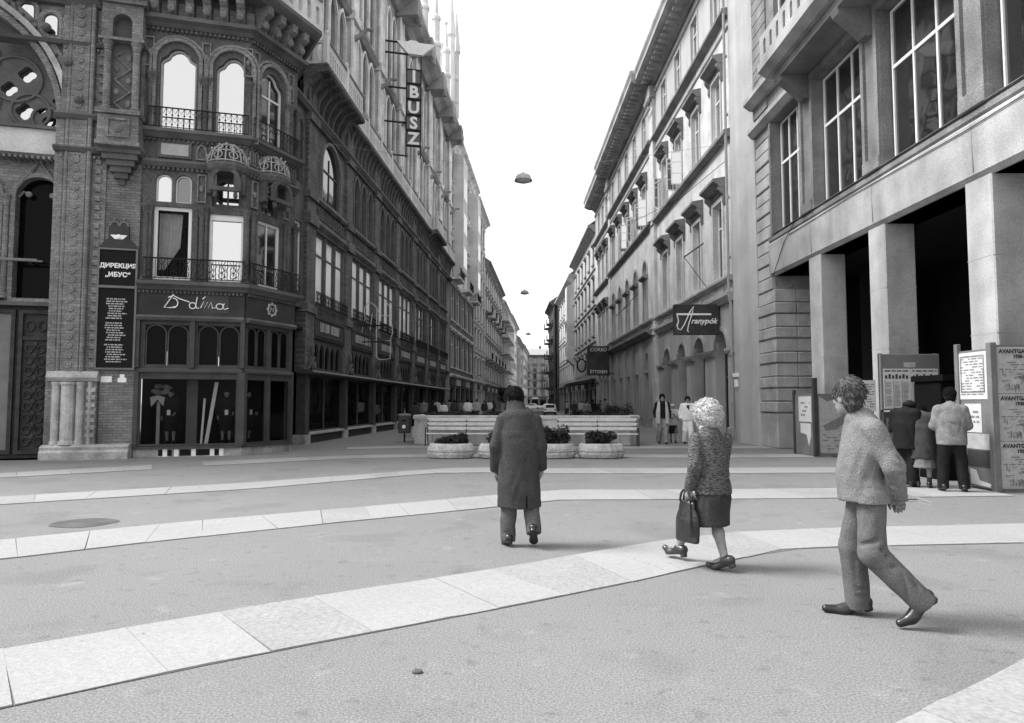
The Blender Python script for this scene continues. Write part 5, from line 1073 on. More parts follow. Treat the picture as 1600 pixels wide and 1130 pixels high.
def tree(M,label,h,r,seed,n=3500):
    rnd=random.Random(seed); t=empty('street_tree',M,label,'tree'); mb=MB(); mb.tube([(0,0,0),(.05,.02,h*.3),(0,.05,h*.55)],[.13,.1,.07],8)
    for k in range(7): a=k*.9; mb.tube([(0,.03,h*(.35+.03*k)),(r*.4*math.cos(a),r*.4*math.sin(a),h*(.5+.04*k)),(r*.8*math.cos(a),r*.8*math.sin(a),h*(.6+.05*k))],[.05,.03,.01],5)
    mb.build('trunk','bark',t,M); bl=[]
    for k in range(22): a=rnd.uniform(0,6.28); q=rnd.random()**.5*r*.75; bl.append(((q*math.cos(a),q*math.sin(a),h*rnd.uniform(.45,.9)),(r*.34,r*.34,h*.11)))
    mb=MB(); leaves(mb,bl,n,.14,rnd); mb.build('crown','leaf',t,M)
tree(T(-1.1,108,.1),'small round dark tree on the left pavement far down the street',4.4,1.6,5)
tree(T(.6,150,.1),'farther small dark tree beyond the round tree on the left pavement',4.6,1.6,6)
# ------------------------------------------------------------------ poster boards round the arcade columns
def stuff(o): o['kind']='stuff'; return o
def lines(mb,x0,x1,z0,z1,rnd,lh=.05,y=0.,fill=.8,words=True):
    z=z1-lh
    while z>z0:
        x=x0
        while x<x1-.02:
            l=rnd.uniform(.05,.16) if words else (x1-x0)*rnd.uniform(.7,1); l=min(l,x1-x)
            if rnd.random()<fill: mb.box(x,x+l,y-.002,y,z,z+lh*.45)
            x+=l+.03
        z-=lh
K1=T(8.45,12.0,0) @ RZ(.5)
kd=empty('poster_board',K1,'tall boarding round the nearest column pasted with repeated exhibition posters','poster board')
MB().box(0,2.4,0,.06,.0,2.58).build('front_board','board_grey',kd,K1); MB().box(-.0,.06,.06,.9,.04,2.52).build('side_board','board_grey',kd,K1); MB().bbox(-.06,.06,-.05,.07,0,2.62,b=.01).build('corner_post','board_grey',kd,K1)
MB().bbox(-.04,.04,.86,.96,0,2.66,b=.01).build('end_post','board_grey',kd,K1)
rnd=random.Random(9)
for r in range(3):
    z0=.06+r*.83; x0=.07; M=K1
    po=MB().box(x0,x0+1.25,-.008,-.0,z0,z0+.82).build('poster','paper_grey',kd,M)
    link('lettering',text_mesh('AVANTGARD',.098,'ink',bold=.004,align='LEFT',ext=.002),po,M @ T(x0+.05,-.011,z0+.71)); link('lettering',text_mesh('1920-1930',.082,'ink',bold=.004,align='LEFT',ext=.002),po,M @ T(x0+.30,-.011,z0+.625))
    mb=MB(); rr=random.Random(17); lines(mb,x0+.05,x0+1.2,z0+.40,z0+.58,rr,.042,-.009,.7)
    for k in range(60):
        x=x0+.05+rr.uniform(0,1.0); z=z0+.02+rr.uniform(0,.33)
        if rr.random()<.4: mb.box(x,x+.022,-.011,-.009,z,z+rr.uniform(.06,.13))
        else: lines(mb,x,x+.16,z,z+.05,rr,.024,-.009,.9)
    stuff(mb.build('print','ink_grey',po,M))
    bar_box(kd,M,'poster','paper_grey',x0+1.27,x0+2.3,-.008,.0,z0,z0+.82)
Ks=K1 @ T(-.001,.93,0) @ RZ(-90)
def sposter(x0,x1,z0,z1,m_,rn_,nm='poster',lh=.05):
    po=MB().box(x0,x1,-.007,0,z0,z1).build(nm,m_,kd,Ks); mb=MB(); lines(mb,x0+.06,x1-.06,z0+.08,z1-.08,rn_,lh,-.0075,.75); stuff(mb.build('print','ink_grey',po,Ks)); return po
po=sposter(.04,.80,1.62,2.48,'paper',rnd); mb=MB(); ring2(mb,[(.1,1.74),(.74,1.74),(.74,2.42),(.1,2.42)],[(.13,1.77),(.71,1.77),(.71,2.39),(.13,2.39)],-.0095,-.0075); mb.build('border','ink_grey',po,Ks)
sposter(.18,.62,1.02,1.54,'paper',rnd,lh=.09); sposter(.2,.8,.72,1.0,'paper_grey',rnd,lh=.14)
MB().prism([(.2,.4),(.84,.4),(.84,.70),(.2,.70)],-.004,0).build('torn_poster','board_dark',kd,Ks); MB().prism([(.28,-.02+.1),(.78,.06),(.8,.12),(.5,.16),(.42,.34),(.26,.36)],-.006,0).build('torn_poster','paper',kd,Ks)
K2=T(8.75,19.75,0) @ RZ(.5)
kb=empty('poster_board',K2,'low boarding with torn posters round the column beside the rusticated pier','poster board')
MB().box(0,1.5,0,.06,.02,1.82).build('front_board','board_grey',kb,K2); MB().box(0,.06,.06,1.4,.02,1.82).build('side_board','board_grey',kb,K2); MB().bbox(-.06,.06,-.05,.07,0,2.28,b=.01).build('corner_post','board_dark',kb,K2); MB().bbox(-.04,.04,1.36,1.46,0,1.95,b=.01).build('end_post','board_dark',kb,K2)
mb=MB(); mb.prism([(.12,.12),(1.3,.1),(1.35,1.6),(.9,1.72),(.35,1.6),(.1,1.75)],-.006,0); po=mb.build('torn_poster','paper_grey',kb,K2)
mb=MB(); mb.prism([(.2,.9),(.7,1.15),(1.2,1.6),(1.1,1.2),(.6,.8),(.3,.75)],-.009,-.0065); lines(mb,.2,1.2,.2,.7,rnd,.08,-.0065,.6); stuff(mb.build('print','ink_grey',po,K2))
Kw=K2 @ T(0,1.4,0) @ RZ(-90); 
for z0,z1,pl_ in ((1.0,1.75,[(.3,1.0),(1.15,1.0),(1.15,1.75),(.3,1.75)]),(.4,.95,[(.4,.95),(1.1,.95),(1.1,.6),(.95,.3),(.8,.62),(.4,.66)])):
    mb=MB(); mb.prism(pl_,-.006,0); po=mb.build('poster','paper',kb,Kw); mb=MB(); lines(mb,.45,1.05,z0+.35 if z1<1 else z0+.1,z1-.1,rnd,.12,-.0065,.4); stuff(mb.build('print','ink_grey',po,Kw))
K3=T(8.78,16.25,0) @ RZ(.5)
nb=empty('news_board',K3,'newspaper display board with two printed sheets in front of the middle column','notice board')
MB().bbox(0,1.42,0,.06,1.38,2.72,b=.01).build('board','board_grey',nb,K3); MB().bbox(.03,.75,.0,.06,.45,1.34,b=.01).build('lower_board','board_dark',nb,K3)
for x in (.05,1.37): MB().bbox(x-.04,x+.04,.06,.14,0,2.74,b=.01).build('post','board_dark',nb,K3)
for s in (0,1):
    x0=.06+s*.66; po=MB().box(x0,x0+.65,-.006,0,1.42,2.37).build('newspaper','paper',nb,K3); mb=MB()
    rr=random.Random(s); lines(mb,x0+.03,x0+.62,2.28,2.37,rr,.07,-.0065,.9); 
    for q in range(7): mb.box(x0+.04+q*.083,x0+.04+q*.083+.055,-.0085,-.0065,2.13,2.13+.08+.03*(q%2))
    mb.build('headline','ink',po,K3); mb=MB()
    for q in range(3): mb.box(x0+.20*q+.03,x0+.20*q+.045,-.0085,-.0065,1.45,2.08); lines(mb,x0+.20*q+.06,x0+.20*q+.20,1.46,2.06,rr,.03,-.0065,.95,False)
    stuff(mb.build('print','ink_grey',po,K3))
po=MB().box(.1,.5,-.006,0,.7,1.2).build('poster','board_grey',nb,K3); mb=MB(); lines(mb,.13,.47,.75,1.15,rnd,.1,-.0065,.9); stuff(mb.build('print','ink',po,K3))
MB().box(.56,.84,-.005,0,2.40,2.52).build('label','paper_grey',nb,K3)
mb=MB(); mb.box(-.38,-.02,.2,.24,1.35,2.1); o=mb.build('side_sheet','paper',nb,K3); mb=MB(); lines(mb,-.35,-.05,1.4,2.05,rnd,.06,.2,.7); stuff(mb.build('print','ink_grey',o,K3))
K4=T(8.62,13.75,0) @ RZ(.5); kn=empty('news_stand',K4,'dark news stand between the columns crowded with papers','kiosk')
MB().bbox(0,.85,0,.9,0,2.0,b=.02).build('cabinet','booth',kn,K4); MB().box(-.05,.9,-.18,.9,2.0,2.12).build('roof','booth',kn,K4); mb=MB(); rr=random.Random(4); lines(mb,.12,.8,1.84,1.98,rr,.14,-.002,1); mb.build('lettering','letter_grey',kn,K4)
for k in range(4): MB().box(.06+.2*k,.22+.2*k,-.02,0,1.2+.1*(k%2),1.55+.1*(k%2)).build('magazine',('paper_grey','board_grey','cloth_light','board_grey')[k],kn,K4)
# ------------------------------------------------------------------ cars
def car(M,label,body='car_white'):
    c=empty('car',M,label,'car','cars in the street'); L=4.2
    side=[(-2.1,.42),(-2.08,.72),(-1.95,.86),(-1.25,.90),(-.75,1.36),(-.4,1.42),(.55,1.40),(.9,1.34),(1.35,.94),(2.0,.84),(2.1,.7),(2.08,.42),(1.7,.28),(-1.7,.28)]
    rs=[]
    for x,s,dz in ((-.80,.93,.0),(-.78,.97,0),(-.70,1,0),(.70,1,0),(.78,.97,0),(.80,.93,0)):
        rs.append([(x*(.84 if z>1.2 else 1)+0,y*s,.28+(z-.28)*(.97 if abs(x)>.75 else 1)) for y,z in side])
    MB().rings(rs).build('body',body,c,M,False)
    g=MB(); g.add([(-.60,-1.24,.95),(.60,-1.24,.95),(.52,-.80,1.32),(-.52,-.80,1.32)],[(0,1,2,3)]); g.v=[(x,y-.02,z+.015) for x,y,z in g.v]; g.build('rear_window','glass_dark',c,M)
    g=MB(); g.add([(-.60,1.33,.98),(.60,1.33,.98),(.52,.92,1.32),(-.52,.92,1.32)],[(0,3,2,1)]); g.v=[(x,y+.02,z+.015) for x,y,z in g.v]; g.build('windscreen','glass_dark',c,M)
    for s in (-1,1):
        g=MB(); g.add([(s*.80,-1.0,.98),(s*.80,1.1,.98),(s*.69,.82,1.30),(s*.69,-.66,1.30)],[(0,1,2,3)]); g.build('side_window','glass_dark',c,M)
        for y in (-1.3,1.3):
            w=MB().lathe([(.1,-.08),(.29,-.08),(.31,-.05),(.31,.05),(.29,.08),(.1,.08)],14).build('wheel','tyre',c,M @ T(s*.72,y,.31) @ RY(90)); MB().lathe([(.02,s*.085),(.16,s*.085),(.16,s*.06)],12).build('hubcap','chrome',w,M @ T(s*.72,y,.31) @ RY(90))
        MB().box(s*.62-.12,s*.62+.12,-2.12,-2.06,.66,.80).build('tail_light','board_grey',c,M); MB().ell((s*.6,2.08,.68),(.1,.05,.1),8,5).build('headlight','chrome',c,M)
    for y in (-2.16,2.16): MB().bbox(-.8,.8,y-.05,y+.05,.42,.54,b=.02).build('bumper','chrome',c,M)
    MB().box(-.26,.26,-2.225,-2.21,.43,.53).build('number_plate','letter_white',c,M)
    MB().box(-.7,.7,-2.0,-1.95,.24,.42).build('underside','tyre',c,M)
for x,d,a,m_,lb in ((5.0,90,-2,'car_white','white saloon car in the right lane nearest the square'),(5.5,104,-3,'car_white','white car just ahead of the nearest white saloon'),(1.6,128,-4,'car_grey','pale grey car parked along the left kerb far off'),(5.4,178,82,'car_white','white car standing sideways at the far end of street'),(9.6,182,84,'car_white','last white car at the far end, right of its twin'),(6.6,122,-6,'car_dark','dark car on the right beyond the white cars')):
    car(T(x,d,.006) @ RZ(a),lb,m_)

# ------------------------------------------------------------------ people: smooth distance fields meshed by surface nets
def v3(p): return np.array(p,dtype=np.float32)
def rc(a,b,ra,rb):
    a,b=v3(a),v3(b); ab=b-a; L=float(ab@ab)+1e-9
    def f(P):
        t=np.clip(((P-a)@ab)/L,0,1); return np.linalg.norm(P-(a+t[:,None]*ab),axis=1)-(ra+(rb-ra)*t)
    return f
def el(c,r,yaw=0,pitch=0):
    c,r=v3(c),v3(r); R_=np.array((Matrix.Rotation(math.radians(yaw),3,'Z') @ Matrix.Rotation(math.radians(pitch),3,'X')).transposed(),dtype=np.float32)
    def f(P): q=((P-c)@R_.T)/r; return (np.linalg.norm(q,axis=1)-1)*float(r.min())
    return f
def tb(nodes,yaw=0):
    cs,sn=math.cos(math.radians(yaw)),math.sin(math.radians(yaw))
    def f(P):
        out_=None
        for (a,rx0,ry0),(b,rx1,ry1) in zip(nodes,nodes[1:]):
            a,b=v3(a),v3(b); ab=b-a; t=np.clip(((P-a)@ab)/(float(ab@ab)+1e-9),0,1); q=P-(a+t[:,None]*ab)
            rx=rx0+(rx1-rx0)*t; ry=ry0+(ry1-ry0)*t; rm=np.minimum(rx,ry); x=q[:,0]*cs+q[:,1]*sn; y=-q[:,0]*sn+q[:,1]*cs
            d=(np.sqrt((x/rx)**2+(y/ry)**2+(q[:,2]/rm)**2)-1)*rm; out_=d if out_ is None else np.minimum(out_,d)
        return out_
    return f
def su(fs,k=.03):
    def f(P):
        d=fs[0](P)
        for g_ in fs[1:]:
            e=g_(P); h=np.clip(.5+.5*(e-d)/k,0,1); d=e*(1-h)+d*h-k*h*(1-h)
        return d
    return f
def cut(f,n,o):      # keep the side where (p-o).n > 0
    n,o=v3(n),v3(o); n=n/np.linalg.norm(n); return lambda P: np.maximum(f(P),-((P-o)@n))
def sub(f,g_): return lambda P: np.maximum(f(P),-g_(P))
def wrinkle(f,amp,fx=9,fz=14,ph=0.):
    def g_(P):
        x,y,z=P[:,0],P[:,1],P[:,2]
        cr=lambda a: 1-2*np.sqrt(np.abs(np.sin(a*.5)))
        w=cr(fz*z+fx*x*1.3+3*np.sin(5*y+4*x+ph)+ph)*.6+cr(fx*2.1*x-fz*.8*z+2.5*np.sin(6*z+ph)+1.7*ph)*.45+np.sin(fx*3*(x+y)+fz*1.7*z+ph*2)*.22
        return f(P)+amp*w
    return g_
def folds(f,L):     # grooves (amp > 0) or ridges along short 3-D segments
    def g_(P):
        d=f(P)
        for a,b,w,amp in L:
            a,b=v3(a),v3(b); ab=b-a; t=np.clip(((P-a)@ab)/(float(ab@ab)+1e-9),0,1); q=np.linalg.norm(P-(a+t[:,None]*ab),axis=1); d=d+1.5*amp*np.exp(-(q/w)**2)*(np.sin(np.pi*np.clip(t,.06,.94))**.5)
        return d
    return g_
def lumps(f,amp,s,ph=0.):
    def g_(P):
        x,y,z=P[:,0]*s,P[:,1]*s,P[:,2]*s
        return f(P)+amp*(np.sin(x+1.7*np.sin(y*1.3+ph))*np.sin(y*1.1+1.5*np.sin(z+ph))*np.sin(z*.9+1.3*np.sin(x*1.2)))
    return g_
def net(f,lo,hi,h):
    lo=np.array(lo,dtype=np.float32); hi=np.array(hi,dtype=np.float32); n=np.ceil((hi-lo)/h).astype(int)+1
    X,Y,Z=np.meshgrid(*[lo[i]+h*np.arange(n[i],dtype=np.float32) for i in range(3)],indexing='ij')
    V=f(np.stack([X.ravel(),Y.ravel(),Z.ravel()],1)).reshape(n); ins=V<0; c=n-1
    acc=np.zeros(tuple(c)+(3,),np.float32); cnt=np.zeros(tuple(c),np.float32); base=np.stack([X,Y,Z],3)
    def sl(o): return tuple(slice(o[i],o[i]+c[i]) for i in range(3))
    for ax in range(3):
        for u in (0,1):
            for w in (0,1):
                o0=[0,0,0]; o0[(ax+1)%3]=u; o0[(ax+2)%3]=w; o1=list(o0); o1[ax]=1
                a,b=V[sl(o0)],V[sl(o1)]; m=(a<0)!=(b<0); t=np.where(m,a/(a-b+1e-12),0); p=base[sl(o0)].copy(); p[...,ax]+=t*h
                acc+=p*m[...,None]; cnt+=m
    on=cnt>0; idx=-np.ones(tuple(c),int); idx[on]=np.arange(on.sum()); vs_=acc[on]/cnt[on][:,None]; fs_=[]
    for ax in range(3):
        b1,b2=(ax+1)%3,(ax+2)%3; s0=[slice(1,c[i]) for i in range(3)]; s1=list(s0); s0[ax]=slice(0,c[ax]); s1[ax]=slice(1,c[ax]+1)
        A,B=ins[tuple(s0)],ins[tuple(s1)]; 
        for flip in (0,1):
            m=(A&~B) if not flip else (~A&B); I=np.argwhere(m)
            if not len(I): continue
            off=np.array([1,1,1]); off[ax]=0; I=I+off
            def at(d1,d2): J=I.copy(); J[:,b1]+=d1; J[:,b2]+=d2; return idx[J[:,0],J[:,1],J[:,2]]
            q=np.stack([at(-1,-1),at(0,-1),at(0,0),at(-1,0)],1); fs_.append(q if not flip else q[:,::-1])
    return vs_,np.concatenate(fs_) if fs_ else np.zeros((0,4),int)
def net_obj(name,pieces,material,parent,M):
    V=[];Fc=[];n=0
    for f,lo,hi,h in pieces:
        v,q=net(f,lo,hi,h); V.append(v); Fc.append(q+n); n+=len(v)
    V=np.concatenate(V); Fc=np.concatenate(Fc); me=bpy.data.meshes.new(name); me.from_pydata(V.tolist(),[],Fc.tolist()); me.materials.append(MATS[material]); me.shade_smooth(); me.update()
    return link(name,me,parent,M)
def bb(pts,r): a=np.array(pts); return a.min(0)-r,a.max(0)+r
def head_sdf(c,yaw=0,pitch=0,s=1.):
    Rm=Matrix.Rotation(math.radians(yaw),3,'Z') @ Matrix.Rotation(math.radians(pitch),3,'X')
    q=lambda p: tuple(Vector(c)+Rm @ (Vector(p)*s))
    e=lambda p,r: el(q(p),tuple(k*s for k in r),yaw,pitch)
    f=su([e((0,-.012,.03),(.076,.096,.098)),e((0,.022,-.035),(.060,.072,.088)),rc(q((0,.06,-.085)),q((0,.065,-.1)),.028*s,.024*s),rc(q((0,.094,.008)),q((0,.112,-.028)),.010*s,.015*s)],.03)
    f=su([f,rc(q((-.04,.088,.022)),q((.04,.088,.022)),.010*s,.010*s),rc(q((-.022,.088,-.066)),q((.022,.088,-.066)),.008*s,.008*s)]+[e((x,-.005,-.012),(.012,.024,.034)) for x in (-.077,.077)],.012)
    for x in (-.031,.031): f=sub(f,e((x,.102,.006),(.016,.014,.010)))
    f=sub(f,rc(q((-.02,.099,-.066)),q((.02,.099,-.066)),.003*s,.003*s))
    return f,q,e
def hand_sdf(w,d,n_,side,curl=35,s=1.):
    w,d,n_=Vector(w),Vector(d).normalized(),Vector(n_).normalized(); n_=(n_-d*n_.dot(d)).normalized(); sd=d.cross(n_)*side
    fs=[rc(w,w+d*.05*s,.026*s,.03*s),rc(w+d*.05*s-sd*.025*s,w+d*.075*s-sd*.026*s,.016*s,.014*s),rc(w+d*.05*s+sd*.02*s,w+d*.08*s+sd*.024*s,.017*s,.014*s)]
    g_=su(fs,.02); pts=[w]
    for k,(o,l) in enumerate(((-.031,.058),(-.011,.072),(.011,.078),(.031,.068))):
        a=w+d*.085*s+sd*o*s; c1=math.radians(curl*.6); d1=d*math.cos(c1)+n_*math.sin(c1); b=a+d1*l*.5*s; c2=math.radians(curl*1.9); d2=d*math.cos(c2)+n_*math.sin(c2); e=b+d2*l*.5*s
        g2=su([rc(a,b,.0095*s,.009*s),rc(b,e,.009*s,.0075*s)],.004); g_=su([g_,g2],.006); pts.append(e)
    a=w+d*.03*s+sd*.03*s; td=(d*.65+sd*.6+n_*.45).normalized(); b=a+td*.045*s; e=b+(d*.85+n_*.5+sd*.1).normalized()*.032*s; g_=su([g_,su([rc(a,b,.014*s,.0105*s),rc(b,e,.0105*s,.008*s)],.004)],.01); pts+= [b,e]
    lo,hi=bb([tuple(p) for p in pts],.045); return g_,lo,hi
def shoe_sdf(ank,toe,heel_h=.03,s=1.,w=.042,upper=True):
    ank,toe=Vector(ank),Vector(toe); fw=(toe-ank); fw.z=fw.z; f2=fw.normalized()
    up=Vector((0,0,1)); up=(up-f2*up.dot(f2)).normalized()
    hl=ank-f2*.05*s-up*.035*s; ball=ank+f2*.12*s-up*.045*s; tip=toe
    f=su([rc(ank-up*.0*s,hl+up*.015*s,.042*s,.04*s),rc(hl+up*.01,ball,.040*s,w*s),rc(ball,tip,w*s,.028*s)],.03)
    sole=hl-up*.03*s
    f=su([f,rc(ank-up*.015*s,ball+up*.012*s,.040*s,.032*s)],.02) if upper else f
    f=cut(f,up,sole); hb=rc(hl-up*.03*s,hl-up*(.03+heel_h)*s,.034*s,.032*s); hb=cut(hb,up,hl-up*(.028+heel_h)*s)
    lo,hi=bb([tuple(ank),tuple(hl),tuple(tip)],.09); return su([f,hb],.006),lo,hi
def strands(ho,m_,c,o,M,curly):
    rnd=random.Random(len(ho.data.vertices)); mb=MB(); vs_=ho.data.vertices; n=len(vs_)
    for k in range(650 if curly else 900):
        v=vs_[rnd.randrange(n)]; q=Vector(v.co); nn=Vector(v.normal)
        if curly:
            a=nn.orthogonal().normalized(); a=Matrix.Rotation(rnd.uniform(0,6.28),3,nn) @ a; b=(nn.cross(a)*.5+nn*.85).normalized(); r=rnd.uniform(.008,.016)
            mb.tube([q+nn*.004+a*(r*math.cos(t))+b*(r*math.sin(t))+nn.cross(a)*(.0022*t) for t in [i*1.1 for i in range(7)]],.0028,4)
        else:
            d=Vector((rnd.uniform(-.35,.35),-.55,-.75)); d=(d-nn*d.dot(nn)).normalized(); l=rnd.uniform(.03,.055)
            mb.tube([q-nn*.002,q+d*l*.5+nn*.005,q+d*l+nn*rnd.uniform(-.004,.004)],[.0035,.003,.001],4)
    s=mb.build('hair_strands',m_,o,M,True); s['kind']='stuff'
DEF=dict(head=(0,.03,1.60),neck=(0,-.01,1.45),shL=(-.18,0,1.39),shR=(.18,0,1.39),elL=(-.25,-.03,1.12),elR=(.25,-.03,1.12),wrL=(-.25,.06,.88),wrR=(.25,.06,.88),
  hpL=(-.09,0,.90),hpR=(.09,0,.90),knL=(-.1,.02,.50),knR=(.1,.02,.50),anL=(-.1,0,.10),anR=(.1,0,.10),toL=(-.12,.17,.03),toR=(.12,.17,.03),chest=(0,0,1.25),pelvis=(0,0,.95),
  hyaw=0,hpit=0,hands='LR',handdir={},curl=30)
def person(label,M,pose,top,bottom,shoes,hair,skin='skin',h=.012,scale=1.,cat='person',name='person',group=None,fine=True,extra=()):
    p=dict(DEF); p.update(pose); M=M @ Matrix.Scale(scale,4); o=empty(name,M,label,cat,group); V=lambda k:Vector(p[k])
    hs=head_sdf(p['head'],p['hyaw'],p['hpit']); 
    body=[rc(p['neck'],V('head')-Vector((0,.01,.06)),.055,.05),tb([(p['neck'],.07,.06),(p['chest'],.14,.09),(p['pelvis'],.13,.09)])]
    for s in 'LR':
        body+=[rc(p['neck'],p['sh'+s],.05,.05),rc(p['sh'+s],p['el'+s],.045,.036),rc(p['el'+s],p['wr'+s],.036,.024),rc(p['hp'+s],p['kn'+s],.075,.05),rc(p['kn'+s],V('kn'+s)+(V('an'+s)-V('kn'+s))*.3,.048,.052),rc(V('kn'+s)+(V('an'+s)-V('kn'+s))*.3,p['an'+s],.052,.034)]+([rc(p['an'+s],V('an'+s)+(V('to'+s)-V('an'+s))*.6,.030,.026)] if len(shoes)>2 else [])
    bf=su(body,.03); allp=[p[k] for k in ('head','neck','shL','shR','elL','elR','wrL','wrR','knL','knR','anL','anR','toL','toR','hpL','hpR')]
    lo,hi=bb(allp,.13); pcs=[(bf,lo,hi,max(h,.012))]
    c=np.array(p['head']); pcs.append((su([hs[0],rc(p['neck'],V('head')-Vector((0,.01,.06)),.055,.05)],.02),c-.15,c+.15,.006 if fine else .013))
    for s in p['hands']:
        d=V('wr'+s)-V('el'+s); hd=p['handdir'].get(s,(tuple(d),(1 if s=='L' else -1,.2,0))); g_,l2,h2=hand_sdf(p['wr'+s],hd[0],hd[1],1 if s=='L' else -1,p['curl']); pcs.append((g_,l2,h2,.0045 if fine else .011))
    net_obj('body',pcs,skin,o,M)
    for nm,f,l2,h2,hh,m_ in top(p,lo,hi,h)+bottom(p,lo,hi,h): net_obj(nm,[(f,l2,h2,hh)],m_,o,M)
    for s in 'LR':
        if len(shoes)<3 and fine: a_=V('an'+s); k_=V('kn'+s); l2,h2=bb([tuple(a_),tuple(a_+(k_-a_)*.3)],.07); net_obj('sock',[(rc(a_-Vector((0,0,.01)),a_+(k_-a_)*.25,.043,.044),l2,h2,.01)],'sock',o,M)
        g_,l2,h2=shoe_sdf(p['an'+s],p['to'+s],shoes[1],upper=len(shoes)<3); net_obj('shoe',[(g_,l2,h2,.007 if fine else .013)],shoes[0],o,M)
    ho=None
    if hair: ho=net_obj('hair',[(hair[0](p,hs),c-.24,c+.24,.007 if fine else .014)],hair[1],o,M)
    if ho and fine: strands(ho,hair[1],Vector(p['head']),o,M,hair[1]=='hair_white')
    for k in extra: k(o,p,M)
    return o
def sleeve(p,s,r0,r1,r2,end=1.0):
    sh,e,w=Vector(p['sh'+s]),Vector(p['el'+s]),Vector(p['wr'+s]); w2=e+(w-e)*end
    f=su([rc(sh,e,r0,r1),rc(e,e+(w-e)*(end+.25),r1,r2)],.03); return cut(f,tuple(e-w),tuple(w2))
def shell(nodes,hem,sl,m_,name='coat',k=.05,wr=(.006,9,14,0.),thick=None,neck=None,hemn=(0,0,1),vent=None,sleeves='LR',fl=()):
    def mk(p,lo,hi,h):
        f=tb(nodes); f=cut(f,hemn,(0,0,hem)); 
        if vent: f=sub(f,vent)
        f=su([f]+[sleeve(p,s,*sl) for s in sleeves],k)
        if neck: f=sub(f,rc(Vector(neck),Vector(p['head'])+Vector((0,0,.1)),.062,.07))
        f=wrinkle(f,*wr); f=folds(f,fl) if fl else f; return [(name,f,lo-.12,hi+.1,h,m_)]
    return mk
def trousers(m_,r=(.105,.082,.075),hem=.045,name='trousers',wr=(.006,8,17,1.),fl=()):
    def mk(p,lo,hi,h):
        fs=[]
        for s in 'LR':
            hp,kn,an=[Vector(p[q+s]) for q in ('hp','kn','an')]; g_=su([rc(hp,kn,r[0],r[1]),rc(kn,an+(an-kn)*.1,r[1],r[2])],.02); d=(kn-an).normalized(); g_=cut(g_,tuple(d),tuple(an-d*hem)); fs.append(g_)
        fs.append(el(tuple((Vector(p['hpL'])+Vector(p['hpR']))/2+Vector((0,0,.03))),(.14,.105,.12))); g2=wrinkle(su(fs,.035),*wr); return [(name,folds(g2,fl) if fl else g2,lo-.1,hi+.08,h,m_)]
    return mk
def cap_hair(r=(.086,.108,.108),off=(0,-.022,.04),low=-.05,front=.045,lump=.006,s=60):
    def mk(p,hs):
        f0,q,e=hs; f=e(off,r); R_=Vector(q((0,1,0)))-Vector(q((0,0,0))); U_=Vector(q((0,0,1)))-Vector(q((0,0,0)))
        f=cut(f,tuple(U_*.7-R_*.71),q((0,front,low*.2))); f=cut(f,tuple(U_*.96-R_*.28),q((0,-.06,low-.03))); f=su([f,e((0,-.05,low),(.07,.05,.05))],.03); return lumps(f,lump,s)
    return mk
COATHAIR=(cap_hair((.104,.122,.12),low=-.06,lump=.009,s=50),'hair_dark')
# 1. man in the long coat, seen from behind
def vent(P): return np.maximum(np.maximum(np.abs(P[:,0]-.085+.04*(P[:,2]-.4))-.008-.05*np.clip(.62-P[:,2],0,1)*.6,P[:,2]-.62),P[:,1]+.03)
pose=dict(head=(-.05,.11,1.575),hpit=-22,neck=(-.02,.03,1.44),shL=(-.175,.02,1.36),shR=(.175,.02,1.355),elL=(-.25,.0,1.08),elR=(.245,.01,1.08),wrL=(-.255,.12,.80),wrR=(.25,.14,.82),hpL=(-.1,0,.88),hpR=(.1,0,.88),knL=(-.11,.02,.48),anL=(-.12,-.02,.10),toL=(-.17,.17,.03),knR=(.13,.03,.50),anR=(.155,-.14,.20),toR=(.165,-.01,.04),hands='LR')
def collar(o,p,M):
    net_obj('collar',[(wrinkle(sub(tb([((-.02,.02,1.42),.128,.115),((-.04,.06,1.525),.102,.105)]),tb([((-.02,.02,1.45),.085,.08),((-.04,.07,1.6),.09,.09)])),.003),(-.25,-.2,1.3),(.2,.25,1.58),.009)],'coat_gabardine',o,M)
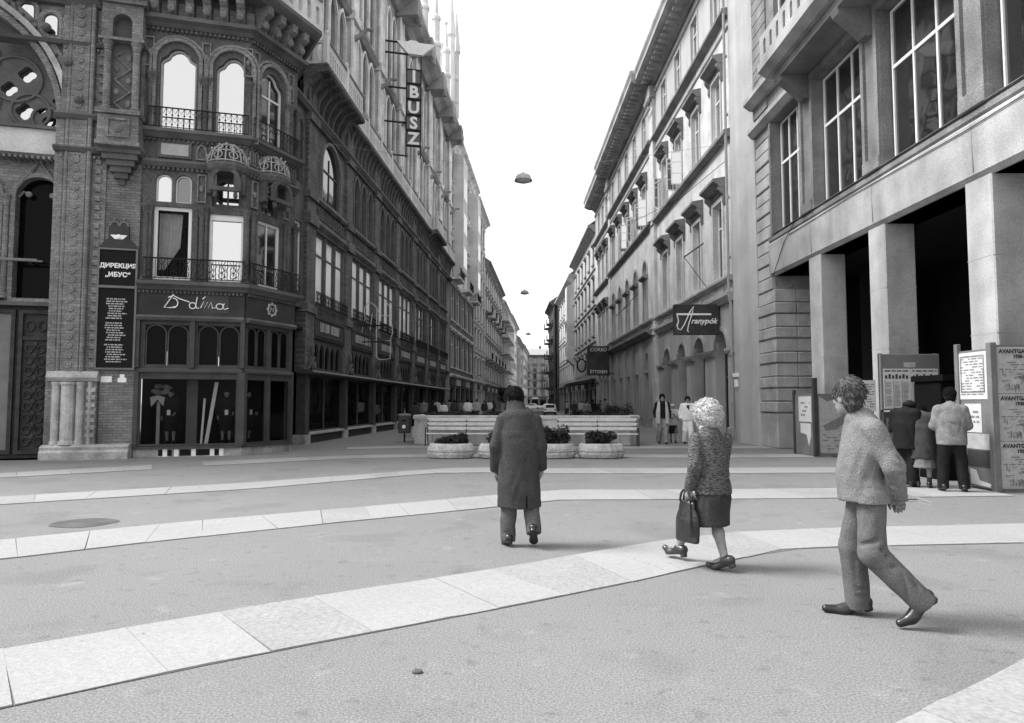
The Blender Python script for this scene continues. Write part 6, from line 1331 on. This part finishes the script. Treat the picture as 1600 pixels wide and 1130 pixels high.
person('man in a long dark coat walking away, seen from behind',T(.075,7.55,0),pose,
  shell([((-.02,.03,1.455),.115,.10),((0,.01,1.39),.188,.12),((0,0,1.2),.208,.145),((0,.0,.98),.205,.15),((.0,.0,.75),.22,.16),((0,0,.52),.235,.172),((0,0,.30),.243,.178)],.425,(.076,.066,.06,.97),'coat_gabardine',wr=(.006,6,7,.4),k=.024,hemn=(0,-.05,1),vent=vent,
   fl=[((.0,-.15,1.38),(.04,-.18,.64),.007,.006),((.06,-.18,.78),(-.06,-.19,.50),.022,.016),((.09,-.17,.76),(.17,-.18,.50),.02,.016),((.02,-.18,.92),(-.10,-.18,.62),.022,.014),((.10,-.15,1.0),(.06,-.18,.8),.02,.012),((-.17,-.12,1.3),(-.13,-.16,1.0),.02,.016),((.17,-.12,1.3),(.14,-.16,1.02),.02,.016),
   ((-.2,-.1,.95),(-.16,-.17,.66),.025,.015),((.19,-.12,.92),(.2,-.17,.66),.025,.014),((-.14,-.18,.6),(-.18,-.18,.44),.02,.014),((-.03,-.19,.6),(-.04,-.2,.43),.02,.012),((-.36,-.04,1.13),(-.26,-.08,1.09),.014,.012),((-.36,-.04,1.06),(-.27,-.08,1.04),.014,.012),((.36,-.03,1.12),(.26,-.07,1.09),.014,.012),((.36,-.03,1.05),(.27,-.07,1.04),.014,.012),((-.3,-.06,1.3),(-.22,-.09,1.18),.014,.012),((.3,-.05,1.3),(.22,-.08,1.18),.014,.012),((-.15,-.16,1.15),(.12,-.17,1.2),.03,.008),((-.12,-.17,.85),(.02,-.19,.7),.018,-.01)]),
  trousers('trouser_grey',(.11,.088,.078),hem=.045,fl=[((-.12,-.12,.42),(-.13,-.12,.12),.008,.01),((.14,-.13,.45),(.15,-.2,.26),.008,.01),((-.2,-.08,.16),(-.06,-.1,.14),.012,.012),((.07,-.2,.3),(.22,-.2,.28),.012,.014),((.07,-.16,.38),(.21,-.16,.35),.012,.012)]),('shoe_black',.02),COATHAIR,extra=(collar,))
# 2. white haired woman with a handbag
def curls(p,hs):
    f0,q,e=hs; f=su([e((0,-.03,.045),(.124,.13,.118)),e((0,-.075,-.02),(.108,.082,.095))],.05); f=lumps(f,.009,70); f=lumps(f,.006,140,1.); R_=Vector(q((0,1,0)))-Vector(q((0,0,0))); return sub(f,e((0,.12,-.05),(.075,.09,.11)))
def bag(o,p,M): pass
pose=dict(head=(0,.08,1.42),hpit=-8,hyaw=12,neck=(0,.03,1.27),chest=(0,.01,1.08),pelvis=(0,-.02,.83),shL=(-.165,.05,1.20),shR=(.165,-.02,1.20),elL=(-.235,.0,.96),elR=(.2,.06,.95),wrL=(-.215,.10,.735),wrR=(.1,.22,.98),hpL=(-.08,0,.80),hpR=(.08,-.02,.80),
  knL=(-.06,.24,.44),anL=(-.05,.40,.13),toL=(-.06,.58,.10),knR=(.03,.0,.43),anR=(-.0,-.13,.11),toR=(-.02,.05,.03),handdir={'L':((.02,.05,-1),(1,.1,0))},curl=70)
def skirt(p,lo,hi,h):
    f=tb([((0,-.02,.82),.15,.12),((0,-.01,.66),.172,.145),((-.01,.03,.52),.182,.172),((-.01,.05,.3),.188,.19)]); f=cut(f,(.0,.05,1),(0,0,.40)); return [('skirt',folds(wrinkle(f,.005,10,7,2.),[((.1,-.16,.75),(.06,-.2,.45),.018,.014),((-.02,-.15,.72),(-.06,-.17,.44),.018,.014),((.17,-.06,.72),(.2,-.05,.45),.018,.012),((-.16,-.05,.7),(-.19,-.06,.45),.018,.014),((.12,-.18,.52),(-.02,-.2,.47),.014,.01)]),lo-.1,hi+.1,h,'skirt')]
def scarf(o,p,M):
    net_obj('scarf',[(lumps(sub(tb([((0,.03,1.24),.10,.09),((0,.05,1.31),.075,.075)]),rc(p['neck'],p['head'],.05,.05)),.006,60),(-.2,-.15,1.15),(.2,.25,1.4),.008)],'cloth_light',o,M)
WM=T(1.9,6.52,0) @ RZ(32)
person('white haired woman in tweed jacket and dark skirt carrying a handbag',WM,pose,
  shell([((0,.03,1.25),.12,.09),((0,.02,1.2),.165,.11),((0,.01,1.02),.168,.132),((0,-.01,.86),.162,.13),((0,-.01,.74),.185,.148),((0,-.01,.55),.19,.155)],.70,(.068,.058,.048,.94),'tweed',name='jacket',wr=(.006,8,11,.7),k=.015,fl=[((-.13,-.09,1.12),(-.1,-.14,.9),.016,.012),((.12,-.12,1.1),(.06,-.14,.95),.016,.012),((.15,-.1,.95),(-.05,-.15,.86),.014,.012),((-.3,-.05,1.0),(-.22,-.07,.95),.012,.012),((-.3,-.05,.94),(-.22,-.06,.9),.012,.01),((0,-.1,1.2),(0,-.16,.72),.006,.004),((.16,-.08,.85),(.0,-.15,.8),.014,.01)]),
  skirt,('shoe_brown',.03,1),(curls,'hair_white'),extra=(scarf,))
hb=empty('handbag',WM @ T(-.215,.115,.28),'soft black leather handbag held by the white haired woman','handbag')
HB=WM @ T(-.215,.125,.25) @ RZ(-8)
net_obj('pouch',[(wrinkle(cut(tb([((0,0,.02),.05,.15),((0,0,.2),.055,.14),((0,0,.36),.025,.10)]),(0,0,1),(0,0,.0)),.007,16,10,.5),(-.2,-.3,-.05),(.2,.3,.46),.009)],'bag_leather',hb,HB)
mb=MB(); 
for s in (-1,1): mb.tube([(s*.02,.075*math.cos(t),.37+.115*math.sin(t)) for t in [math.pi*k/12 for k in range(13)]],.011,7)
mb.build('handle','bag_leather',hb,HB,True); MB().tube([(-.056,-.12,.06),(-.055,-.11,.2),(-.03,-.08,.36)],.007,5).build('seam','bag_leather',hb,HB)
# 3. man in the knitted cardigan, hands behind his back
pose=dict(head=(.0,.10,1.595),hpit=-4,hyaw=-58,neck=(0,.02,1.45),chest=(0,.0,1.22),pelvis=(0,-.02,.95),shL=(-.175,-.01,1.37),shR=(.175,-.01,1.37),elL=(-.235,-.115,1.115),elR=(.235,-.115,1.115),wrL=(-.085,-.195,.885),wrR=(.06,-.20,.89),hpL=(-.09,-.01,.90),hpR=(.09,-.01,.90),
  knR=(.12,.06,.49),anR=(.14,.03,.10),toR=(.15,.25,.03),knL=(-.12,.0,.50),anL=(-.15,-.28,.205),toL=(-.16,-.15,.04),handdir={'L':((.8,-.2,-.55),(.2,-.2,-1)),'R':((-.8,-.2,-.5),(-.2,-.2,-1))},curl=45)
def shirt_collar(o,p,M):
    net_obj('shirt_collar',[(sub(tb([((0,.015,1.42),.092,.085),((0,.035,1.485),.075,.075)]),tb([((0,.01,1.38),.06,.06),((0,.05,1.56),.064,.066)])),(-.2,-.15,1.35),(.2,.2,1.56),.007)],'cloth_white',o,M)
def hem_rib(o,p,M): pass
CM=T(2.55,4.98,0) @ RZ(80)
person('man in light knitted cardigan striding left with hands behind his back',CM,pose,
  shell([((0,.02,1.43),.12,.095),((0,.0,1.37),.185,.115),((0,.02,1.2),.19,.142),((0,.03,1.02),.185,.152),((0,.01,.9),.206,.166),((0,.0,.75),.212,.172)],.85,(.074,.066,.05,.95),'knit',name='cardigan',wr=(.007,8,12,1.3),k=.022,neck=(0,.02,1.42),
   fl=[((-.25,-.1,1.2),(-.3,-.2,1.12),.016,.014),((-.32,-.08,1.14),(-.27,-.24,1.08),.014,.014),((-.32,-.1,1.07),(-.22,-.25,1.04),.014,.012),((-.22,-.08,.98),(-.16,-.28,1.0),.014,.012),((-.2,-.02,.95),(-.12,-.26,.93),.012,.01),((-.2,.06,1.25),(-.17,.14,1.0),.02,.012),((-.21,.0,1.1),(-.2,.1,.92),.02,.012),((-.22,.03,1.0),(-.18,.16,.93),.02,-.008),((-.19,.05,1.35),(-.2,-.06,1.22),.018,.012),((-.2,.08,.90),(-.16,.17,.88),.015,.01),((-.3,.0,.905),(-.05,.25,.905),.006,.006),((-.26,-.1,1.32),(-.3,-.02,1.26),.016,.01)]),
  trousers('trouser_light',(.094,.09,.082),hem=.055,wr=(.005,7,13,2.2),
   fl=[((-.22,-.05,.62),(-.14,.1,.55),.016,.018),((-.22,-.1,.56),(-.14,.08,.5),.014,.018),((-.22,-.14,.52),(-.14,.06,.46),.014,.016),((-.22,-.16,.44),(-.16,.02,.40),.014,.012),((-.2,.04,.8),(-.19,.08,.64),.018,.014),((-.2,-.06,.82),(-.2,-.02,.62),.018,.014),((-.2,-.1,.78),(-.2,-.08,.6),.016,.012),((-.22,-.2,.4),(-.2,-.27,.26),.014,.014),((-.22,-.15,.38),(-.21,-.2,.22),.012,.012),((-.2,-.3,.27),(-.14,-.24,.2),.012,.014),((.03,.08,.45),(.04,.06,.2),.014,.014),((.02,.0,.4),(.04,.0,.16),.014,.014),((.02,.12,.16),(.08,-.06,.14),.012,.014),((.02,.13,.22),(.08,-.04,.19),.012,.012)]),('shoe_black',.025),(cap_hair((.088,.11,.11),low=-.055,front=.03),'hair_grey'),extra=(shirt_collar,))
NP=CM @ T(-.02,-.29,.85) @ RX(8) @ RZ(10)
fp=empty('folded_paper',NP,'folded white papers held behind the back of the striding man','paper')
for k,(a,z) in enumerate(((0,0),(6,.012),(-5,.024))): mb=MB(); mb.rings([[(-.10,-.09+.0*k,z),(.10,-.09,z+.004*k),(.10,-.09,z+.006+.004*k),(-.10,-.09,z+.006)],[(-.10,.0,z+.012),(.10,.0,z+.012),(.10,.0,z+.018),(-.10,.0,z+.018)],[(-.095,.08,z),(.095,.08,z),(.095,.08,z+.006),(-.095,.08,z+.006)]]); mb.build('sheet','paper',fp,NP @ RZ(a))
# 4-6. readers at the news stand
nodes_j=[((0,.02,1.43),.12,.10),((0,.01,1.38),.215,.13),((0,0,1.18),.235,.16),((0,.0,1.0),.225,.16),((0,0,.85),.22,.16),((0,0,.7),.215,.155)]
person('reader in pale short jacket and dark trousers, back turned, at news stand',T(7.72,12.05,0) @ RZ(-22),dict(head=(.02,.13,1.62),hpit=-28,elL=(-.25,.02,1.12),elR=(.25,.04,1.12),wrL=(-.12,.26,1.12),wrR=(.12,.28,1.12),anL=(-.15,0,.1),anR=(.16,.0,.1),knL=(-.13,.02,.5),knR=(.13,.02,.5),toL=(-.17,.17,.03),toR=(.2,.17,.03)),
  shell(nodes_j,.80,(.085,.074,.058,.95),'cloth_grey',name='jacket',wr=(.006,8,12,.9),k=.025,fl=[((-.15,-.13,1.3),(-.1,-.16,1.0),.02,.016),((.15,-.13,1.3),(.1,-.16,1.0),.02,.016),((-.12,-.16,1.0),(.1,-.17,.9),.02,.014),((-.1,-.15,1.2),(.08,-.16,1.12),.02,.01),((0,-.13,1.38),(0,-.17,.82),.007,.006),((-.2,-.1,.87),(.2,-.1,.87),.01,.01)]),trousers('cloth_black',(.118,.092,.08)),('shoe_black',.02),(cap_hair((.095,.115,.115),low=-.06),'hair_dark'),h=.016,scale=1.03,group='readers at the news stand')
nodes_c=[((0,.02,1.42),.12,.10),((0,.01,1.37),.20,.13),((0,0,1.18),.225,.16),((0,.0,.95),.225,.17),((0,0,.75),.24,.18),((0,0,.5),.245,.185)]
def beret(o,p,M): c=p['head']; net_obj('beret',[(el((c[0],c[1]-.03,c[2]+.06),(.115,.12,.075),0,-20),(c[0]-.2,c[1]-.2,c[2]-.1),(c[0]+.2,c[1]+.2,c[2]+.2),.012)],'cloth_black',o,M)
person('reader in black coat and beret bending over a paper at news stand',T(7.32,12.75,0) @ RZ(-55),dict(head=(.0,.2,1.48),hpit=-35,neck=(0,.08,1.38),elL=(-.26,.08,1.1),elR=(.26,.1,1.1),wrL=(-.1,.3,1.14),wrR=(.1,.3,1.14)),
  shell(nodes_c,.72,(.095,.085,.065,.95),'cloth_black',wr=(.008,8,11,.2)),trousers('cloth_black',(.12,.1,.095)),('shoe_black',.02),(cap_hair(),'hair_dark'),h=.016,scale=.98,group='readers at the news stand',extra=(beret,))
def skirt2(p,lo,hi,h): f=cut(tb([((0,0,.85),.16,.13),((0,0,.3),.22,.19)]),(0,0,1),(0,0,.40)); return [('skirt',wrinkle(f,.008,14,4,1.),lo-.1,hi+.1,h,'cloth_grey')]
person('reader in dark coat over a light skirt, between the other two readers',T(7.53,12.6,0) @ RZ(-30),dict(head=(0,.16,1.5),hpit=-30,neck=(0,.06,1.38),elL=(-.24,.08,1.1),elR=(.24,.1,1.1),wrL=(-.1,.28,1.12),wrR=(.1,.28,1.12)),
  shell(nodes_c,.58,(.085,.075,.06,.95),'cloth_dark',wr=(.008,8,11,1.2)),skirt2,('shoe_black',.03),(cap_hair(),'hair_dark'),h=.016,scale=.93,group='readers at the news stand')
# 7-9. three people coming towards the camera by the palace
def eyes(o,p,M):
    c=p['head']; f0,q,e=head_sdf(c,p['hyaw'],p['hpit']); mb=MB()
    for x in (-.031,.031): mb.ell(q((x,.089,.006)),(.012,.010,.009),7,5)
    mb.build('eyes','hair_dark',o,M)
walkp=dict(knL=(-.1,.10,.49),anL=(-.1,.12,.10),toL=(-.11,.30,.05),knR=(.1,.04,.49),anR=(.1,-.16,.13),toR=(.1,.0,.03))
def vest(o,p,M):
    for s in (-1,1): net_obj('vest_front',[(cut(cut(tb([((s*.09,.06,1.40),.09,.11),((s*.13,.04,1.1),.10,.16),((s*.14,.03,.72),.11,.16)]),(s,0,0),(s*.09,0,0)),(0,0,1),(0,0,.70)),(-.35,-.25,.55),(.35,.35,1.6),.015)],'cloth_light',o,M)
def tie(o,p,M): MB().prism([(-.05,1.42),(.05,1.42),(.04,1.2),(0,1.1),(-.04,1.2)],.135,.15).build('scarf','cloth_dark',o,M)
person('person in open pale waistcoat over black top and faded jeans, walking up',T(5.75,26.2,0) @ RZ(176),dict(walkp,hands='LR'),shell(nodes_j,.9,(.075,.065,.05,.9),'cloth_black',name='top'),trousers('denim',(.105,.085,.1)),('shoe_brown',.03),(cap_hair((.105,.12,.125),low=-.09,lump=.012,s=45),'hair_dark'),h=.018,scale=1.09,fine=False,extra=(vest,eyes),group='walkers by the palace')
def beanie(o,p,M): c=p['head']; net_obj('cap',[(cut(el((c[0],c[1]-.01,c[2]+.04),(.095,.115,.1)),(0,0,1),(0,0,c[2]+.02)),(c[0]-.2,c[1]-.2,c[2]-.1),(c[0]+.2,c[1]+.2,c[2]+.2),.013)],'cloth_light',o,M)
def dskirt(p,lo,hi,h): return [('skirt',wrinkle(cut(tb([((0,0,.85),.16,.13),((0,0,.3),.2,.17)]),(0,0,1),(0,0,.42)),.008,12,5),lo-.1,hi+.1,h,'cloth_black')]
person('short person in pale cap and jacket with dark skirt between two walkers',T(6.32,26.9,0) @ RZ(168),dict(walkp,elL=(-.24,.05,1.1),wrL=(-.08,.2,1.25),elR=(.24,.05,1.1),wrR=(.1,.2,1.1)),shell(nodes_j,.78,(.09,.08,.06,.95),'cloth_light',name='jacket'),dskirt,('shoe_black',.03),(cap_hair(),'hair_grey'),h=.018,scale=.88,fine=False,extra=(beanie,eyes),group='walkers by the palace')
person('dark haired person in white jacket and white trousers walking towards square',T(6.72,26.2,0) @ RZ(172),dict(walkp,elL=(-.27,-.02,1.14)),shell(nodes_j,.86,(.095,.085,.065,.9),'cloth_white',name='jacket'),trousers('cloth_white',(.11,.09,.095)),('shoe_brown',.03),(cap_hair((.105,.12,.12),low=-.07,lump=.012,s=45),'hair_dark'),h=.018,scale=1.04,fine=False,extra=(tie,eyes),group='walkers by the palace')
# passers-by further down the street
FAR=[(648,43,'cloth_dark','cloth_black',10,'far passer-by in dark coat right behind the litter bin'),(662,47,'cloth_grey','cloth_black',190,'far passer-by in grey top just right of the bin'),(683,52,'cloth_light','cloth_dark',170,'far passer-by in light top before the dark shop fronts'),(702,58,'cloth_grey','cloth_dark',20,'far passer-by in grey jacket beside the white shirted one'),(721,62,'cloth_grey','cloth_dark',185,'far passer-by in grey between the two white tops'),(738,66,'cloth_light','cloth_black',0,'far passer-by in light jacket just past the middle white top'),(765,70,'cloth_white','cloth_grey',175,'far passer-by in white shirt close to the coat man'),(771,78,'cloth_dark','cloth_dark',5,'far passer-by in dark clothes close to the coat man'),(897,62,'cloth_dark','cloth_black',190,'far person in dark clothes left of the terrace shrubs'),(908,70,'cloth_light','cloth_grey',160,'far person in light top under the awning'),(926,50,'cloth_black','cloth_black',20,'far person in black beside the terrace shrubs'),(945,48,'cloth_grey','cloth_black',200,'far person in grey nearest the palace wall'),
 (693,45.5,'cloth_white','cloth_dark',180,'far passer-by in white shirt, leftmost behind the raised bed'),(710,52,'cloth_dark','cloth_black',0,'far passer-by in dark clothes right of the leftmost white shirt'),(731,47,'cloth_white','cloth_dark',5,'far passer-by in white top seen from behind, middle of the left pavement'),
 (745,55,'cloth_light','cloth_dark',190,'far passer-by in light patterned top right of the white top'),(757,60,'cloth_dark','cloth_grey',170,'far passer-by in dark jacket farther along the left pavement'),(676,40,'cloth_black','cloth_black',30,'far passer-by in black by the shop windows near the bin'),(794,95,'cloth_white','cloth_white',180,'tiny far person all in white crossing the road'),
 (917,46,'cloth_grey','cloth_dark',200,'far person with dark hair near the low terrace shrubs'),(938,55,'cloth_dark','cloth_dark',170,'far person in dark top on the restaurant terrace'),(886,88,'cloth_light','cloth_dark',180,'tiny far person in light top on the right pavement')]
for k,(px,d,tm,bm,yw,lb) in enumerate(FAR):
    person(lb,T((px-800)/1067*d,d,.11 if d>46 else 0) @ RZ(yw),dict(walkp),shell(nodes_j,.82,(.09,.08,.06,.9),tm,name='shirt'),trousers(bm,(.11,.09,.085)),('shoe_black',.02),(cap_hair((.1,.12,.12)),'hair_dark'),h=.026,scale=.95+.02*(k%4),fine=False,group='passers-by down the street')
# dressed figures in the corner shop window
for k,(F,x,y,yw,lb) in enumerate(((FF,.78,.42,-10,'dark dressed mannequin with price card, leftmost in the corner shop window'),(FF,2.3,.45,8,'dark coated mannequin with white price card, right in the shop window'),(FC,.7,.5,0,'mannequin in dark suit behind the narrow angled shop pane'))):
    MM=F @ T(x,y,.335) @ RZ(180+yw)
    def tagp(o,p,M): MB().box(-.05,.05,.18,.186,.92,1.08).build('price_card','letter_white',o,M)
    person(lb,MM,dict(elL=(-.22,.04,1.14),wrL=(-.2,.2,1.0)),shell(nodes_c,.62,(.085,.072,.055,.92),'cloth_black',name='dress'),skirt2 if k==9 else dskirt,('shoe_black',.03),(cap_hair(),'hair_dark'),h=.016,scale=.94,fine=False,cat='mannequin',name='mannequin',group='mannequins in the shop window',extra=(tagp,),skin='skin')
hat=empty('hat_display',FF @ T(.45,.35,1.75),'pale bunched scarves and bow in the upper left of shop window','display'); mb=MB(); rnd=random.Random(2)
for k in range(12): a=rnd.uniform(0,6.28); mb.ell((.0+.2*math.cos(a),.05*math.sin(a*2),.1*math.sin(a)),(.12,.05,.07),7,5)
mb.build('scarves','cloth_grey',hat,FF @ T(.5,.4,1.95)); MB().prism([(-.2,.0),(0,.06),(.2,.0),(.16,-.25),(0,-.06),(-.16,-.28)],-.03,.03).build('bow','cloth_light',hat,FF @ T(.42,.36,1.72))
